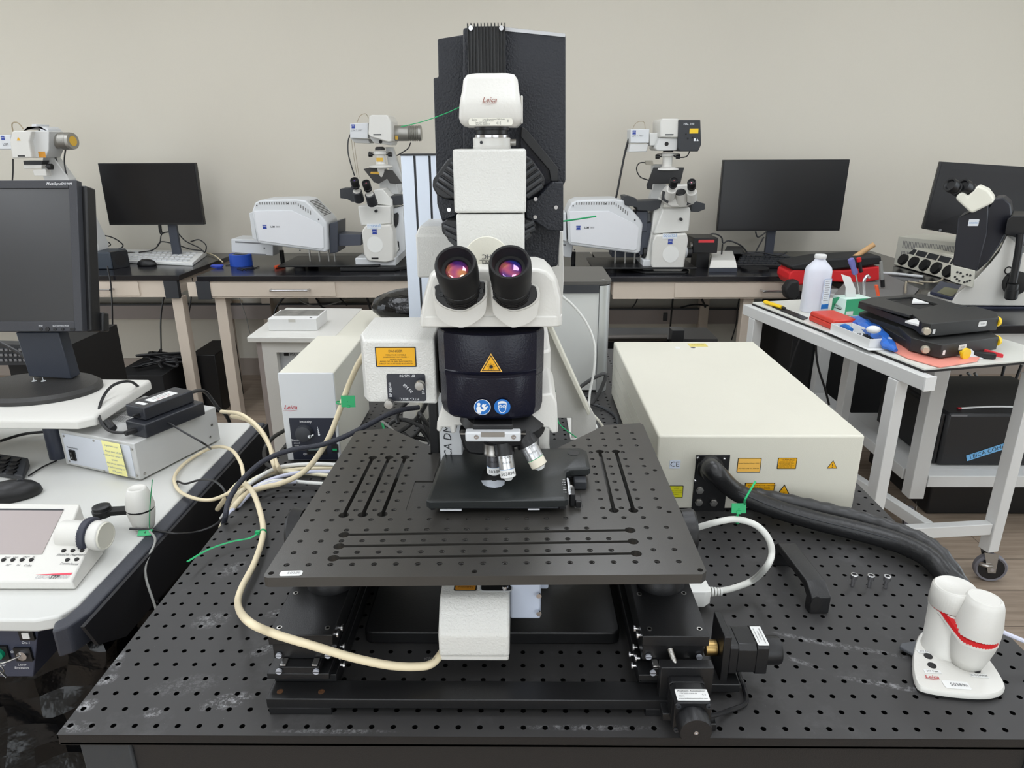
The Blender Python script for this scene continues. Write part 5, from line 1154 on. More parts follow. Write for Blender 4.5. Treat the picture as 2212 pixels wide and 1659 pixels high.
mb = MB(wink)
def lt(px, py, s, t_, m=wink): mb.frame(lq(px, py, .0012), (1, 0, 0), (0, 0, 1)); mb.text(s, 0, 0, t_, m, z=.0002)
lt(660, 911, 'Intensity', .0072); lt(640, 951, 'Shutter', .0072); lt(641, 957, 'closed', .005); lt(641, 962, 'open', .005); lt(726, 911, 'Filter', .0072); lt(729, 952, 'Power', .0072); lt(668, 981, 'QUBALUX', .0055); 
for k, r in enumerate((.0008, .0012, .0014, .0018, .0022)): mb.frame(lq(686+.8*k, 923+4*k, .0012), (1, 0, 0), (0, 0, 1)); mb.disc(0, 0, r, wink)
mb.build('panel_lettering', pn)
mb = MB(mat('amber lamp lens', (236, 184, 40), .3)); mb.lathe([(0, .0046), (.003, .0044), (.004, .002)], lq(721, 925, .001), (0, -1, 0), 20); mb.build('amber_lamp', lp)
mb = MB(black_pl); mb.frame(lq(724, 968, .001), (1, 0, 0), (0, 0, 1)); mb.box(-.0065, .0065, -.009, .009, 0, .003); mb.box(-.0045, .0045, -.004, .0, .003, .004, green_tie); mb.build('power_switch', lp)
mb = MB(mat('grey display', (110, 124, 122), .3)); mb.frame(lq(684, 970, .001), (1, 0, 0), (0, 0, 1)); mb.box(-.021, .021, -.012, .009, 0, .002, black_pl); mb.box(-.017, .016, -.002, .007, .002, .0024); mb.box(.008, .013, -.0095, -.006, .002, .003, red_ink); mb.build('hour_counter', lp)
mb = MB(red_ink); mb.frame(lq(627, 880, .0002), (1, 0, 0), (0, 0, 1)); script_logo(mb, 0, 0, .0135, red_ink); mb.build('maker_script', ff)
mb = MB(black_rub)
for x_ in (BX0+.012, BX1-.012): mb.cyl((x_, BY0+.02, T+.0003), (x_, BY0+.02, BZ0), .006, n=14); mb.cyl((x_, BY1-.02, T+.0003), (x_, BY1-.02, BZ0), .006, n=14)
mb.build('rubber_feet', lp)
mb = MB(paper); mb.box(BX1, BX1+.0005, .80, .835, .86, .895, mat('pale side label', (206, 204, 190), .5)); mb.box(BX1+.0005, BX1+.0008, .806, .816, .865, .885, ink); mb.build('side_label', cs)
# grey electronics cabinet
gc = thing('electronics_cabinet', 'tall silver and grey electronics cabinet with dark lid behind the laser box', 'cabinet')
al = mat('pale grey cabinet panel', (206, 207, 203), .4, bump=(500, .08))
CX0, CX1, CY0, CY1 = .40, .757, 1.138, 1.37
mb = MB(al); mb.box(CX0, CX1-.031, CY0+.004, CY1, T+.006, 1.034); mb.build('front_panel', gc)
mb = MB(mat('silver corner extrusion', (178, 180, 178), .38, metal=.4)); arc = [(CX1-.030+.030*math.sin(t), CY0+.030-.030*math.cos(t)) for t in [i*math.pi/2/10 for i in range(11)]]
mb.prism([(x, y, T+.0005) for x, y in arc+[(CX1, CY1), (CX1-.030, CY1)]], (0, 0, .290)); mb.build('corner_post', gc, ang=40)
mb = MB(mat('dark taupe lid', (74, 72, 68), .45)); arc2 = [(CX1-.030+.032*math.sin(t), CY0+.030-.032*math.cos(t)) for t in [i*math.pi/2/10 for i in range(11)]]
mb.prism([(x, y, 1.044) for x, y in [(CX0, CY0-.002)]+arc2+[(CX1+.002, CY1), (CX0, CY1)]], (0, 0, .008)); mb.build('lid', gc)
mb = MB(dark_grey); mb.box(CX0, CX1-.032, CY0-.002, CY0+.003, 1.022, 1.0435); mb.build('lid_strip', gc)
mb = MB(steel); mb.cyl((CX1-.02, CY0+.02, 1.052), (CX1-.02, CY0+.02, 1.0535), .004, n=16); mb.build('screw', gc)
# aluminium profile column
ac = thing('profile_column', 'tall silver aluminium profile column behind the microscope, left side', 'column')
mb = MB(mat('bright extruded aluminium', (206, 213, 224), .38, metal=.35, bump=(60, .1)))
x0, x1 = Y(869, 400, .92).x, Y(942, 400, .92).x+.05; zt_ = Y(905, 337, .92).z
g_ = .0035
xs = [x0, x0+.028, x0+.033, x0+.062, x0+.067, x1]
pr_ = [(x0, .92), (x0+.0265, .92), (x0+.0265, .925), (x0+.0315, .925), (x0+.0315, .92), (x0+.0585, .92), (x0+.0585, .925), (x0+.0635, .925), (x0+.0635, .92), (x1, .92), (x1, 1.0), (x0, 1.0)]
mb.prism([(x, y, T+.0005) for x, y in pr_], (0, 0, zt_-T)); mb.build('profile', ac, ang=20)
mb = MB(black_pl); mb.box(x0-.001, x1+.001, .918, 1.002, zt_+.0006, zt_+.0045); mb.build('end_cap', ac)
mb = MB(dark_grey)
for x_ in (x0+.029, x0+.061): mb.box(x_-.0024, x_+.0024, .9235, .9255, T+.001, zt_)
mb.build('groove_strip', ac)
# ------------------------------------------------------------------ cables over the table, left
big = mat('thick beige cable', (226, 212, 180), .4)
bz1 = thing('lamp_cable', 'thick beige cable sweeping round the front of the platform to the lamp housing', 'cable')
mb = MB(big); mb.tube([Z(470, 1100, .70), Z(500, 1060, .765), Z(521, 1044, .785), Z(545, 1062, .775), Z(563, 1110, .765), Z(568, 1155, .762), Z(550, 1215, .762), Z(522, 1270, .764), Z(514, 1305, .772), Y(534, 1340, .035), Y(590, 1368, .026), Y(680, 1396, .025), Y(760, 1420, .028), Y(840, 1437, .034), Y(900, 1440, .042), Y(935, 1432, .050), V((.430, .075, .800))], .0049, 16, sm=10)
cb = mb.build('cord', bz1)
mb = MB(green_tie); q = Z(568, 1150, .762); mb.lathe([(-.002, .0062), (.002, .0062), (.002, .005), (-.002, .005), (-.002, .0062)], q, (0, 1, 0), 20, caps=False); mb.tube([q+V((-.003, -.004, .004)), Z(540, 1162, .762), Z(500, 1170, .762), Z(450, 1187, .765), Z(405, 1213, .772)], .0022, 6, flat=.4); mb.box(q.x-.010, q.x-.003, q.y-.009, q.y-.003, q.z, q.z+.006); mb.build('cable_tie', bz1)
mb = MB(ink); q = Z(929, 1427, .805); mb.frame(q+V((0, -.002, .005)), (1, .12, 0), (-.12, 1, 1)); mb.text('44804', 0, 0, .0055, ink, z=0, rot=math.pi); mb.build('print_mark', cb)
bb2 = thing('fibre_cable', 'thick beige fibre cable with green tag crossing the lamp power box', 'cable')
mb = MB(big); mb.tube([Y(790, 760, .52), Y(772, 790, .55), Y(752, 835, .58), Y(736, 880, .58), Y(715, 935, .58), Y(690, 980, .575), Y(655, 1020, .57), Z(610, 1043, .772), Z(570, 1053, .77), Z(535, 1065, .765), Z(505, 1095, .755), Z(485, 1130, .70)], .0052, 16, sm=10); mb.build('cord', bb2)
q = Y(733, 870, .58); cable_tie(bb2, q, (.2, 0, 1), .0052, Y(752, 867, .572), None, .026, .022, (0, -1, .1))
br_m = mat('braided dark sleeve', (44, 46, 56), .6, bump=(700, 1.2))
cable('braided_cable', [Y(905, 880, .62), Y(870, 885, .60), Y(835, 897, .58), Y(795, 918, .57), Y(740, 945, .56), Y(690, 962, .56), Y(630, 972, .555), Y(580, 990, .545), Y(545, 1015, .53), Y(512, 1050, .50), Y(493, 1085, .47), Y(486, 1120, .45), Z(480, 1150, .68)], .0048, br_m, 'dark braided sleeve cable running behind the thick beige cable', n=12)
bund = [(('pale beige cable', (226, 214, 184)), [(720, 1012), (650, 1013), (590, 1022), (540, 1045), (505, 1085), (482, 1130)], .0042, 0), (('lilac cable', (206, 208, 226)), [(720, 1018), (640, 1022), (575, 1040), (530, 1068), (500, 1105), (480, 1145)], .004, 1),
        (('white cable', (228, 228, 224)), [(730, 1004), (680, 1002), (610, 1008), (560, 1030), (515, 1068), (478, 1120)], .0040, 2), (('ivory cable', (232, 224, 196)), [(730, 1030), (660, 1022), (600, 1020), (550, 1034), (510, 1072), (476, 1140)], .0040, 3),
        (('white cable', (228, 228, 224)), [(725, 1047), (660, 1042), (600, 1038), (560, 1050), (520, 1082), (486, 1130)], .0036, 4), (('lilac cable', (206, 208, 226)), [(640, 1040), (590, 1044), (550, 1060), (512, 1098), (478, 1160)], .004, 5)]
for (mn_, col_), pts, r, k in bund:
    z_ = .757+.004*(k % 3)
    P_ = [Z(x, y, z_ if i < len(pts)-2 else (.748 if i == len(pts)-2 else .69)) for i, (x, y) in enumerate(pts)]
    cable('signal_cable', P_, r, mat(mn_, col_, .4), ['pale beige cable, second from the back of the bundle by the lamp box', 'lilac cable under the pale beige one in the bundle by the lamp box', 'white cable at the back of the bundle in front of the lamp box', 'ivory cable in the middle of the bundle in front of the lamp box', 'thin white cable nearest the front of the bundle by the lamp box', 'short lilac cable at the lower edge of the bundle by the desk'][k], 'cable', 'bundle of cables left of the platform', n=10)
for k, pts in enumerate(([(478, 889), (520, 895), (560, 925), (583, 965), (590, 1000)], [(500, 899), (535, 908), (565, 935), (585, 970), (598, 1003)])):
    cable('beige_cable', [Y(x, y, .86-.06*i) for i, (x, y) in enumerate(pts)]+[Z(600+8*k, 1022, .757)], .0044, beige_cable, ('upper' if k == 0 else 'lower')+' of the two beige cables arching from the power supply to the table', 'cable', 'beige cables behind the power supply', n=12)
lp_pts = [(590, 1010), (585, 985), (560, 970), (525, 966), (0, 0)]
cable('looped_cable', [Z(530, 1052, .770), Z(526, 1028, .79), Z(520, 1000, .80), Z(500, 972, .79), Z(470, 965, .76), Z(440, 975, DZ+.01), Z(400, 1000, DZ+.008), Z(377, 1030, DZ+.008), Z(385, 1058, DZ+.008), Z(415, 1075, DZ+.012), Z(455, 1080, .74), Z(495, 1065, .77), Z(530, 1045, .78)], .0036, beige_cable, 'beige cable making a round loop over the desk edge band', n=12)
cable('thin_loop', [Z(384, 1060, DZ+.006), Z(382, 1040, DZ+.006), Z(400, 1045, DZ+.012), Z(430, 1037, .745), Z(460, 1038, .77), Z(485, 1060, .77), Z(492, 1100, .74), Z(470, 1130, .71), Z(430, 1148, .70), Z(380, 1153, .715), Z(330, 1145, DZ+.006), Z(280, 1142, DZ+.012)], .0022, black_cable, 'thin black cable looping from the desk controller past the desk edge', n=8)
# black coil behind the platform
ck = thing('coiled_cable', 'coil of thick black cable on the table behind the platform left wing', 'cable')
for pts in ([(835, 928), (850, 910), (880, 908), (915, 925), (935, 950), (930, 945), (912, 900), (905, 895), (910, 925), (928, 955), (925, 968), (895, 955), (870, 935)], [(860, 935), (885, 918), (905, 898), (920, 872), (921, 860)], [(872, 950), (900, 945), (925, 950), (932, 935), (920, 912), (908, 900)], [(860, 915), (858, 898), (868, 880), (880, 868)], [(880, 955), (905, 930), (930, 905)]):
    mb = MB(black_cable); mb.tube([Y(x, y, .60+.012*math.sin(i)) for i, (x, y) in enumerate(pts)], .0042, 10, sm=8, m=mat('soft black cable', (44, 44, 44), .45)); mb.build('turn', ck)
cable('grey_lead', [Y(818, 905, .60), Y(850, 930, .58), Y(890, 975, .55)], .0022, grey_cable, 'grey lead on the table under the black coil', n=8)
cable('grey_lead', [Y(952, 937, .50), Y(935, 957, .49), Y(918, 975, .48)], .0026, grey_cable, 'short grey lead beside the microscope stand', n=8)
cable('stand_lead', [Y(1207, 634, .75), Y(1240, 662, .76), Y(1268, 700, .76), Y(1284, 745, .76), Y(1283, 800, .76), Y(1274, 850, .76), Y(1274, 890, .74), Y(1290, 925, .70)], .0026, white_cable, 'slim pale cable curving down beside the sloping support frame', n=8)
cable('angled_cable', [Y(1250, 838, .82), Y(1280, 818, .82), Y(1303, 808, .82), Y(1308, 815, .82), Y(1296, 845, .82), Y(1282, 868, .82), Y(1272, 872, .82)], .0042, mat('ribbed dark sleeve', (62, 62, 62), .6, bump=(900, 1)), 'dark ribbed cable bent sharply between support frame and cabinet', n=10)
cable('table_cable', [Z(1275, 872, .76), Z(1305, 882, .755), Z(1330, 900, .755), Z(1337, 925, .755)], .0036, dark_grey, 'dark grey cable lying on the table beside the laser box', n=8)
cable('pale_lead', [Y(1274, 890, .80), Y(1290, 905, .78), Y(1305, 925, .77)], .003, cream, 'short ivory lead behind the right wing of the platform', n=8)
cable('green_wire', [Y(1203, 902, .60), Y(1212, 920, .59), Y(1245, 945, .58)], .0012, green_tie, 'thin green tie tail behind the stage', 'cable tie', n=6)
mb = MB(mat('dark green tag', (12, 96, 58), .5)); yp(mb, [(1182, 846), (1199, 841), (1201, 847), (1184, 852)], .58, .002); tag(mb.build('green_tag'), 'small dark green tag beside the dark filter housing', 'tag')
cable('green_tail', [Y(1215, 478, .5), Y(1250, 473, .5), Y(1288, 467, .5)], .0014, green_tie, 'green tie tail sticking out right of the scan head', 'cable tie', n=6)
cable('green_stub', [Z(826, 915, .765), Z(829, 927, .76), Z(829, 933, .757)], .003, green_tie, 'short green tie end behind the platform left wing', 'cable tie', n=6)
cable('rear_cable', [Z(590, 1012, .757), Z(575, 1000, .757), Z(572, 970, .762), Z(590, 945, .77), Z(620, 925, .765), Z(625, 905, .757)], .0045, black_cable, 'glossy black cable looping behind the lamp power box', n=10)
# ------------------------------------------------------------------ pedestal with power units, floor standing
pd = thing('rack_pedestal', 'white pedestal rack with two power units behind the lamp power box', 'rack')
PT = .68
tp_ = [(-.5448, 1.974), (-.200, 1.962), (-.200, 2.47), (-.555, 2.49)]
mb = MB(white); mb.prism([(x, y, PT-.022) for x, y in tp_], (0, 0, .022)); mb.build('top_board', pd, bev=.003)
F0, F1 = -.497, -.215
mb = MB(white); zz0, zz1 = .03, PT-.0225
op = [(F0+.055, zz1-.20), (F0+.055, zz1-.065), (F0+.075, zz1-.045), (F1-.075, zz1-.045), (F1-.055, zz1-.065), (F1-.055, zz1-.20)]
mb.box(F0, F0+.055, 1.99, 2.02, zz0, zz1); mb.box(F1-.055, F1, 1.99, 2.02, zz0, zz1); mb.box(F0+.055, F1-.055, 1.99, 2.02, zz1-.045, zz1); mb.box(F0+.055, F1-.055, 1.99, 2.02, zz1-.24, zz1-.21, chrome)
mb.build('front_frame', pd)
mb = MB(rail_brown); mb.box(F0-.02, F0, 1.99, 2.5, .03, zz1); mb.box(F1, F1+.01, 1.99, 2.5, .03, zz1); mb.box(F0, F1, 2.48, 2.5, .03, zz1); mb.build('side_panel', pd)
mb = MB(cool_white); mb.box(F0+.05, F1-.05, 2.03, 2.4, zz1-.205, zz1-.05); p1 = mb.build('power_unit', pd)
mb = MB(ink); mb.frame((F0+.09, 2.0295, zz1-.065), (1, 0, 0), (0, 0, 1)); mb.rect(-.02, -.006, .0, .006, ink); mb.text('PSU', .018, 0, .016, ink); mb.rect(.075, -.06, .09, -.025, ink); mb.rect(.105, -.06, .12, -.025, ink); mb.build('switches', p1)
mb = MB(cool_white); mb.box(F0+.05, F1-.05, 2.03, 2.4, .16, zz1-.245); p2 = mb.build('power_unit', pd)
mb = MB(ink); mb.frame((F0+.09, 2.0295, .32), (1, 0, 0), (0, 0, 1)); mb.rect(-.01, -.02, .01, .02, ink); mb.rect(-.01, .03, .02, .034, ink); mb.build('switches', p2)
bxw = thing('white_box', 'white cardboard box with printed lid on the pedestal rack', 'box')
q0, q1 = Z(581, 715, PT), Z(685, 715, PT); q2 = Z(709, 698, PT)
mb = MB(paper); mb.box(q0.x, q1.x, q0.y, q0.y+.16, PT+.0005, PT+.050); bo = mb.build('carton', bxw, bev=.001)
mb = MB(mat('printed photo grey', (120, 118, 112), .6, var=(25, .9))); mb.box(q0.x+.006, q1.x-.006, q0.y+.05, q0.y+.155, PT+.050, PT+.0505); mb.rect(q1.x-.03, q0.y+.012, q1.x-.02, q0.y+.02, ink, z=PT+.0501); mb.build('lid_print', bo)
mb = MB(grey_white); c = (q0.x+q1.x)/2; mb.prism([(c-.014, q0.y-.0003, PT+.036), (c+.014, q0.y-.0003, PT+.036), (c+.014, q0.y-.0003, PT+.049), (c-.014, q0.y-.0003, PT+.049)], (0, -.0004, 0)); mb.build('thumb_notch', bo)
w2 = thing('cream_cabinet', 'low cream cabinet partly hidden behind the danger label box', 'cabinet')
mb = MB(cream); mb.box(-.18, .22, 1.80, 2.36, .02, .69); mb.build('body', w2, bev=.006)
mb = MB(grey_white); mb.box(-.182, .222, 1.797, 2.362, .6905, .698, cream); mb.build('lid', w2, bev=.002)
mb = MB(glossy_bag); rnd = random.Random(3); bc = V((.10, 2.10, .775)); rings = []
for i in range(1, 12):
    a = math.pi*i/12; rings.append([bc+V((.16*math.sin(a)*math.cos(t_)*(1+.25*rnd.random()), .12*math.sin(a)*math.sin(t_)*(1+.2*rnd.random()), -.07*math.cos(a)+.12*max(0, math.cos(t_))*math.sin(a)*rnd.random())) for t_ in [2*math.pi*j/20 for j in range(20)]])
mb.loft(rings); tag(mb.build('plastic_bag', ang=18, sub=1), 'crumpled glossy black plastic bag on the cream cabinet beside the silver column', 'bag')
# black film bag under the white desk, box added to darken the floor
mb = MB(glossy_bag); rings = []; rnd = random.Random(11)
for i in range(16):
    z = .01+.58*i/15; rings.append([V((-.43+(.25+.07*rnd.random()+.02*math.sin(t_*7+i))*math.cos(t_), .47+(.12+.08*rnd.random()+.02*math.sin(t_*9+i))*math.sin(t_), z+.02*rnd.random())) for t_ in [2*math.pi*j/44 for j in range(44)]])
mb.loft(rings); tag(mb.build('film_cover', ang=18, sub=1), 'crumpled glossy black film wrapped under the white desk', 'plastic sheet')
mb = MB(mat('clear film', (200, 204, 210), .15, bump=(40, 1), alpha=.55)); c = V((-.21, .12, .001))
pts = [Z(x, y, .02) for x, y in [(45, 1640), (60, 1600), (78, 1608), (70, 1640)]]
mb.loft([[Z(40, 1630, .01), Z(60, 1605, .03), Z(75, 1612, .05), Z(66, 1640, .01)], [Z(44, 1633, .012), Z(60, 1609, .033), Z(72, 1615, .052), Z(64, 1637, .013)]]); tag(mb.build('film_scrap'), 'scrap of crumpled clear film on the floor under the desk', 'plastic scrap')
mb = MB(mat('matt black cabinet', (16, 16, 17), .7)); mb.box(-1.0, -.35, .13, .33, .0, .25); tag(mb.build('floor_case', bev=.004), 'low matt black case on the floor at the lower left', 'case')  # black box added to fill the dark area under the desk
# ================================================================== WALL BENCHES
BT = .775
WB = 3.555
def bench(x0, x1, yf, label, handles, legs, caps=()):
    t = thing('lab_bench', label, 'bench', 'wall benches')
    mb = MB(bench_black); mb.box(x0, x1, yf, WB, BT-.026, BT); mb.build('worktop', t, bev=.002)
    mb = MB(bench_cream); mb.box(x0+.03, x1-.03, yf+.012, yf+.04, BT-.112, BT-.0265); mb.box(x0+.03, x0+.06, yf+.04, WB-.03, BT-.10, BT-.0265); mb.box(x1-.06, x1-.03, yf+.04, WB-.03, BT-.10, BT-.0265); mb.build('apron', t)
    for (a, b_) in handles:
        mb = MB(bench_cream); mb.box(a-.42, b_+.02 if False else a+.32, yf+.006, yf+.0118, BT-.104, BT-.032); d = mb.build('drawer', t, bev=.001)
        mb = MB(steel); z = BT-.068; mb.tube([(a, yf+.006, z), (a+.004, yf-.020, z), (a+.02, yf-.024, z), (b_-.02, yf-.024, z), (b_-.004, yf-.020, z), (b_, yf+.006, z)], .0055, 10, sm=4); mb.build('handle', d)
    for (x, y) in legs:
        mb = MB(bench_cream); mb.box(x-.027, x+.027, y-.027, y+.027, .0, BT-.113 if y < yf+.1 else BT-.1005); mb.build('leg', t, bev=.002)
    for x in caps:
        mb = MB(dark_grey); mb.box(x-.035, x+.035, yf+.002, yf+.03, BT-.118, BT-.0262); mb.build('corner_cap', t, bev=.002)
    return t
bl_ = bench(-3.3, -1.185, 2.80, 'black topped bench along the wall at the left, carrying the left wall monitor', [(-1.72, -1.53)], [(-1.225, 2.85), (-1.25, 3.45)], (-1.235,))
bm_ = bench(-1.085, .94, 2.775, 'black topped bench along the wall carrying the white scanner and left microscope', [(-.72, -.53)], [(-1.0, 2.84), (-1.005, 3.47), (-.72, 3.47), (.85, 2.84)], (-1.06,))
br2 = bench(.95, 2.62, 2.73, 'black topped bench along the wall carrying the right monitor', [(1.70, 1.88)], [(1.0, 3.45), (1.66, 2.80), (1.62, 3.45)], ())
# service rail fixed to the wall below the benches
for x0, x1, nm in ((-3.2, -.98, 'left'), (-.93, .3, 'mid'), (.32, 2.5, 'right')):
    t = thing('cable_tray', {'left': 'taupe cable tray under the left wall bench', 'mid': 'taupe cable tray under the bench of the left microscope', 'right': 'taupe cable tray under the bench of the right monitor'}[nm], 'cable tray', 'cable trays under the benches')
    z0 = .395 if nm != 'right' else .36
    mb = MB(rail_brown); mb.box(x0, x1, 3.44, 3.452, z0, z0+.085); mb.box(x0, x1, 3.452, 3.55, z0, z0+.01); mb.build('tray_front', t)
    mb = MB(dark_grey); mb.box(x0, x1, 3.437, 3.46, z0+.0855, z0+.095); mb.build('top_lip', t)
    if nm == 'right':
        mb = MB(ink); q = Y(1437, 684, 3.4385); mb.box(q.x-.012, q.x+.012, 3.432, 3.4395, q.z-.025, q.z+.025, black_pl); mb.build('switch', t)
# wall socket
mb = MB(mat('tan socket plate', (190, 172, 148), .5)); q = Y(512, 668, 3.565); mb.box(q.x-.04, q.x+.04, 3.562, 3.5695, q.z-.06, q.z+.06); tag(mb.build('power_outlet', bev=.002), 'tan wall socket plate below the gap between left benches', 'wall socket')
# ------------------------------------------------------------------ monitors
def wall_monitor(x0, x1, z0, z1, y, label, lx, led=False, scr=screen_blk, tilt=0):
    t = thing('flat_monitor', label, 'monitor')
    mb = MB(black_pl); mb.box(x0, x1, y, y+.028, z0, z1); b_ = mb.build('housing', t, bev=.002)
    mb = MB(scr); mb.box(x0+.006, x1-.006, y-.0012, y-.0001, z0+.012, z1-.006); mb.build('screen', t)
    mb = MB(slate); mb.box(lx-.024, lx+.024, y+.029, y+.05, BT+.014, z0+.14); mb.build('stand_neck', t, bev=.002)
    mb = MB(slate); mb.box(lx-.11, lx+.11, y-.04, y+.12, BT+.0005, BT+.0135); mb.build('stand_base', t, bev=.004)
    return t, b_
wall_monitor(-1.765, -1.235, .972, 1.30, 3.28, 'black flat monitor on the left wall bench', Y(380, 530, 3.32).x)
wall_monitor(1.612, 2.287, .928, 1.302, 3.28, 'wide black flat monitor on the right wall bench, pale reflection on its screen', Y(1662, 530, 3.32).x, scr=screen_soft)
t = thing('flat_monitor', 'black monitor cut by the right edge behind the white inverted microscope', 'monitor')
A1, A2, A3, A4 = Y(2031, 349, 2.75), Y(1992, 494, 2.72), Y(2290, 545, 2.55), Y(2330, 368, 2.58)
mb = MB(black_pl); mb.prism([A2, A3, A4, A1], (.01, .03, 0)); b_ = mb.build('housing', t, bev=.002)
mb = MB(screen_blk); ctr_ = (A1+A2+A3+A4)/4; mb.prism([ctr_+(p-ctr_)*.97+V((0, -.002, .004)) for p in (A2, A3, A4, A1)], (.001, .001, 0)); mb.build('screen', t)
mb = MB(wink); q = Y(2031, 497, 2.69); mb.frame(q, (1, -.25, 0), (0, 0, 1)); mb.disc(0, 0, .006, grey_ink); mb.build('round_badge', b_)
mb = MB(slate); q = V((3.0, 2.64, 0)); mb.box(2.93, 3.0, 2.70, 2.74, BT+.002, 1.1); mb.build('stand_neck', t)
# ------------------------------------------------------------------ laser scanning units
def lsm(off, label, right=False):
    t = thing('scanner_unit', label, 'scanner', 'white scanner units')
    YL = 2.98
    o = V(off)
    def q(x, y, d=0): return Y(x, y, YL+d)+o
    body = [(546, 462), (553, 438), (575, 433), (690, 443), (703, 475), (706, 540), (700, 548), (560, 540)]
    body = [(544, 457), (550, 438), (563, 432), (640, 430), (660, 433), (697, 470), (706, 482), (709, 540), (703, 545), (562, 527), (556, 522)]
    mb = MB(cool_white); mb.prism([q(x, y) for x, y in body], (.0, .22, 0)); b_ = mb.build('cover', t, bev=.008, seg=3)
    mb = MB(mat('panel white', (222, 223, 226), .4)); mb.prism([q(x, y, -.004) for x, y in [(548, 456), (630, 455), (690, 483), (698, 490), (700, 535), (694, 538), (560, 520)]], (0, .004, 0)); pnl = mb.build('side_panel', t, bev=.001)
    mb = MB(mat('vent shade', (120, 120, 118), .7))
    for k in range(22): mb.prism([q(560+k*5.2, 436+max(0, (k-15))*3.2, -.0008), q(562+k*5.2, 436+max(0, (k-15))*3.2, -.0008), q(562.5+k*5.2, 442+max(0, (k-15))*3.6, -.0008), q(560.5+k*5.2, 442+max(0, (k-15))*3.6, -.0008)], (0, .0006, 0))
    for k in range(12): p = q(663+k*2.75, 436.5+k*2.75); mb.box(p.x-.001, p.x+.0035, YL+o.y+.05, YL+o.y+.19, p.z-.003, p.z+.0012)
    mb.build('vent_slots', b_)
    mb = MB(dark_grey); mb.prism([q(712, 483, .03), q(712, 548, .03), q(730, 545, .03), q(730, 478, .03)], (0, .17, 0), slate); mb.build('end_cover', t, bev=.003)
    mb = MB(mat('blue grey duct', (74, 78, 90), .5)); mb.prism([q(727, 505, .05), q(727, 532, .05), q(780, 530, .05), q(780, 507, .05)], (0, .12, 0)); mb.build('coupling_duct', t, bev=.002)
    mb = MB(cool_white); mb.prism([q(538, 460, .02), q(546, 458, .02), q(556, 520, .02), q(545, 515, .02)], (0, .15, 0)); mb.build('rear_lid', t, bev=.003)
    mb = MB(cool_white); mb.prism([q(499, 516, .13), q(500, 545, .13), q(590, 553, .13), q(590, 520, .13)], (0, .16, 0)); cu = mb.build('vented_unit', t, bev=.003)
    mb = MB(grey_ink); 
    for yy in (521, 545): mb.prism([q(508, yy, .1292), q(575, yy+4, .1292), q(575, yy+7, .1292), q(508, yy+3, .1292)], (0, .0006, 0))
    mb.build('vent_band', cu)
    mb = MB(blue_ink); mb.frame(q(571.5, 490, -.0046), (1, 0, 0), (0, 0, 1)); mb.prism([(-.011, -.010, 0), (.011, -.010, 0), (.009, 0, 0), (.011, .010, 0), (-.011, .010, 0), (-.009, 0, 0)], (0, 0, .0003), blue_ink); mb.text('ZEISS', 0, .003, .0065, wink, z=.0004)
    mb.frame(q(589, 490, -.0046), (1, 0, 0), (0, 0, 1)); mb.text('LSM', 0, 0, .013, dark_grey, z=.0004, bold=.02); mb.text('800', .028, 0, .013, grey_ink, z=.0004); mb.build('front_lettering', pnl)
    for x, y in ((555, 444), (622, 440), (688, 474), (571, 536), (648, 541)): mb = MB(grey_ink); mb.cyl(q(x, y, -.001), q(x, y, .001), .004, n=12, m=dark_grey); mb.build('screw', t)
    mb = MB(chrome)
    return t, q
l1, q1 = lsm((0, 0, 0), 'white laser scanner unit on the left wall bench')
mb = MB(black_pl); p = [Z(x, y, BT+.010) for x, y in [(610, 560), (790, 566), (870, 548), (650, 548)]]; 
mb.box(-.72, -.2, 2.90, 3.24, BT+.022, BT+.03); tray = mb.build('carrier_plate', l1, bev=.003)
for x, y in ((-.62, 2.95), (-.28, 2.95), (-.62, 3.18), (-.28, 3.18)):
    mb = MB(black_rub); mb.cyl((x, y, BT+.0004), (x, y, BT+.0218), .028, n=20); mb.build('rubber_foot', l1)
for px in (664, 685, 705, 718): q = Y(px, 548, 3.0); mb = MB(chrome); mb.cyl((q.x, 3.04, BT+.0302), (q.x, 3.04, q.z+.03), .005, n=12); mb.build('support_pin', l1)
for x in (Y(505, 550, 3.05).x, Y(580, 550, 3.05).x):
    mb = MB(black_rub); mb.cyl((x+.02, 3.2, BT+.0004), (x+.02, 3.2, Y(540, 546, 3.11).z), .012, n=12); mb.build('rubber_foot', l1)
settle(l1)
l2 = dup(l1, (1.60, -.09, -.0), 0, 'white laser scanner unit behind the central microscope, right side')
# duct of the right unit to its microscope
mb = MB(mat('blue grey duct', (74, 78, 90), .5)); mb.prism([Y(x, y, 3.0) for x, y in [(1317, 516), (1322, 556), (1395, 556), (1402, 522), (1330, 515)]], (0, .12, 0)); tag(mb.build('coupling_duct', bev=.003), 'blue grey duct joining the right scanner unit to its microscope', 'duct')
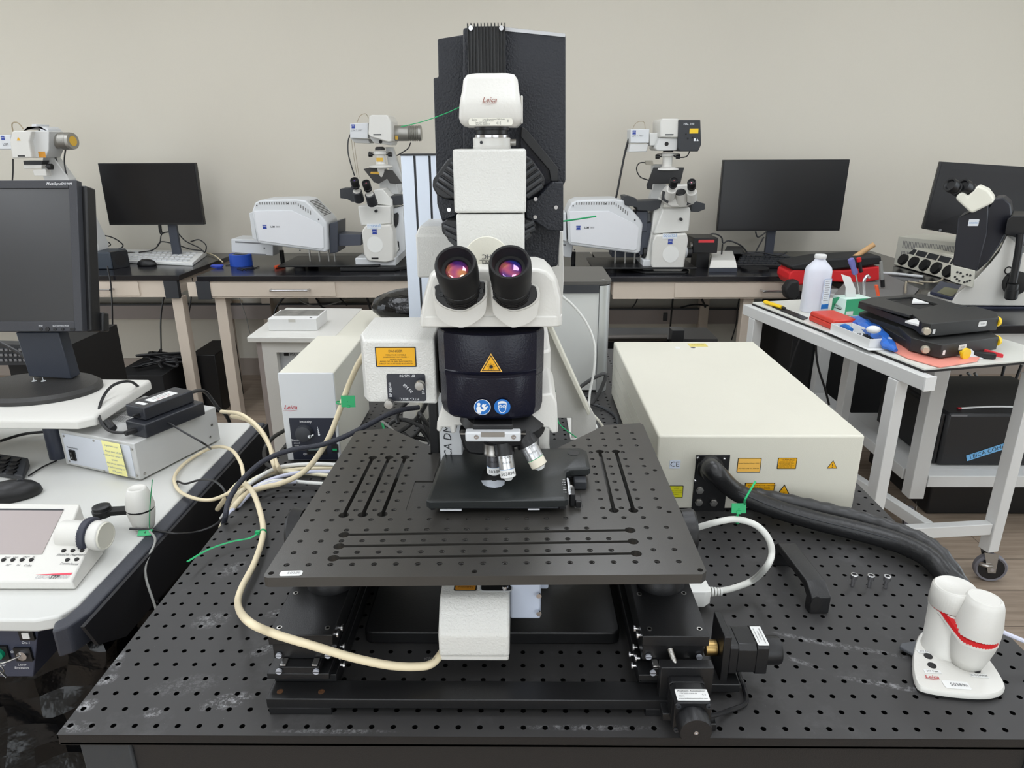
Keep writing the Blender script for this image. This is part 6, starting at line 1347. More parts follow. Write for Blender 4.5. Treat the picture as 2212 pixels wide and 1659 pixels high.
# ------------------------------------------------------------------ inverted microscopes on the bench
def emblem(mb, q, w_=.012):
    mb.frame(q, (1, 0, 0), (0, 0, 1)); mb.prism([(-w_, -w_, 0), (w_, -w_, 0), (w_*.85, 0, 0), (w_, w_, 0), (-w_, w_, 0), (-w_*.85, 0, 0)], (0, 0, .0003), blue_ink); mb.text('ZEISS', 0, .002, w_*.55, wink, z=.0004); mb.M = None
def inverted(name, label, YI, P):
    t = thing(name, label, 'microscope', 'white inverted microscopes on the wall benches')
    q = lambda x, y, d=0: Y(x, y, YI+d)
    def pr(nm, pts, d, dep, m, bev=.004, par=None, seg=2):
        mb = MB(m); mb.prism([q(x, y, d) for x, y in pts], (0, dep, 0)); return mb.build(nm, par or t, bev=bev, seg=seg)
    fb = pr('front_body', P['front'], 0, .28, white, .008, seg=3)
    pr('upper_body', P['upper'], .02, .26, mat('stand grey white', (214, 213, 208), .4), .006)
    pr('side_body', P['side'], .06, .30, mat('stand grey white', (214, 213, 208), .4), .004)
    mb = MB(white); c = q(*P['disc'], -.0006); mb.lathe([(0, P['dr']), (.0008, P['dr']), (.0008, P['dr']*.96), (.0004, P['dr']*.95), (.0004, .001)], c, (0, -1, 0), 40, mat('port cover', (228, 228, 224), .35)); mb.build('round_port', fb)
    mb = MB(ink); c = q(P['disc'][0], P['disc'][1]+30, -.0008); mb.box(c.x-.018, c.x+.018, c.y, c.y+.001, c.z-.005, c.z+.004); mb.build('dark_slot', fb)
    mb = MB(sky_ink); c = q(P['disc'][0]-2, P['disc'][1]-39, -.001); mb.frame(c, (1, 0, 0), (0, 0, 1)); label_plate(mb, .072, .026, mat('pale sticker', (224, 228, 232), .5), None, [('coastal', 0, .003, .024, sky_ink), ('MICROSCOPES', 0, -.009, .0055, sky_ink)], r=.002); mb.M = None; emblem(mb, q(P['disc'][0]-1, P['disc'][1]-27, -.001), .012); mb.build('front_stickers', fb)
    mb = MB(ink); c = q(*P['knob'], .0); mb.lathe([(0, .007), (.02, .007), (.022, .005)], c+V((0, .02, 0)), (0, -1, 0), 16, black_pl); mb.build('selector_knob', t)
    for i, (top, base) in enumerate(P['eyes']):
        a, b1 = q(*top, -.10), q(*base, -.02); ax = (a-b1)
        mb = MB(white); mb.lathe([(0, .021), (.45, .019), (.5, .015)], b1, ax, 24, m=P.get('tm', dark_grey) if False else white, rel=True); L_ = ax.length
        mb.lathe([(.0, .026), (.42, .024), (.45, .019)], b1, ax, 20, P['tube'], rel=True)
        e_ = mb.build('eye_tube', t)
        mb = MB(black_pl); mb.lathe([(.62, .0165), (.66, .020), (.72, .020), (.73, .0185), (.80, .0185), (.81, .020), (.96, .0205), (1.0, .0185), (1.0, .015), (.95, .012)], b1, ax, 28, rel=True); mb.lathe([(.93, .0125), (.955, .001)], b1, ax, 20, lens, rel=True); mb.build('eyepiece', e_)
    return t, q, pr
P1 = dict(front=[(789, 488), (843, 485), (849, 500), (851, 563), (833, 568), (794, 564), (786, 550), (781, 500)],
          upper=[(773, 445), (843, 445), (845, 484), (780, 488), (776, 470)], side=[(808, 410), (826, 408), (847, 432), (850, 500), (860, 540), (849, 560), (845, 484), (838, 444), (800, 440)],
          disc=(810, 528), dr=.041, knob=(811.5, 456), eyes=[((765, 388), (776, 432)), ((790, 393), (805, 440))], tube=dark_grey)
m1, q, pr = inverted('inverted_microscope', 'white inverted microscope with silver lamp housing on the wall bench left of centre', 2.93, P1)
pr('transmission_arm', [(818, 388), (853, 388), (862, 420), (822, 420)], .20, .05, mat('arm grey white', (206, 206, 204), .4))
pr('arm_column', [(832, 318), (848, 318), (872, 395), (862, 430), (850, 430)], .24, .05, mat('arm grey white', (206, 206, 204), .4))
hdm = pr('lamp_head', [(795, 290), (797, 251), (803, 248), (836, 248), (845, 262), (847, 305), (840, 308), (800, 296)], .10, .20, white, .006)
pr('head_underside', [(796, 295), (836, 299), (848, 306), (845, 314), (808, 309)], .14, .16, mat('arm grey white', (206, 206, 204), .4))
mb = MB(ink); c = q(815, 291, .099); mb.box(c.x-.02, c.x+.02, c.y, c.y+.001, c.z-.003, c.z+.003); c = q(822, 306, .139); mb.cyl(c, c+V((0, .001, 0)), .009, n=18); mb.build('dark_slot', hdm)
tb_ = pr('photo_detector', [(756, 267), (756, 298), (795, 300), (795, 265)], .13, .13, cool_white, .003)
pr('detector_underside', [(756, 298.5), (795, 300.5), (800, 310), (767, 309)], .16, .10, mat('arm grey white', (206, 206, 204), .4))
mb = MB(blue_ink); emblem(mb, q(763, 273, .1295), .009); mb.frame(q(771, 282, .1295), (1, 0, 0), (0, 0, 1)); mb.text('LSM T-PMT', 0, 0, .012, grey_ink, z=.0003); mb.build('lettering', tb_)
mb = MB(chrome); c = q(847, 288, .2); cyl_r = .038
mb.lathe([(0, cyl_r*.95), (.01, cyl_r), (.085, cyl_r)]+[(.088+.0045*k, cyl_r*(1.04 if k % 2 else .92)) for k in range(12)]+[(.143, cyl_r), (.15, cyl_r*.97)], c, (1, .0, 0), 40, dull_silver); lc = mb.build('lamp_cylinder', m1, ang=25)
mb = MB(yellow); mb.frame(q(857, 297, .163), (1, 0, 0), (0, 0, 1)); mb.rect(-.008, -.010, .006, .008, mat('ochre label', (214, 170, 60), .5)); mb.build('ochre_label', lc)
def condenser(par, q, cx, y0, lab=True):
    mb = MB(white); c = q(cx, y0, .17); 
    mb.lathe([(0, .028), (-.004, .034), (-.016, .034), (-.02, .024), (-.06, .024), (-.066, .026)], c, (0, 0, 1), 32, white); mb.build('condenser_tube', par)
    mb = MB(black_pl); mb.lathe([(.003, .026), (.016, .024), (.02, .016)], c, (0, 0, 1), 24); mb.build('condenser_lens', par)
    for s_ in (-1, 1):
        mb = MB(black_pl); mb.lathe([(.030, .004), (.040, .004), (.041, .011), (.060, .011)], c+V((0, 0, -.018)), (s_, 0, 0), 20); mb.build('centring_knob', par)
        mb = MB(chrome); mb.tube([c+V((s_*.03, -.01, -.008)), c+V((s_*.055, -.015, -.004))], .003, 8, sm=0); mb.build('centring_lever', par)
    mb = MB(white); mb.lathe([(-.067, .03), (-.072, .058), (-.080, .060), (-.083, .05)], c, (0, 0, 1), 40); mb.build('condenser_disc', par)
    mb = MB(white); mb.lathe([(-.084, .028), (-.10, .026), (-.128, .020), (-.132, .016)], c+V((.002, -.0, 0)), (0, 0, 1), 28, white); mb.build('condenser_cone', par)
    if lab: mb = MB(yellow); mb.frame(c+V((0, -.0245, -.042)), (1, 0, 0), (0, 0, 1)); mb.rect(-.017, -.009, .017, .009, mat('ochre label', (214, 170, 60), .5)); mb.build('ochre_label', par)
    return c
cc_ = condenser(m1, q, 821, 326)
mb = MB(mat('black stage guard', (52, 50, 48), .5)); p = [q(785, 366, .10), q(843, 364, .14), q(868, 396, .20), q(848, 398, .19), q(812, 397, .12)]
mb.prism([q(x, y, .15) for x, y in [(785, 365), (800, 362), (848, 368), (868, 396), (855, 398), (842, 396), (836, 386), (818, 397), (808, 394)]], (0, .01, .0)); mb.build('stage_guard', m1, bev=.001)
mb = MB(mat('ochre label', (214, 170, 60), .5)); mb.prism([q(x, y, .148) for x, y in [(801, 371), (823, 371), (826, 374), (822, 377), (800, 375)]], (0, .001, 0)); mb.build('ochre_label', m1)
pr('stage_arm', [(734, 408), (757, 406), (760, 400), (765, 400), (765, 436), (760, 436), (750, 430), (735, 428)], .02, .12, dark_grey, .002)
pr('stage_right', [(843, 424), (872, 422), (873, 438), (868, 443), (848, 443)], .08, .12, dark_grey, .002)
pr('focus_side', [(850, 450), (870, 445), (876, 540), (855, 560), (850, 540)], .10, .12, cool_white, .004)
mb = MB(black_pl); mb.prism([q(x, y, .09) for x, y in [(851, 462), (858, 459), (861, 464), (860, 482), (856, 492), (852, 492)]], (0, .01, 0)); mb.build('side_switch', m1)
mb = MB(cool_white); c = q(853, 530, .12); mb.lathe([(0, .030), (.012, .030)], c, (1, -.2, 0), 28); mb.lathe([(.0121, .029), (.028, .029), (.03, .024)], c, (1, -.2, 0), 28, black_pl); mb.build('focus_knob', m1)
mb = MB(black_rub); mb.prism([V((x, y, BT+.0004)) for x, y in ((-.40, 2.90), (-.12, 2.90), (-.02, 3.0), (-.02, 3.3), (-.40, 3.3))], (0, 0, .020)); mb.build('foot_plate', m1, bev=.004)
mb = MB(cool_white); mb.box(-.33, -.12, 2.95, 3.28, BT+.0205, BT+.06); mb.build('foot', m1, bev=.004)
cable('lamp_lead', [q(887, 308, .2), q(882, 320, .2), q(868, 330, .2), q(857, 336, .19)], .0028, black_cable, '', par=m1)
cable('detector_lead', [q(757, 290, .14), q(752, 305, .14), q(752, 330, .12), q(758, 355, .1), q(766, 380, .1)], .0032, black_cable, '', par=m1)
cable('detector_wires', [q(771, 265, .16), q(778, 250, .16), q(790, 246, .18), q(796, 255, .2)], .0016, mat('tan wire', (160, 146, 120), .5), '', par=m1)
for k in (0, 1): cable('hanging_wire', [q(759+k*5, 300, .2), q(763+k*5, 330, .2), q(772+k*4, 385, .2)], .0013, mat('tan wire', (160, 146, 120), .5), '', par=m1)
P2 = dict(front=[(1416, 508), (1484, 504), (1487, 520), (1477, 580), (1472, 588), (1412, 586), (1406, 570), (1411, 520)],
          upper=[(1432, 452), (1490, 447), (1492, 455), (1488, 500), (1412, 506), (1420, 485)], side=[(1413, 450), (1435, 430), (1432, 455), (1418, 490), (1412, 508), (1405, 572), (1396, 560), (1408, 500)],
          disc=(1449, 549), dr=.041, knob=(1472, 474), eyes=[((1457, 388), (1446, 425)), ((1494, 392), (1494, 430))], tube=white)
m2, q, pr = inverted('inverted_microscope', 'white inverted microscope with black lamp box on the wall bench right of centre', 2.83, P2)
pr('tube_head', [(1443, 405), (1457, 400), (1500, 398), (1503, 415), (1500, 440), (1480, 447), (1450, 447), (1435, 438), (1432, 420)], -.02, .08, white, .006)
for pts in ([(1433, 412), (1447, 420), (1443, 440), (1431, 432)], [(1487, 425), (1502, 412), (1500, 436), (1484, 444)]): pr('dark_grip', pts, -.028, .03, dark_grey, .002)
mb = MB(black_pl); c = q(1470, 415, -.035); b1 = q(1472, 440, .0); mb.lathe([(0, .026), (.98, .026)], b1, c-b1, 24, white, rel=True); mb.lathe([(.985, .026), (1.06, .021), (1.06, .015), (1.02, .012)], b1, c-b1, 24, black_pl, rel=True); mb.build('photo_port', m2)
pr('transmission_arm', [(1412, 398), (1440, 398), (1436, 430), (1403, 430)], .20, .05, mat('arm grey white', (206, 206, 204), .4))
pr('arm_column', [(1410, 355), (1440, 355), (1435, 400), (1408, 400)], .26, .05, mat('arm grey white', (206, 206, 204), .4))
hdm = pr('lamp_head', [(1425, 297), (1426, 262), (1430, 256), (1466, 256), (1468, 262), (1468, 298)], .10, .20, white, .006)
pr('head_underside', [(1425, 298), (1468, 299), (1462, 325), (1420, 326), (1415, 320)], .11, .18, mat('arm grey white', (206, 206, 204), .4))
mb = MB(ink); c = q(1446, 291, .099); mb.box(c.x-.02, c.x+.02, c.y, c.y+.001, c.z-.003, c.z+.003); c = q(1440, 311, .109); mb.cyl(c, c+V((0, .001, 0)), .010, n=18); mb.build('dark_slot', hdm)
lbx = pr('black_lamp_box', [(1466, 259), (1513, 259), (1515, 312), (1508, 327), (1468, 327), (1464, 318)], .09, .16, dark_grey, .003)
mb = MB(wink); mb.frame(q(1488, 268, .0895), (1, 0, 0), (0, 0, 1)); mb.text('HAL 100', 0, 0, .014, wink, z=.0003); mb.M = None
c = q(1499, 283, .0893); mb.box(c.x-.021, c.x+.021, c.y-.001, c.y, c.z-.011, c.z+.011, yellow2)
for x, y in ((1482, 290), (1486, 299), (1496, 297)): c = q(x, y, .089); mb.cyl(c, c+V((0, -.002, 0)), .004, n=12, m=ink)
mb.frame(q(1504, 302, .0895), (1, 0, 0), (0, 0, 1)); mb.prism([(-.012, -.006, 0), (-.002, -.006, 0), (-.002, .006, 0), (-.012, .006, 0)], (0, 0, .0003), wink); mb.prism([(.001, -.006, 0), (.012, -.006, 0), (.006, .005, 0)], (0, 0, .0003), wink); mb.build('box_markings', lbx)
tb_ = pr('photo_detector', [(1362, 279), (1362, 309), (1402, 309), (1403, 279)], .13, .12, cool_white, .003)
pr('detector_underside', [(1362, 310), (1402, 310), (1397, 328), (1357, 329)], .135, .11, mat('arm grey white', (206, 206, 204), .4))
pr('detector_neck', [(1403, 287), (1425, 287), (1425, 315), (1403, 315)], .16, .08, mat('port cover', (228, 228, 224), .35))
mb = MB(blue_ink); emblem(mb, q(1370, 286, .1295), .009); mb.frame(q(1377, 294, .1295), (1, 0, 0), (0, 0, 1)); mb.text('LSM T-PMT', 0, 0, .012, grey_ink, z=.0003); mb.build('lettering', tb_)
condenser(m2, q, 1443, 330, False)
mb = MB(black_pl); mb.prism([q(x, y, .14) for x, y in [(1412, 362), (1478, 362), (1470, 396), (1410, 398), (1408, 410), (1398, 408), (1397, 400)]], (0, .01, 0)); mb.build('stage_guard', m2, bev=.001)
pr('stage_left', [(1347, 424), (1356, 423), (1375, 429), (1376, 435), (1430, 433), (1425, 450), (1410, 456), (1378, 455), (1375, 448), (1350, 443)], .05, .12, dark_grey, .002)
pr('stage_right', [(1494, 438), (1500, 434), (1523, 440), (1523, 452), (1508, 458), (1492, 457)], .08, .12, dark_grey, .002)
pr('filter_turret', [(1375, 456), (1400, 456), (1398, 500), (1390, 500), (1377, 496), (1374, 485)], .08, .12, slate, .003)
pr('focus_side', [(1398, 460), (1412, 460), (1405, 560), (1392, 555), (1380, 520), (1398, 500)], .14, .12, cool_white, .004)
for s_, px in ((-1, 1410), (1, 1480)):
    mb = MB(cool_white); c = q(px, 545, .10); mb.lathe([(0, .028), (.030 if s_ < 0 else .006, .028)], c, (s_, 0, 0), 28); mb.lathe([(.0305 if s_ < 0 else .0065, .027), (.05 if s_ < 0 else .03, .027), (.052 if s_ < 0 else .032, .022)], c, (s_, 0, 0), 28, black_pl); mb.build('focus_knob', m2)
mb = MB(black_rub); mb.prism([V((x, y, BT+.0004)) for x, y in ((1.14, 2.80), (1.34, 2.80), (1.37, 2.85), (1.37, 3.2), (1.05, 3.2), (1.05, 2.95))], (0, 0, .010)); mb.build('foot_plate', m2, bev=.003)
mb = MB(cool_white); mb.box(1.14, 1.33, 2.86, 3.15, BT+.0105, BT+.06); mb.build('foot', m2, bev=.004)
cable('lamp_lead', [q(1490, 327, .12), q(1483, 338, .12), q(1468, 340, .12), q(1455, 336, .14)], .0028, black_cable, '', par=m2)
cable('stage_lead', [q(1400, 352, .18), q(1382, 352, .18), q(1375, 365, .18), q(1383, 382, .18), q(1400, 389, .18)], .0028, black_cable, '', par=m2)
mb = MB(mat('tan plug', (150, 144, 130), .5)); mb.prism([q(x, y, .17) for x, y in [(1394, 347), (1410, 347), (1412, 358), (1396, 356)]], (0, .02, 0)); mb.build('plug', m2)
cable('long_cable_bundle', [q(1358, 300, .2), q(1350, 330, .2), q(1340, 380, .19), q(1330, 430, .18), q(1318, 470, .2), q(1314, 500, .22)], .0052, black_cable, '', par=m2)
cable('detector_wires', [q(1360, 300, .21), q(1372, 268, .2), q(1390, 263, .2), q(1394, 279, .18)], .0014, mat('tan wire', (160, 146, 120), .5), '', par=m2)
for k, pts in enumerate(([(1376, 455), (1350, 480), (1322, 505)], [(1374, 485), (1362, 500), (1350, 516)])): cable('side_lead', [q(x, y, .2) for x, y in pts], .003, black_cable, '', par=m2)
# far left microscope, mostly hidden by the big monitor
fl_ = thing('inverted_microscope', 'white microscope head with silver lamp, cut by the left edge above the big monitor', 'microscope', 'white inverted microscopes on the wall benches')
q = lambda x, y, d=0: Y(x, y, 2.9+d)
def fp_(nm, pts, d, dep, m, bev=.004, par=None):
    mb = MB(m); mb.prism([q(x, y, d) for x, y in pts], (0, dep, 0)); return mb.build(nm, par or fl_, bev=bev)
h1 = fp_('lamp_head', [(21, 304), (26, 284), (32, 282), (68, 283), (63, 305), (70, 341), (26, 342)], .0, .15, white, .005)
fp_('head_side', [(69, 283), (105, 283), (105, 324), (98, 341), (71, 341), (64, 305)], .03, .12, mat('arm grey white', (206, 206, 204), .4))
fp_('photo_detector', [(-20, 291), (22, 291), (26, 323), (-18, 323)], .06, .12, cool_white)
mb = MB(ink); c = q(46, 337, -.001); mb.box(c.x-.018, c.x+.018, c.y, c.y+.001, c.z-.003, c.z+.003); mb.build('dark_slot', h1)
mb = MB(yellow); mb.frame(q(40, 301, -.001), (1, 0, 0), (0, 0, 1)); mb.prism(tri(.011), (0, 0, .0004), yellow); mb.build('warning_triangle', h1)
mb = MB(yellow); mb.frame(q(91, 334, .029), (1, 0, 0), (0, 0, 1)); mb.rect(-.017, -.014, .017, .014, mat('amber label', (206, 140, 40), .5)); mb.build('amber_label', h1)
mb = MB(blue_ink); emblem(mb, q(6, 298, .059), .009); mb.frame(q(12, 312, .059), (1, 0, 0), (0, 0, 1)); mb.text('LSM', 0, 0, .016, dark_grey); mb.build('lettering', h1)
fp_('top_connector', [(55, 280), (60, 275), (86, 274), (86, 282), (105, 285), (104, 279), (98, 274), (78, 273), (78, 268), (68, 268), (68, 274)], .05, .1, cool_white, .002)
mb = MB(dull_silver); c = q(96, 305, .12); mb.lathe([(0, .040), (.02, .040), (.021, .036), (.10, .037)]+[(.103+.005*k, .041 if k % 2 else .036) for k in range(9)]+[(.15, .041), (.165, .039)], c, (1, -.18, 0), 36, dull_silver); lc = mb.build('lamp_cylinder', fl_, ang=25)
mb = MB(mat('ochre label', (214, 170, 60), .5)); mb.cyl(c+V((1, -.18, 0)).normalized()*.1652, c+V((1, -.18, 0)).normalized()*.166, .024, n=24); mb.build('ochre_label', lc)
fp_('arm_column', [(95, 325), (105, 326), (150, 388), (150, 400), (100, 400), (88, 370)], .12, .06, mat('arm grey white', (206, 206, 204), .4))
fp_('stand', [(95, 400), (152, 400), (170, 440), (212, 530), (212, 560), (90, 560)], .15, .10, mat('arm grey white', (206, 206, 204), .4))
mb = MB(black_pl); mb.prism([q(x, y, .06) for x, y in [(50, 347), (92, 347), (90, 356), (52, 356)]], (0, .05, 0)); mb.build('condenser_lens', fl_)
mb = MB(white); mb.prism([q(x, y, .05) for x, y in [(50, 357), (90, 356), (90, 364), (52, 365)]], (0, .06, 0)); mb.prism([q(x, y, .05) for x, y in [(70, 367), (98, 365), (101, 380), (74, 380)]], (0, .04, 0)); mb.build('condenser_mount', fl_, bev=.002)
mb = MB(black_pl); mb.lathe([(0, .004), (.01, .005), (.011, .014), (.032, .014)], q(99, 360, .06), (1, 0, 0), 20); mb.build('centring_knob', fl_)
mb = MB(black_pl); mb.box(-2.55, -2.05, 3.0, 3.3, BT+.0004, BT+.02); mb.build('foot_plate', fl_)
for k, pts in enumerate(([(28, 343), (28, 370), (26, 400)], [(112, 322), (120, 340), (127, 360)], [(142, 320), (139, 345), (142, 370), (150, 395), (150, 410)])): cable('hanging_lead', [q(x, y, .13) for x, y in pts], .0035, black_cable, '', par=fl_)
cable('wire_loop', [q(28, 285, .1), q(26, 268, .1), q(34, 264, .1), q(42, 268, .1), q(50, 278, .1)], .003, mat('tan wire', (160, 146, 120), .5), '', par=fl_)
# ------------------------------------------------------------------ things on the left bench
kb = thing('keyboard', 'white keyboard on the left wall bench below the monitor', 'keyboard')
kc = [Z(x, y, BT+.02) for x, y in [(258, 542), (250, 560), (415, 567), (446, 545)]]; kc = [kc[1], kc[2], kc[3], kc[0]]
mb = MB(paper); mb.loft([[V((p.x, p.y, BT+.0005)) for p in kc], [V((p.x, p.y, BT+.018+(.012 if i > 1 else 0))) for i, p in enumerate(kc)]]); kbb = mb.build('body', kb, bev=.003)
mb = MB(cool_white)
for i in range(14):
    for j in range(4):
        s1 = .05+i*.066; t1 = .12+j*.21; c = (kc[0]*(1-s1)+kc[1]*s1)*(1-t1)+(kc[3]*(1-s1)+kc[2]*s1)*t1; z_ = BT+.018+.012*t1; mb.box(c.x-.012, c.x+.012, c.y-.018, c.y+.014, z_, z_+.006)
o = mb.build('keys', kb); o['kind'] = 'stuff'
mouse(Z(318, 574, BT), 1.45, 'black mouse at the front edge of the left wall bench')
mouse(Z(283, 557, BT), 1.5, 'black mouse lying behind the front mouse on the left wall bench', s=.95)
sp_ = thing('desk_speaker', 'dark grey loudspeaker on the left wall bench beside the big monitor', 'speaker')
a, b1 = Z(188, 582, BT), Z(240, 583, BT); mb = MB(mat('petrol grey plastic', (52, 60, 70), .5)); mb.box(a.x-.06, b1.x, a.y, a.y+.16, BT+.0005, BT+.088); mb.build('cabinet', sp_, bev=.005)
mb = MB(black_pl); mb.frame((b1.x+.0, a.y+.005, BT+.045), (.5, .85, 0), (0, 0, 1)); mb.box(0, .09, -.044, .044, -.02, .004); mb.disc(.045, 0, .032, ink, z=.004); mb.build('speaker_grille', sp_, bev=.003)
tr_ = thing('tape_roll', 'roll of blue masking tape on the wall bench left of the scanner', 'tape')
q = Z(513, 577, BT)+V((0, .008, 0)); mb = MB(mat('blue masking tape', (28, 74, 176), .5)); rr_ = .058
mb.lathe([(0, rr_), (.060, rr_), (.060, rr_*.72), (0, rr_*.72), (0, rr_)], q+V((0, .05, .0005)), (0, 0, 1), 40, caps=False); mb.build('tape', tr_)
mb = MB(mat('cardboard core', (170, 176, 184), .7)); mb.lathe([(0.001, rr_*.715), (.059, rr_*.715), (.059, rr_*.67), (.001, rr_*.67), (.001, rr_*.715)], q+V((0, .05, .0005)), (0, 0, 1), 40, caps=False); mb.build('core', tr_)
for (px, py, c_, lbl) in ((377, 571, (36, 130, 214), 'light blue crumpled tape scrap below the white keyboard'), (470, 578, (40, 64, 170), 'dark blue crumpled tape scrap left of the tape roll')):
    q = Z(px, py, BT); rnd = random.Random(px); mb = MB(mat('tape scrap %d' % px, c_, .5)); mb.loft([[q+V((.034*math.cos(t_)*(.7+.5*rnd.random()), .02*math.sin(t_)*(.7+.5*rnd.random()), z)) for t_ in [2*math.pi*i/9 for i in range(9)]] for z in (.0005, .009, .016)]); tag(mb.build('tape_scrap', ang=10), lbl, 'tape scrap')
cable('cut_ties', [Z(487, 573, BT+.003), Z(500, 572, BT+.003)], .0025, black_cable, 'short cut black tie left of the loose ties beside the blue tape', 'cable tie', n=6)
ct = thing('tie_bunch', 'bunch of cut black cable ties in front of the blue tape roll', 'cable ties')
for k, (a, b1) in enumerate((((512, 580), (525, 583)), ((517, 578), (533, 583)), ((525, 580), (549, 577)), ((536, 582), (560, 576)), ((545, 574), (549, 580)), ((520, 582), (540, 579)))): mb = MB(black_cable); mb.tube([Z(*a, BT+.003), Z(*b1, BT+.003)], .002, 6, sm=0); mb.build('tie', ct)
ob = thing('screwdriver_bit', 'orange handled bit in front of the left scanner unit', 'tool')
mb = MB(mat('orange plastic', (224, 84, 40), .45)); mb.tube([Z(594, 577, BT+.008), Z(614, 573, BT+.008)], .008, 10, sm=0); mb.build('grip', ob)
mb = MB(steel); mb.tube([Z(588, 579, BT+.008), Z(594, 577, BT+.008)], .002, 8, sm=0); mb.build('shaft', ob)
for k, (pts, lb_) in enumerate((([(180, 448), (200, 470), (212, 495), (207, 505), (200, 510)], 'black cable hanging beside the big monitor above the left bench'), ([(200, 505), (240, 512), (265, 528), (258, 537), (235, 538), (215, 532), (225, 520), (238, 530), (200, 540)], 'coiled black cable on the left bench behind the speaker'),
      ([(372, 500), (350, 505), (345, 525), (330, 540), (300, 545)], 'black cable draped behind the white keyboard'), ([(378, 495), (400, 520), (430, 535), (442, 545), (445, 530), (430, 518), (412, 522)], 'looped black cable right of the left monitor stand'),
      ([(345, 486), (347, 500), (350, 505)], 'black video plug hanging under the left wall monitor'), ([(340, 530), (350, 522), (380, 528), (410, 538), (440, 542)], 'black cable lying behind the left monitor stand'), ([(447, 546), (465, 553), (481, 566)], 'thin pale cable trailing from the white keyboard to the gap'))):
    cable('bench_cable', [Y(x, y, 3.38 if k != 6 else 3.1) if k != 6 else Z(x, y, BT+.01) for x, y in pts], .0035 if k != 4 else .009, black_cable if k != 6 else beige_cable, lb_, n=8)
# cables below the benches
for k, (pts, yy, r, m_) in enumerate((([(232, 575), (240, 620), (243, 700), (240, 760), (248, 815)], 2.78, .004, black_cable), ([(360, 615), (348, 680), (348, 760)], 2.95, .004, black_cable), ([(415, 600), (412, 650), (405, 690)], 3.0, .004, black_cable),
      ([(510, 625), (530, 680), (540, 720)], 3.3, .0025, grey_cable), ([(627, 625), (600, 660), (592, 680)], 3.2, .006, black_cable), ([(668, 622), (680, 640), (700, 665), (745, 668)], 3.35, .006, black_cable), ([(642, 625), (650, 650), (690, 662), (740, 650), (790, 640)], 3.35, .004, grey_cable),
      ([(718, 622), (735, 645), (750, 660)], 3.3, .005, black_cable), ([(786, 622), (795, 650), (803, 680)], 2.9, .006, black_cable), ([(820, 622), (835, 645), (848, 662)], 2.9, .006, mat('soft black cable', (44, 44, 44), .45)), ([(825, 622), (812, 645), (806, 658)], 3.3, .005, black_cable),
      ([(1382, 625), (1375, 650), (1366, 664)], 3.3, .004, black_cable), ([(1456, 625), (1452, 660), (1448, 705)], 3.3, .005, black_cable), ([(1506, 625), (1520, 655), (1524, 664)], 3.3, .006, black_cable), ([(1602, 625), (1594, 660), (1590, 700), (1580, 735)], 3.4, .004, black_cable),
      ([(1625, 625), (1612, 660), (1600, 700), (1595, 735)], 3.4, .005, black_cable), ([(1470, 664), (1500, 658), (1530, 660)], 3.4, .005, black_cable), ([(1750, 690), (1725, 740), (1705, 800), (1690, 850), (1704, 935)], 2.40, .005, black_cable), ([(1762, 690), (1765, 780), (1785, 850), (1800, 925)], 2.40, .005, black_cable), ([(0, 740), (45, 765), (70, 790)], 1.6, .006, black_cable))):
    cable('hanging_cable', [Y(x, y, yy) for x, y in pts]+([V((Y(*pts[-1], yy).x, yy, .008))] if k in (17, 18) else []), r, m_, ['dark cable hanging in front of the left bench drawer', 'dark cable falling from the left bench to the black computer', 'short dark cable in the gap between the two left benches', 'thin grey cable hanging beside the tan wall socket', 'thick black cable dropping behind the printed white box', 'black cable curving into the tray above the white box', 'grey cable looping under the left scanner bench', 'black cable slanting under the bench above the cream cabinet', 'black cable hanging from the left inverted microscope', 'soft black cable beside the one from the left inverted microscope', 'black cable crossing behind the plastic bag',  # the two cables under the cart get an added end down to the floor
        'short black cable under the bench right of the electronics cabinet', 'black cable hanging down in front of the tray switch', 'black cable sagging into the right cable tray', 'leftmost black cable behind the far leg of the white cart', 'black cable beside the far leg of the white cart', 'black cable lying on the right cable tray', 'black cable curving left under the white cart top', 'black cable curving right under the white cart top', 'black cable under the big grey monitor at the left edge'][k], 'cable', 'cables hanging below the benches', n=8)
# computer with bag below the left bench
pc = thing('black_computer', 'black computer tower on the floor behind the left bench leg with cables piled on it', 'computer')
mb = MB(mat('matt black cabinet', (16, 16, 17), .7)); mb.box(-1.60, -1.33, 2.75, 3.15, .0005, .265); mb.build('case', pc, bev=.004)
mb = MB(black_pl); mb.box(-1.25, -1.11, 2.9, 3.2, .0005, .33); mb.build('second_case', pc, bev=.004)
for k in range(6): rnd = random.Random(k); mb = MB(black_cable); mb.tube([V((-1.55+.35*rnd.random(), 2.8+.25*rnd.random(), .275+.05*rnd.random())) for _ in range(6)], .007, 8); mb.build('cable_pile', pc)
kbx = thing('gaming_keyboard', 'black keyboard on a black box behind the big monitor stand', 'keyboard')
mb = MB(black_pl); mb.prism([Y(x, y, 1.9) for x, y in [(-60, 790), (70, 788), (60, 745), (-60, 742)]], (0, .05, 0), dark_grey); mb.build('body', kbx)
mb = MB(dark_grey)
for i in range(6):
    for j in range(3): p = Y(2+i*10, 780-j*11+0*i, 1.897); mb.box(p.x, p.x+.010, 1.893, 1.897, p.z, p.z+.009, grey_ink)
o = mb.build('keys', kbx); o['kind'] = 'stuff'
mb = MB(mat('matt black cabinet', (16, 16, 17), .7)); a = Y(75, 818, 1.9); c_ = Y(0, 790, 1.9); mb.box(-1.5, a.x, 1.96, 2.5, 0.001, .60); cs_ = tag(mb.build('black_case'), 'black case with a red stripe behind the big monitor stand', 'case'); 
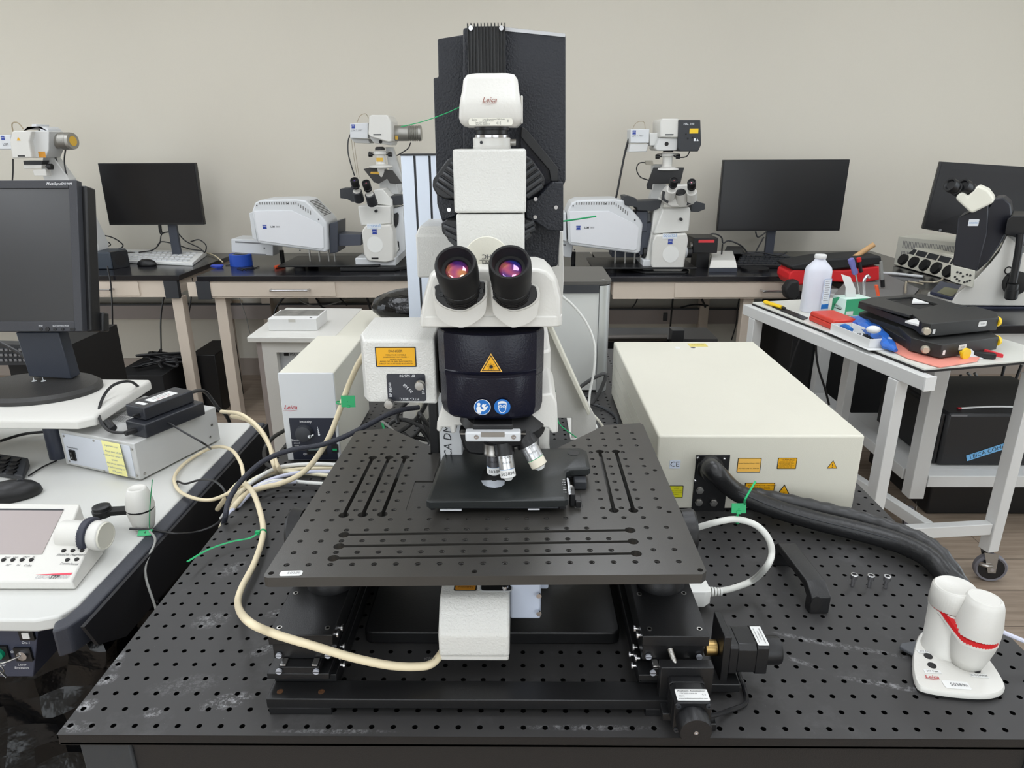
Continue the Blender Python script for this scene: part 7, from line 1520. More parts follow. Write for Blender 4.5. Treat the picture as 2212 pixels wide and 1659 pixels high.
# right part of the bench
cb = thing('camera_box', 'black camera box with red label right of the right microscope', 'camera')
mb = MB(black_pl); a, b1 = Y(1496, 551, 2.95), Y(1552, 514, 2.95); mb.box(a.x, b1.x, 2.95, 3.12, a.z+.01, b1.z); bb_ = mb.build('camera_body', cb, bev=.003)
mb = MB(black_pl); mb.box(a.x+.03, b1.x-.03, 2.98, 3.1, BT+.0005, a.z+.0095); mb.build('foot', cb)
mb = MB(mat('red label', (220, 60, 66), .5)); p = Y(1526, 521, 2.9495); mb.box(p.x-.040, p.x+.040, 2.949, 2.9499, p.z-.007, p.z+.007); mb.build('red_label', bb_)
mb = MB(chrome); mb.lathe([(0, .018), (.012, .018)], Y(1497, 530, 2.98), (-1, 0, 0), 20); mb.build('lens_mount', cb)
jb = thing('joystick_box', 'white and grey stage control box on the right wall bench', 'controller')
w_ = [Z(x, y, BT) for x, y in [(1531, 588), (1592, 588), (1584, 562), (1533, 562)]]
mb = MB(dark_grey); mb.loft([[p+V((0, 0, .0005)) for p in w_], [p+V((0, 0, .02)) for p in w_]], slate); mb.build('base', jb)
mb = MB(white); c = sum(w_, V((0, 0, 0)))/4; mb.loft([[p+V((0, 0, .0205)) for p in w_], [c+(p-c)*.86+V((0, .005, .055)) for p in w_]]); mb.build('housing', jb, bev=.003)
mb = MB(black_pl); mb.cyl(c+V((0, .03, .056)), c+V((0, .03, .11)), .004, n=12); mb.build('stick', jb)
kb = thing('keyboard', 'black keyboard on the right wall bench below the wide monitor', 'keyboard')
kc = [Z(x, y, BT+.01) for x, y in [(1590, 575), (1740, 577), (1760, 560), (1600, 552)]]; mb = MB(black_pl); mb.loft([[V((p.x, p.y, BT+.0005)) for p in kc], [V((p.x, p.y, BT+.02)) for p in kc]]); mb.build('body', kb, bev=.003)
mb = MB(dark_grey)
for i in range(14):
    for j in range(4):
        s1 = .05+i*.066; t1 = .12+j*.21; c = (kc[0]*(1-s1)+kc[1]*s1)*(1-t1)+(kc[3]*(1-s1)+kc[2]*s1)*t1; mb.box(c.x-.011, c.x+.011, c.y-.014, c.y+.012, BT+.02, BT+.027)
o = mb.build('keys', kb); o['kind'] = 'stuff'
pz = Z(1630, 583, BT); mb = MB(black_pl); mb.lathe([(.0005, .07), (.012, .07), (.014, .06)], V((pz.x, pz.y, BT)), (0, 0, 1), 32); tag(mb.build('round_pad'), 'round black pad in front of the right keyboard', 'pad')
hb = thing('hub_box', 'dark desk telephone like box left of the right monitor stand', 'box'); mb = MB(dark_grey); mb.loft([[Z(x, y, BT+.0005) for x, y in [(1560, 556), (1605, 558), (1608, 545), (1568, 543)]], [Z(x, y, BT+.04) for x, y in [(1562, 548), (1603, 548), (1604, 532), (1570, 531)]]]); mb.build('housing', hb, bev=.003)
for k, (pts, lb_) in enumerate((([(1518, 515), (1540, 505), (1558, 512), (1562, 525), (1575, 520), (1600, 530), (1614, 545)], 'black cable arching over the camera box'), ([(1632, 500), (1637, 512), (1650, 505), (1655, 500)], 'short black cable under the wide monitor'), ([(1650, 512), (1640, 530), (1632, 545)], 'black cable beside the right monitor stand'), ([(1600, 548), (1640, 545), (1680, 552), (1700, 545)], 'black cable lying behind the right keyboard'))):
    cable('bench_cable', [Y(x, y, 3.15) for x, y in pts], .004, black_cable, lb_, n=8)
# monitor arm pole behind the laser box
pa = thing('support_arm', 'horizontal dark tube with clamp block behind the laser box', 'support arm')
a, b1 = Y(1300, 731, 1.75), Y(1440, 729, 1.75); mb = MB(mat('gunmetal tube', (62, 58, 54), .35, metal=.6)); mb.cyl(a, b1, .012, n=20); mb.build('tube', pa)
mb = MB(black_ano); c = Y(1462, 722, 1.75); mb.box(c.x-.022, c.x+.022, 1.73, 1.78, c.z-.03, c.z+.02); mb.build('clamp_block', pa, bev=.002)
mb = MB(black_ano); mb.box(c.x-.015, c.x+.015, 1.745, 1.775, .001, c.z-.031); mb.build('post', pa)  # unseen post down to the floor, added so the arm has a support
mb = MB(black_pl); c = Y(1520, 735, 1.75); mb.box(Y(1300, 740, 1.78).x, c.x+.06, 1.785, 1.95, c.z-.05, c.z-.005); mb.build('black_box', pa)
mb = MB(paper); a = Z(1325, 735, .62); mb.box(a.x-.05, a.x+.16, 2.0, 2.3, .001, .625); tag(mb.build('white_board', bev=.002), 'white board corner behind the electronics cabinet', 'board')  # board carried down to the floor; its unseen lower part is added
# ================================================================== WHITE TUBE CART, RIGHT
CZ = .78
tube_w = mat('white powder coated tube', (214, 214, 212), .4, bump=(500, .1))
def caster(par, x, y, r=.05, ang=0.0, nm='caster'):
    c, s_ = math.cos(ang), math.sin(ang)
    d = V((c, s_, 0)); n_ = V((-s_, c, 0))
    w0 = V((x, y, r+.001))+d*-.018
    mb = MB(mat('grey rubber tyre', (112, 110, 116), .6)); mb.lathe([(-.012, r*.80), (-.014, r*.92), (-.008, r), (.008, r), (.014, r*.92), (.012, r*.80)], w0, n_, 48, caps=False); mb.lathe([(-.011, .006), (-.011, r*.82), (.011, r*.82), (.011, .006)], w0, n_, 40, black_pl); o = mb.build(nm+'_wheel', par, ang=30)
    mb = MB(chrome); 
    for sg in (-1, 1): mb.prism([w0+n_*sg*.018+d*a+V((0, 0, b_)) for a, b_ in [(-.012, -.010), (.010, -.012), (.034, r+.012), (-.008, r+.012)]], n_*sg*.002)
    mb.lathe([(r+.011, .026), (r+.016, .028), (r+.019, .024), (r+.024, .024)], (x, y, .001+r*0), (0, 0, 1), 28, chrome)
    mb.cyl(w0-n_*.021, w0+n_*.021, .006, n=16, m=steel); mb.build(nm+'_fork', par)
    return o
cart = thing('tube_cart', 'white tube framed cart with cluttered top at the right', 'cart')
L0 = Z(1990, 797, CZ); L1 = Z(1620, 653, CZ); ld = (L1-L0).normalized(); LL = (L1-L0).length
wd = V((ld.y, -ld.x, 0)); CWD = .50
def cp(s_, t_, z): p = L0+ld*s_+wd*t_; return V((p.x, p.y, z))
mb = MB(mat('pale cart board', (214, 214, 206), .4)); mb.prism([cp(0, .012, CZ-.006), cp(0, CWD, CZ-.006), cp(LL, CWD, CZ-.006), cp(LL, .012, CZ-.006)], (0, 0, .006)); bd_ = mb.build('top_board', cart, bev=.001)
mb = MB(ink); mb.prism([cp(-.001, .010, CZ-.012), cp(-.001, CWD, CZ-.012), cp(LL, CWD, CZ-.012), cp(LL, .010, CZ-.012)], (0, 0, .0058)); mb.build('board_edge', cart)
def bar(a, b_, h, w_, m=tube_w, nm='frame_bar', bev=.002):
    a, b_ = V(a), V(b_); d = (b_-a).normalized(); up_ = V((0, 0, 1)) if abs(d.z) < .9 else ld; n_ = d.cross(up_).normalized()*w_/2; u2 = up_*h/2
    mb = MB(m); mb.loft([[a-n_-u2, a+n_-u2, a+n_+u2, a-n_+u2], [b_-n_-u2, b_+n_-u2, b_+n_+u2, b_-n_+u2]]); return mb.build(nm, cart if nm != 'x' else None, bev=bev)
bar(cp(-.035, .0, CZ-.032), cp(LL+.02, .0, CZ-.032), .04, .034)
bar(cp(-.0, CWD-.02, CZ-.032), cp(LL, CWD-.02, CZ-.032), .04, .034)
bar(cp(LL-.02, .02, CZ-.034), cp(LL-.02, CWD-.04, CZ-.034), .036, .03)
mb = MB(paper); a = cp(-.0355, 0, CZ-.032); mb.loft([[a-wd*.018+V((0, 0, -.021)), a+wd*.018+V((0, 0, -.021)), a+wd*.018+V((0, 0, .021)), a-wd*.018+V((0, 0, .021))], [p-ld*.006 for p in (a-wd*.018+V((0, 0, -.021)), a+wd*.018+V((0, 0, -.021)), a+wd*.018+V((0, 0, .021)), a-wd*.018+V((0, 0, .021)))]]); mb.build('end_cap', cart, bev=.001)
LS = .075
NL, NR = cp(LS, 0, 0), V((2.066, 1.372, 0))
CW2 = (NR-NL).dot(wd)
def leg(px_, lo=.115):
    mb = MB(tube_w); x, y = px_.x, px_.y; h = .020; c4 = [V((x, y, lo))+ld*a*h+wd*b_*h for a, b_ in ((-1, -1), (1, -1), (1, 1), (-1, 1))]
    top = CZ-.053 if (px_-NL).dot(wd) < .1 else CZ-.053
    mb.loft([c4, [V((p.x, p.y, top)) for p in c4]]); return mb.build('leg', cart, bev=.002)
FL_, FR_ = NL+ld*(LL-.13), NR+ld*(LL-.13)
for p in (NL, NR, FL_, FR_): leg(p); 
mb = MB(tube_w)
zb = .20
bar(V((NL.x, NL.y, zb))+wd*.021, V((NR.x, NR.y, zb))-wd*.021, .04, .03)
bar(V((FL_.x, FL_.y, zb))+wd*.021, V((FR_.x, FR_.y, zb))-wd*.021, .04, .03)
md = (NL+NR)/2; mf_ = (FL_+FR_)/2; bar(V((md.x, md.y, zb))+ld*.016, V((mf_.x, mf_.y, zb))-ld*.016, .04, .03)
for p, a in ((NR, 2.9), (NL, .5), (FL_, 1.2), (FR_, 2.0)): caster(cart, p.x, p.y, .049, a)
# ------------------------------------------------------------------ second, heavier frame with computer shelf
tb2 = thing('rolling_bench', 'heavy white framed rolling bench with black top holding the inverted microscope', 'bench')
RX, RYF = 1.985, 1.665
T2 = BT
def tbox(nm, a, m=tube_w, bev=.002): mb = MB(m); mb.box(*a); return mb.build(nm, tb2, bev=bev)
tbox('worktop', (2.0, 3.5, 1.76, 2.72, T2-.030, T2), bench_black)
tbox('apron', (2.02, 3.45, 1.79, 1.83, T2-.10, T2-.0305))
for y_ in (RYF+.03, 2.60):
    tbox('leg', (RX-.027, RX+.027, y_-.027, y_+.027, .14, T2-.031 if y_ > 2 else T2-.11)); caster(tb2, RX+.0, y_, .05, 1.1)
tbox('side_rail', (RX-.03, RX+.03, RYF+.066, 2.564, T2-.10, T2-.05)); tbox('front_rail', (RX+.028, 3.4, RYF+.0, RYF+.06, .19, .235)); tbox('side_rail', (RX-.03, RX+.03, RYF+.066, 2.564, .19, .235))
tbox('shelf', (RX+.028, 3.4, RYF+.061, 2.3, .215, .234))
tbox('cable_rail', (2.06, 3.0, 2.30, 2.34, .50, .56), grey_white)
pc2 = thing('black_computer', 'black computer with a light blue tape strip on the low shelf of the rolling bench', 'computer')
mb = MB(mat('satin black casing', (30, 30, 32), .45, bump=(400, .2))); mb.box(2.09, 2.62, 1.75, 2.20, .2355, .445); c2_ = mb.build('casing', pc2, bev=.012)
mb = MB(black_pl); mb.box(2.075, 2.0885, 1.76, 2.19, .24, .44, black_pl); fb2 = mb.build('front_bezel', pc2, bev=.004)
mb = MB(mat('light blue tape', (118, 182, 230), .6)); ta, tb_ = Y(2088, 990, 1.749), Y(2212, 950, 1.749); d = (tb_-ta).normalized(); mb.frame(ta+d*.0, d, V((0, 0, 1)) - d*d.z); mb.box(0, .26, -.012, .012, 0, .0008); mb.text('LEICA COMPUTER', .102, 0, .0225, ink, z=.001); 
tp2 = mb.build('tape_strip', pc2)
mb = MB(grey_ink); q = Y(2093, 896, 1.748); mb.box(2.10, 2.16, 1.7485, 1.7498, .436, .442, grey_ink); mb.build('lettering', c2_)
cbk = thing('white_cable_strip', 'white flat ribbon with red ends lying on the computer with the blue tape', 'cable'); mb = MB(paper); a = Z(2073, 882, .447); b1 = Z(2210, 879, .447); mb.tube([a, (a+b1)/2+V((0, 0, .004)), b1], .006, 8, flat=.5); mb.build('ribbon', cbk); mb = MB(red_ink); mb.tube([a+V((-.008, 0, 0)), a+V((.004, 0, 0))], .0064, 8, sm=0, flat=.6); mb.build('red_end', cbk)
pc3 = thing('black_computer', 'black computer tower on the floor under the low shelf of the rolling bench', 'computer')
mb = MB(black_pl); mb.box(2.12, 3.0, 1.80, 2.28, .002, .185); mb.build('casing', pc3, bev=.006)
mb = MB(mat('matt black cabinet', (16, 16, 17), .7)); mb.box(1.84, 1.945, 2.62, 3.1, .001, .70); mb.box(1.945, 2.6, 2.76, 3.1, .001, .70); tag(mb.build('black_cabinet', bev=.004), 'tall matt black cabinet on the floor behind the white cart legs', 'cabinet')
for k, (pts, lb_) in enumerate((([(2075, 810), (2080, 850), (2068, 875)], 'black cable left of the computer behind the cart'), ([(2090, 805), (2110, 830), (2118, 870)], 'grey cable dropping onto the computer with blue tape'), ([(2105, 806), (2130, 840), (2145, 870)], 'thick grey cable right of the other grey one'), ([(2170, 790), (2160, 830), (2150, 868)], 'black cable hanging right of the grey ones'), ([(2212, 775), (2190, 830), (2175, 868)], 'black cable nearest the right edge under the bench'))):
    cable('shelf_cable', [Y(x, y, 2.28) for x, y in pts]+[V((Y(*pts[-1], 2.28).x, 2.25, .235))], .006, grey_cable if k in (1, 2) else black_cable, lb_, n=8)
# ------------------------------------------------------------------ things on the cart
bt = thing('plastic_bottle', 'white squeeze bottle with blue lined label at the far end of the cart', 'bottle')
q = Z(1756, 672, CZ); px2 = Z(1785, 676, CZ)
mb = MB(mat('milky plastic', (220, 222, 232), .35, bump=(80, .05))); r0 = .047
def sq(z, r, k=.72, c=q):
    return [V((c.x+r*math.copysign(abs(math.cos(t))**k, math.cos(t)), c.y+r*.75*math.copysign(abs(math.sin(t))**k, math.sin(t)), c.z+z)) for t in [2*math.pi*i/32 for i in range(32)]]
mb.loft([sq(.0005, r0*.94), sq(.006, r0), sq(.155, r0), sq(.168, r0*.92), sq(.192, .022, 1), sq(.200, .018, 1)]); bb_ = mb.build('bottle_body', bt, ang=50)
mb = MB(paper); mb.lathe([(.200, .0195), (.2025, .021), (.212, .021), (.215, .019)], q, (0, 0, 1), 28); mb.build('cap', bt)
mb = MB(paper); mb.frame(q+V((.026, -.0365, .075)), (1, .35, 0), (0, 0, 1)); mb.box(-.018, .016, -.060, .055, -.002, .0005, mat('pale bottle label', (226, 230, 236), .5)); 
for a in ((-.018, -.0172, -.06, .055), (.0152, .016, -.06, .055), (-.018, .016, .0542, .055)): mb.box(a[0], a[1], a[2], a[3], .0006, .001, sign_blue)
mb.box(-.0165, .0145, -.058, -.040, .0006, .001, sign_blue)
for k in range(10): mb.box(-.012, .010-.003*(k % 3), .045-.008*k, .0465-.008*k, .0006, .001, grey_ink)
mb.build('bottle_label', bb_)
rb = thing('red_case', 'red plastic tool case on the cart in front of the bottle', 'case')
a = Z(1745, 692, CZ); b1 = Z(1790, 712, CZ); c_ = Z(1835, 690, CZ); d1 = (b1-a).normalized(); l1_ = .085; 
ax1 = V((.72, -.42, 0)).normalized(); ax2 = V((.42, .72, 0)).normalized()
ba = Z(1750, 692, CZ); mb = MB(mat('brick red plastic', (206, 58, 44), .4, bump=(300, .2)))
def rect4(o, u1, u2, a_, b__, z): return [o+V((0, 0, z)), o+u1*a_+V((0, 0, z)), o+u1*a_+u2*b__+V((0, 0, z)), o+u2*b__+V((0, 0, z))]
u1 = (Z(1792, 712, CZ)-Z(1746, 692, CZ)); u1l = u1.length; u1.normalize(); u2 = V((-u1.y, u1.x, 0))
o0 = Z(1746, 692, CZ)
mb.loft([rect4(o0, u1, u2, .15, .095, .0005), rect4(o0, u1, u2, .15, .095, .020)]); mb.build('lower_shell', rb, bev=.005, seg=3)
mb = MB(mat('brick red plastic', (206, 58, 44), .4, bump=(300, .2))); mb.loft([rect4(o0, u1, u2, .15, .095, .0205), rect4(o0+u1*.004+u2*.003, u1, u2, .142, .088, .036)]); mb.build('lid', rb, bev=.005, seg=3)
tb3 = thing('tissue_box', 'green and white wipe box with tissue sticking out behind the red case', 'box')
o0 = Z(1795, 673, CZ); u1 = (Z(1836, 687, CZ)-o0).normalized(); u2 = V((-u1.y, u1.x, 0)); 
mb = MB(mat('mint carton', (210, 232, 222), .5)); mb.loft([rect4(o0, u1, u2, .075, .11, .0005), rect4(o0, u1, u2, .075, .11, .062)]); cb_ = mb.build('carton', tb3, bev=.001)
mb = MB(green_tie); mb.frame(o0+u1*.0375+V((0, 0, .031)), u1, (0, 0, 1)); mb.prism([(-.0375, -.031, 0), (-.0375, .02, 0), (-.01, .031, 0), (.0, .031, 0), (-.02, .0, 0), (-.028, -.031, 0)], (0, 0, .0005), mat('sea green print', (60, 168, 120), .5)); mb.text('KIMTECH', -.002, -.004, .012, ink, z=.0008, rot=-.15); mb.rect(-.02, -.013, .018, -.010, ink, z=.0003)
mb.frame(o0+u1*.0752+u2*.055+V((0, 0, .031)), u2, (0, 0, 1)); mb.box(-.055, .055, -.031, .031, 0, .0005, mat('sea green print', (60, 168, 120), .5)); mb.box(-.05, -.02, -.028, -.014, .0006, .001, paper); mb.build('carton_print', cb_)
mb = MB(paper); c = o0+u1*.035+u2*.045+V((0, 0, .062)); mb.loft([[c+V((-.018, -.01, 0)), c+V((.018, -.006, 0)), c+V((.016, .012, 0)), c+V((-.014, .012, 0))], [c+V((-.026, -.012, .035)), c+V((.012, -.008, .03)), c+V((.012, .006, .03)), c+V((-.02, .004, .034))], [c+V((-.05, -.01, .085)), c+V((-.012, -.004, .075)), c+V((-.014, .004, .075)), c+V((-.046, .0, .085))]]); mb.build('tissue', tb3, ang=50)
# tray of small parts
ty = thing('parts_tray', 'white open tray of small dark parts at the front edge of the cart', 'tray')
o0 = Z(1793, 716, CZ+.002); e = Z(1876, 752, CZ+.002); u1 = (e-o0); tl_ = u1.length; u1.normalize(); u2 = V((-u1.y, u1.x, 0)); wy = .075
mb = MB(paper)
for (s0, s1, t0, t1, z0, z1) in ((0, tl_, 0, wy, .0005, .003), (0, tl_, 0, .003, .003, .028), (0, tl_, wy-.003, wy, .003, .028), (0, .003, .003, wy-.003, .003, .028), (tl_-.003, tl_, .003, wy-.003, .003, .028)):
    mb.loft([[o0+u1*a_+u2*b__+V((0, 0, z)) for a_, b__ in ((s0, t0), (s1, t0), (s1, t1), (s0, t1))] for z in (z0, z1)])
mb.build('tray', ty)
mb = MB(dark_grey); rnd = random.Random(5)
for k in range(60):
    c = o0+u1*(tl_*.45+rnd.random()*tl_*.45)+u2*(.012+rnd.random()*.05)+V((0, 0, .004)); mb.cyl(c, c+V((rnd.uniform(-.003, .003), rnd.uniform(-.003, .003), .012)), .0018, n=6)
o = mb.build('small_parts', ty); o['kind'] = 'stuff'
mb = MB(sign_blue); c = o0+u1*.03+u2*.035+V((0, 0, .018)); mb.tube([c-u1*.02, c+V((0, 0, .006)), c+u1*.03], .008, 8); mb.build('blue_strip', ty)
mb = MB(paper); mb.loft([[o0+u1*a_+u2*b__+V((0, 0, -.0012)) for a_, b__ in ((-.012, -.012), (tl_+.02, -.014), (tl_+.03, wy), (0, wy-.02))] for _ in (0,)]+[[o0+u1*a_+u2*b__+V((0, 0, .0)) for a_, b__ in ((-.012, -.012), (tl_+.02, -.014), (tl_+.03, wy), (0, wy-.02))]]); tag(mb.build('paper_sheet'), 'white paper under the parts tray on the cart', 'paper')
# blue bag
mb = MB(mat('blue plastic film', (40, 104, 196), .3, bump=(60, .8))); rnd = random.Random(9); P_ = [Z(1835, 688, CZ+.02), Z(1870, 705, CZ+.02), Z(1905, 730, CZ+.02), Z(1935, 757, CZ+.01)]
rings = []
for i, p in enumerate(smooth_path(P_, 4)):
    rr = (.012, .03, .034, .036, .036, .034, .034, .032, .03, .028, .026, .02, .010)[min(i, 12)]; rings.append([p+V((rr*math.cos(t)*(.7+.5*rnd.random()), rr*math.cos(t)*.6, max(-p.z+CZ+.001, rr*.6*math.sin(t)*(.7+.5*rnd.random())))) for t in [2*math.pi*j/12 for j in range(12)]])
mb.loft(rings); tag(mb.build('blue_bag', ang=18), 'blue plastic bag squeezed between parts tray and black stages', 'bag')
mb = MB(paper); mb.sph(Z(1887, 712, CZ+.052), (.022, .018, .012)); tag(mb.build('white_wad'), 'white wad on top of the blue bag', 'wad')
# black stages, two stacked
stg_k = []
m_ = mat('matt black stage', (40, 40, 39), .5, bump=(500, .2))
def zs(pts, z): return [Z(x, y, z) for x, y in pts]
for low, zb_, zt_, blk, rail, lbl in ((True, .789, .829, [(1963, 757), (2030, 774), (2152, 755), (2112, 728), (1935, 730)], [(1853, 688), (1868, 682), (1990, 742), (1966, 756)], 'lower of the two black motor stages, with yellow knob at its foot, on the cart'),
                              (False, .836, .876, [(1988, 724), (2008, 728), (2152, 713), (2146, 700), (2098, 686), (1962, 702)], [(1853, 665), (1880, 660), (1985, 700), (1984, 716)], 'upper of the two black motor stages stacked on the cart')):
    t = thing('motor_stage', lbl, 'stage', 'black stages stacked on the cart')
    P = zs(blk, zb_); mb = MB(m_); mb.loft([P, [V((p.x, p.y, zt_)) for p in P]]); mb.build('stage_block', t, bev=.002)
    R_2 = zs(rail, zb_); mb = MB(m_); mb.loft([R_2, [V((p.x, p.y, zb_+.022)) for p in R_2]]); mb.build('side_rail', t, bev=.0015)
    ou = [(p.x, p.y) for p in zs([(1856, 650), (1882, 642), (1991, 634), (2064, 655), (2088, 660), (1965, 680)], zt_)] if not low else [(p.x, p.y) for p in zs([(1856, 676), (1890, 668), (1991, 660), (2088, 690), (1965, 712)], zt_)]
    if low: mb = MB(m_); mb.loft([[V((x, y, zt_-.022)) for x, y in ou], [V((x, y, zt_-.004)) for x, y in ou]]); mb.build('frame_plate', t)
    else:
        ho = [(p.x, p.y) for p in zs([(1914, 645), (1969, 640), (2028, 656), (1985, 667)], zt_)]
        plate2d(ou, [ho], zt_-.010, zt_-.001, m_, 'frame_plate', t, .001)
        mb = MB(ink); mb.loft([[V((x, y, zt_-.020)) for x, y in ho], [V((x, y, zt_-.0105)) for x, y in ho]]); mb.build('frame_well', t)
        mb = MB(paper); q = Z(1982, 655, zt_-.008); mb.loft([[q+V((-.025, -.01, 0)), q+V((.03, -.012, 0)), q+V((.0, .03, 0))], [q+V((-.025, -.01, .004)), q+V((.03, -.012, .004)), q+V((.0, .03, .012))]]); mb.build('white_clip', t)
        mb = MB(paper); mb.prism(zs([(1955, 697), (1978, 692), (1985, 698), (1984, 705)], zb_+.03), (0, 0, .006)); mb.build('white_tab', t)
    i0 = 1 if low else 1
    f0, f1 = P[i0], P[i0+1]; u1 = (f1-f0).normalized(); nr_ = V((u1.y, -u1.x, 0)); H = zt_-zb_
    bp_ = (P[0]+P[1])/2 if low else P[0]*.5+P[1]*.5
    mb = MB(mat('pale metal boss', (190, 182, 164), .4, metal=.6)); mb.lathe([(0, .012), (.012, .012), (.018, .009)], bp_+V((0, 0, H*.42)), (-.35, -1, 0), 20); mb.build('metal_boss', t)
    mb = MB(yellow2); mb.lathe([(0, .016), (.010, .016), (.012, .013)], f1+V((-.002, .012, H*.6)), u1, 28); mb.build('yellow_knob', t)
    mb = MB(paper); L_ = (f1-f0).length; mb.frame(f0+u1*L_*(.36 if low else .76)+nr_*.0004+V((0, 0, H*.62)), u1, (0, 0, 1)); label_plate(mb, .032, .016, paper, None, [('50389', 0, 0, .007, grey_ink)], r=.003); mb.build('white_sticker', t)
    mb = MB(paper); mb.frame(f0+u1*.012+nr_*.0004+V((0, 0, H*.4)), u1, (0, 0, 1)); label_plate(mb, .010, .014, paper, None, (), r=.002); mb.build('small_sticker', t)
    if low: mb = MB(yellow2); mb.lathe([(0, .006), (.012, .006), (.012, .017), (.020, .017)], f0+u1*L_*.33+nr_*.003+V((0, 0, .010)), nr_, 28); mb.build('yellow_knob', t)
# pink bag under the stages
mb = MB(mat('pink film', (236, 150, 134), .45, bump=(60, .5))); pp_ = [Z(x, y, CZ+.001) for x, y in [(1905, 748), (1960, 775), (2030, 795), (2110, 782), (2120, 768), (2000, 745), (1930, 735)]]
mb.prism(pp_, (0, 0, .004)); tag(mb.build('pink_sheet', bev=.001), 'pink plastic sheet under the stacked black stages', 'sheet')
mb = MB(mat('red coral plastic', (226, 60, 70), .4)); a = Z(2122, 760, CZ+.004); b1 = Z(2165, 772, CZ+.004); mb.prism([a+V((-.02, .03, -.002)), a+V((.01, -.03, -.002)), b1+V((0, -.005, -.002)), b1+V((-.02, .03, -.002))], (0, 0, .014)); rc = thing('red_clip', 'red perforated plastic clip right of the black stages', 'clip'); mb.build('red_grip', rc, bev=.002)
mb = MB(black_pl); c = Z(2128, 774, CZ+.002); mb.loft([[c+V((x, y, z)) for x, y in ((-.028, .01), (.022, -.014), (.028, .006), (-.02, .028))] for z in (0, .016)]); mb.build('black_clamp', rc, bev=.002)
mb = MB(cool_white); yq = Z(2095, 772, CZ+.002); mb.prism([yq+V((-.04, -.0, -.001)), yq+V((.03, -.015, -.001)), yq+V((.035, -.01, -.001)), yq+V((.0, .02, .028)), yq+V((-.03, .03, .028))], (0, .02, .0)); tag(mb.build('folded_card', bev=.001), 'folded white card beside the yellow knob of the lower stage', 'card')
# utility knife and dark strips
kn = thing('utility_knife', 'yellow utility knife at the far left corner of the cart', 'knife')
a, b1 = Z(1653, 652, CZ+.009), Z(1690, 664, CZ+.009); mb = MB(yellow2); mb.tube([a, (a+b1)/2, b1], .011, 10, sm=2, flat=.6); mb.build('handle', kn); mb = MB(dark_grey); mb.tube([b1, b1+(b1-a)*.15], .005, 8, sm=0); mb.build('blade_tip', kn)
mb = MB(black_pl); mb.prism([Z(x, y, CZ+.0004) for x, y in [(1668, 664), (1680, 662), (1745, 688), (1735, 692)]], (0, 0, .004)); tag(mb.build('black_strip'), 'flat black strip lying between knife and red case', 'strip')
# tool bag with tools on the bench behind the cart
bg = thing('tool_bag', 'open red and black tool bag on the right wall bench behind the white bottle', 'bag')
bb0 = [Y(x, y, 2.55) for x, y in [(1706, 590), (1715, 583), (1825, 584), (1900, 575), (1900, 605), (1860, 612), (1790, 608), (1712, 618), (1704, 604)]]
mb = MB(red_cloth); mb.prism([p for p in bb0], (0, .16, 0)); mb.build('red_side', bg, bev=.006)
mb = MB(mat('black nylon cloth', (24, 24, 25), .7, bump=(150, .5))); mb.prism([Y(x, y, 2.545) for x, y in [(1705, 574), (1780, 560), (1850, 556), (1904, 553), (1906, 570), (1860, 577), (1790, 584), (1712, 584)]], (0, .17, 0)); mb.build('black_rim', bg, bev=.008)
mb = MB(mat('black nylon cloth', (24, 24, 25), .7, bump=(150, .5))); mb.prism([Y(x, y, 2.50) for x, y in [(1700, 645), (1696, 625), (1708, 608), (1727, 606), (1730, 640), (1718, 652)]], (0, .06, 0)); mb.build('side_pouch', bg, bev=.01)
mb = MB(mat('grey bench mat', (112, 110, 108), .8)); mb.prism([Z(x, y, BT+.001) for x, y in [(1800, 640), (1838, 596), (1905, 590), (1985, 625), (1960, 655)]], (0, 0, .004)); tag(mb.build('bench_mat'), 'grey mat on the bench beside the tool bag', 'mat')
hm = thing('wooden_handle', 'wooden hammer handle sticking out of the tool bag', 'tool'); mb = MB(mat('pale ash wood', (202, 160, 112), .5, var=(60, .2))); mb.tube([Y(1836, 562, 2.60), Y(1888, 528, 2.60)], .012, 12, sm=0); mb.build('handle', hm)
sd_ = thing('screwdriver', 'screwdriver with a lavender handle standing behind the tissue', 'tool'); mb = MB(mat('lavender plastic', (112, 112, 176), .4)); ax = (Y(1837, 558, 2.2)-Y(1848, 592, 2.2)); mb.lathe([(0, .009), (.1, .012), (.4, .010), (.8, .013), (.95, .012), (1, .006)], Y(1848, 592, 2.2), ax, 14, rel=True); mb.build('handle', sd_); mb = MB(steel); mb.tube([Y(1848, 592, 2.2), Y(1858, 640, 2.2)], .004, 8, sm=0); mb.build('shaft', sd_)
sd2 = thing('screwdriver', 'screwdriver with a red tipped black handle in the tool bag', 'tool'); mb = MB(black_pl); mb.tube([Y(1856, 566, 2.5), Y(1860, 588, 2.5)], .008, 10, sm=0); mb.build('handle', sd2); mb = MB(red_cloth); mb.tube([Y(1855, 557, 2.5), Y(1856, 565, 2.5)], .010, 10, sm=0); mb.build('end_cap', sd2)
ph = thing('clear_pipe_tool', 'chrome socket tool standing behind the wipe box', 'tool'); mb = MB(steel); mb.tube([Y(1867, 640, 2.15), Y(1866, 610, 2.15), Y(1873, 596, 2.15), Y(1879, 600, 2.15)], .006, 10); mb.build('shaft', ph)
rt = thing('torch', 'grey rod with black end standing right of the tool bag', 'tool'); mb = MB(grey_cable); mb.tube([Y(1903, 565, 2.4), Y(1906, 605, 2.4)], .006, 10, sm=0); mb.build('rod', rt); mb = MB(black_pl); mb.tube([Y(1906, 604, 2.4), Y(1907, 620, 2.4)], .009, 10, sm=0); mb.build('end', rt)
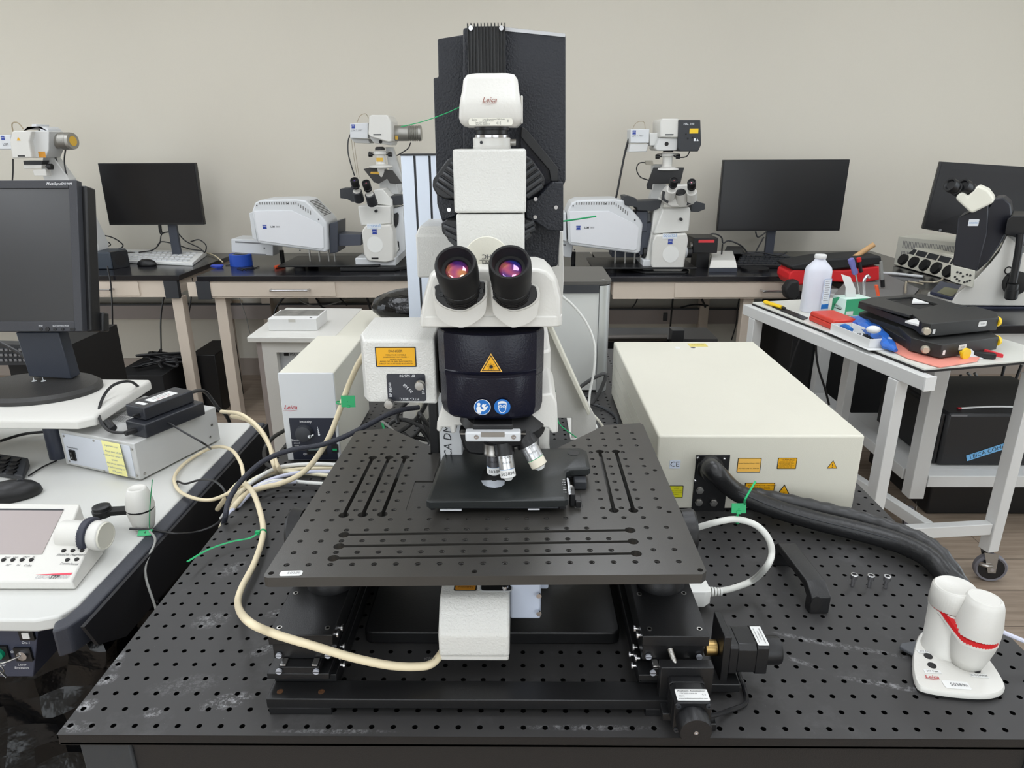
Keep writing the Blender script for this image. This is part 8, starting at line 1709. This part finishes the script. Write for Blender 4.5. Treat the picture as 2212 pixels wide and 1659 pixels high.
mb = MB(mat('orange plastic', (224, 84, 40), .45)); a = Y(1896, 638, 2.1); mb.tube([Y(1893, 616, 2.1), Y(1897, 638, 2.1)], .011, 8, sm=0, flat=.5); tag(mb.build('orange_tag'), 'orange tag standing behind the stacked black stages', 'tag')
for k, (pts, lb_) in enumerate((([(1956, 632), (1957, 612), (1962, 608), (1994, 614)], 'bent hex key nearest the stacked stages'), ([(1985, 608), (2015, 610), (2030, 607), (2036, 602)], 'bent hex key right of the other hex key'))):
    cable('hex_key', [Z(x, y, BT+.02) for x, y in pts], .0045, mat('bare steel key', (190, 180, 160), .35, metal=.6), lb_, 'tool', 'hex keys on the bench', n=6, sm=2)
cable('white_tie_bundle', [Z(1907, 590, BT+.008), Z(1940, 592, BT+.008), Z(1994, 598, BT+.008)], .007, cool_white, 'white bundled ties on the bench in front of the knob panel', 'cable ties', n=8)
# ------------------------------------------------------------------ knob panel and grey instrument
kp2 = thing('knob_panel', 'cream control panel with a row of large black knobs beside the grey instrument', 'control panel')
A, B = Y(1934, 574, 2.45), Y(2060, 602, 2.15)
A, B = Z(1932, 572, BT+.004), Z(2062, 608, BT+.004)
pu = (B-A); pl_ = pu.length+.05; pu.normalize(); pn_ = V((-pu.y, pu.x, 0)); fup = (pn_*.035+V((0, 0, .075))).normalized()
mb = MB(cream)
mb.loft([[A, A+pu*pl_, A+pu*pl_+pn_*.10, A+pn_*.10], [A+fup*.112+pn_*0, A+pu*pl_+fup*.112, A+pu*pl_+pn_*.10+V((0, 0, .105)), A+pn_*.10+V((0, 0, .105))]]); kb2 = mb.build('housing', kp2, bev=.003)
nn_ = pu.cross(fup).normalized()
mb = MB(dark_grey); mb.frame(A+fup*.074, pu, fup)
for k in range(6): mb.box(.02+k*.088, .098+k*.088, -.002, .026, 0, .0006)
mb.build('display_windows', kb2)
for k in range(6):
    c = A+pu*(.050+k*.088)+fup*.036; mb = MB(black_pl); mb.lathe([(0, .030), (.014, .028), (.016, .027), (.0165, .004)], c, nn_, 28); mb.build('knob', kp2)
gi = thing('grey_instrument', 'pale grey bench instrument with ventilation slots behind the knob panel', 'instrument')
gA, gB = Y(1900, 590, 2.95), Y(1934, 590, 2.75)
pts = [Y(x, y, yy) for x, y, yy in [(1904, 585, 3.0), (1932, 587, 2.85), (2062, 600, 2.70)]]
b0, b1, b2_ = Z(1899, 564, BT+.003), Z(1930, 572, BT+.003), Z(2060, 590, BT+.003)
g1 = (b2_-b1).normalized(); g2 = V((-g1.y, g1.x, 0)); H_ = Y(1932, 512, b1.y).z-BT
mb = MB(mat('pale putty metal', (196, 194, 182), .5, bump=(400, .1))); mb.loft([rect4(b1, g1, g2, .48, .24, 0), rect4(b1, g1, g2, .48, .24, H_)]); gb_ = mb.build('case', gi, bev=.003)
mb = MB(mat('vent slot shade', (120, 120, 118), .7)); mb.frame(b1+V((0, 0, H_*.72)), g1, (0, 0, 1))
for row in (0, -.052):
    for k in range(34): mb.box(.03+k*.0075, .0335+k*.0075, row-.015, row+.022, 0, .0006)
mb.build('vent_slots', gb_)
# ------------------------------------------------------------------ right inverted microscope
rm = thing('dark_inverted_microscope', 'white and black inverted microscope with angled eyepieces at the right edge', 'microscope')
YR = 2.02
def rq(x, y, d=0): return Y(x, y, YR+d)
def rp(nm, pts, d, dep, m, bev=.004, par=None, seg=2): mb = MB(m); mb.prism([rq(x, y, d) for x, y in pts], (dep*.70, dep, 0)); return mb.build(nm, par or rm, bev=bev, seg=seg)
w_body = rp('stand_body', [(2054, 654), (2068, 633), (2110, 600), (2138, 570), (2158, 545), (2172, 515), (2176, 508), (2195, 525), (2198, 545), (2300, 560), (2300, 662), (2060, 660)], 0, .20, white, .004)
rp('key_panel', [(2054, 573), (2106, 585), (2102, 622), (2053, 608)], -.03, .06, mat('pale putty metal', (196, 194, 182), .5), .002)
mb = MB(ink)
for x, y in ((2068, 588), (2075, 590), (2089, 593), (2096, 595), (2080, 597), (2063, 598), (2067, 603), (2072, 607), (2083, 610), (2089, 608), (2095, 606)): mb.cyl(rq(x, y, -.0305), rq(x, y, -.032), .0042, n=12, m=ink)
o = mb.build('key_buttons', rm); o['kind'] = 'stuff'
rp('column_front', [(2070, 470), (2135, 440), (2133, 500), (2110, 586), (2058, 572)], -.02, .18, mat('navy black shell', (24, 25, 34), .45, bump=(500, .2)), .004)
rp('column_side', [(2126, 462), (2150, 428), (2168, 427), (2183, 440), (2186, 460), (2178, 495), (2160, 530), (2135, 565), (2108, 588), (2122, 520)], .0, .16, mat('navy black shell', (24, 25, 34), .45, bump=(500, .2)), .006)
mb = MB(paper); c = rq(2103, 481, -.021); mb.frame(c, (1, 0, 0), (0, .0, 1)); label_plate(mb, .038, .024, mat('pale sticker', (224, 228, 232), .5), None, [('coastal', 0, 0, .0125, sky_ink)], r=.002); mb.build('sticker', w_body)
rp('binocular_head', [(2063, 429), (2070, 418), (2082, 413), (2090, 424), (2112, 400), (2134, 410), (2148, 428), (2146, 438), (2100, 461), (2093, 457)], -.06, .10, mat('ivory head', (232, 230, 216), .35), .008, seg=3)
for top, base in (((2051, 398), (2085, 420)), ((2079, 400), (2112, 420))):
    a, b1 = rq(*top, -.05), rq(*base, -.02); mb = MB(black_pl); mb.lathe([(0, .022), (.3, .023), (.6, .023), (.62, .020), (.75, .020), (.77, .025), (1.0, .024), (1.0, .018), (.93, .014), (.93, .001)], b1, a-b1, 28, rel=True); mb.build('eyepiece', rm)
mb = MB(slate); mb.prism([Z(x, y, BT+.02) for x, y in [(2008, 636), (2030, 614), (2088, 626), (2062, 652)]], (0, 0, .014), mat('navy display bezel', (52, 58, 78), .4)); db_ = mb.build('display_unit', rm, bev=.003)
mb = MB(mat('olive lcd', (112, 112, 78), .3)); mb.prism([Z(x, y, BT+.0345) for x, y in [(2024, 632), (2041, 620), (2072, 626), (2056, 641)]], (0, 0, .001)); mb.build('lcd', db_)
mb = MB(white); mb.prism([Z(x, y, BT+.003) for x, y in [(2003, 640), (2012, 636), (2064, 656), (2054, 660)]], (0, 0, .017)); mb.build('display_base', rm, bev=.002)
rp('stage', [(2176, 474), (2186, 466), (2300, 470), (2300, 508), (2200, 515), (2170, 506)], -.03, .2, black_pl, .003)
mb = MB(black_pl); mb.tube([rq(2205, 505, -.05), rq(2200, 545, -.05), rq(2188, 610, -.05)], .013, 14, sm=0); mb.lathe([(0, .018), (.02, .018), (.022, .022), (.055, .021), (.06, .016)], rq(2189, 613, -.05), (rq(2183, 645, -.05)-rq(2189, 613, -.05)), 20); mb.build('stage_drive_knob', rm)
mb = MB(black_pl); mb.lathe([(0, .045), (.022, .044), (.025, .03)], rq(2190, 610, -.001), (0, -1, 0), 32); mb.build('focus_wheel', rm)
mb = MB(ink); c = rq(2178, 584, -.0005); mb.lathe([(0, .015), (.0012, .015), (.0012, .011), (0, .011), (0, .015)], c, (0, -1, 0), 28, caps=False); mb.build('ring_mark', w_body)
rp('foot_plate', [(2060, 662), (2300, 664), (2300, 674), (2062, 672)], 0, .25, mat('navy foot', (34, 38, 58), .5), .002)
# ================================================================== FINISH
for e in list(EMPTIES): settle(e)
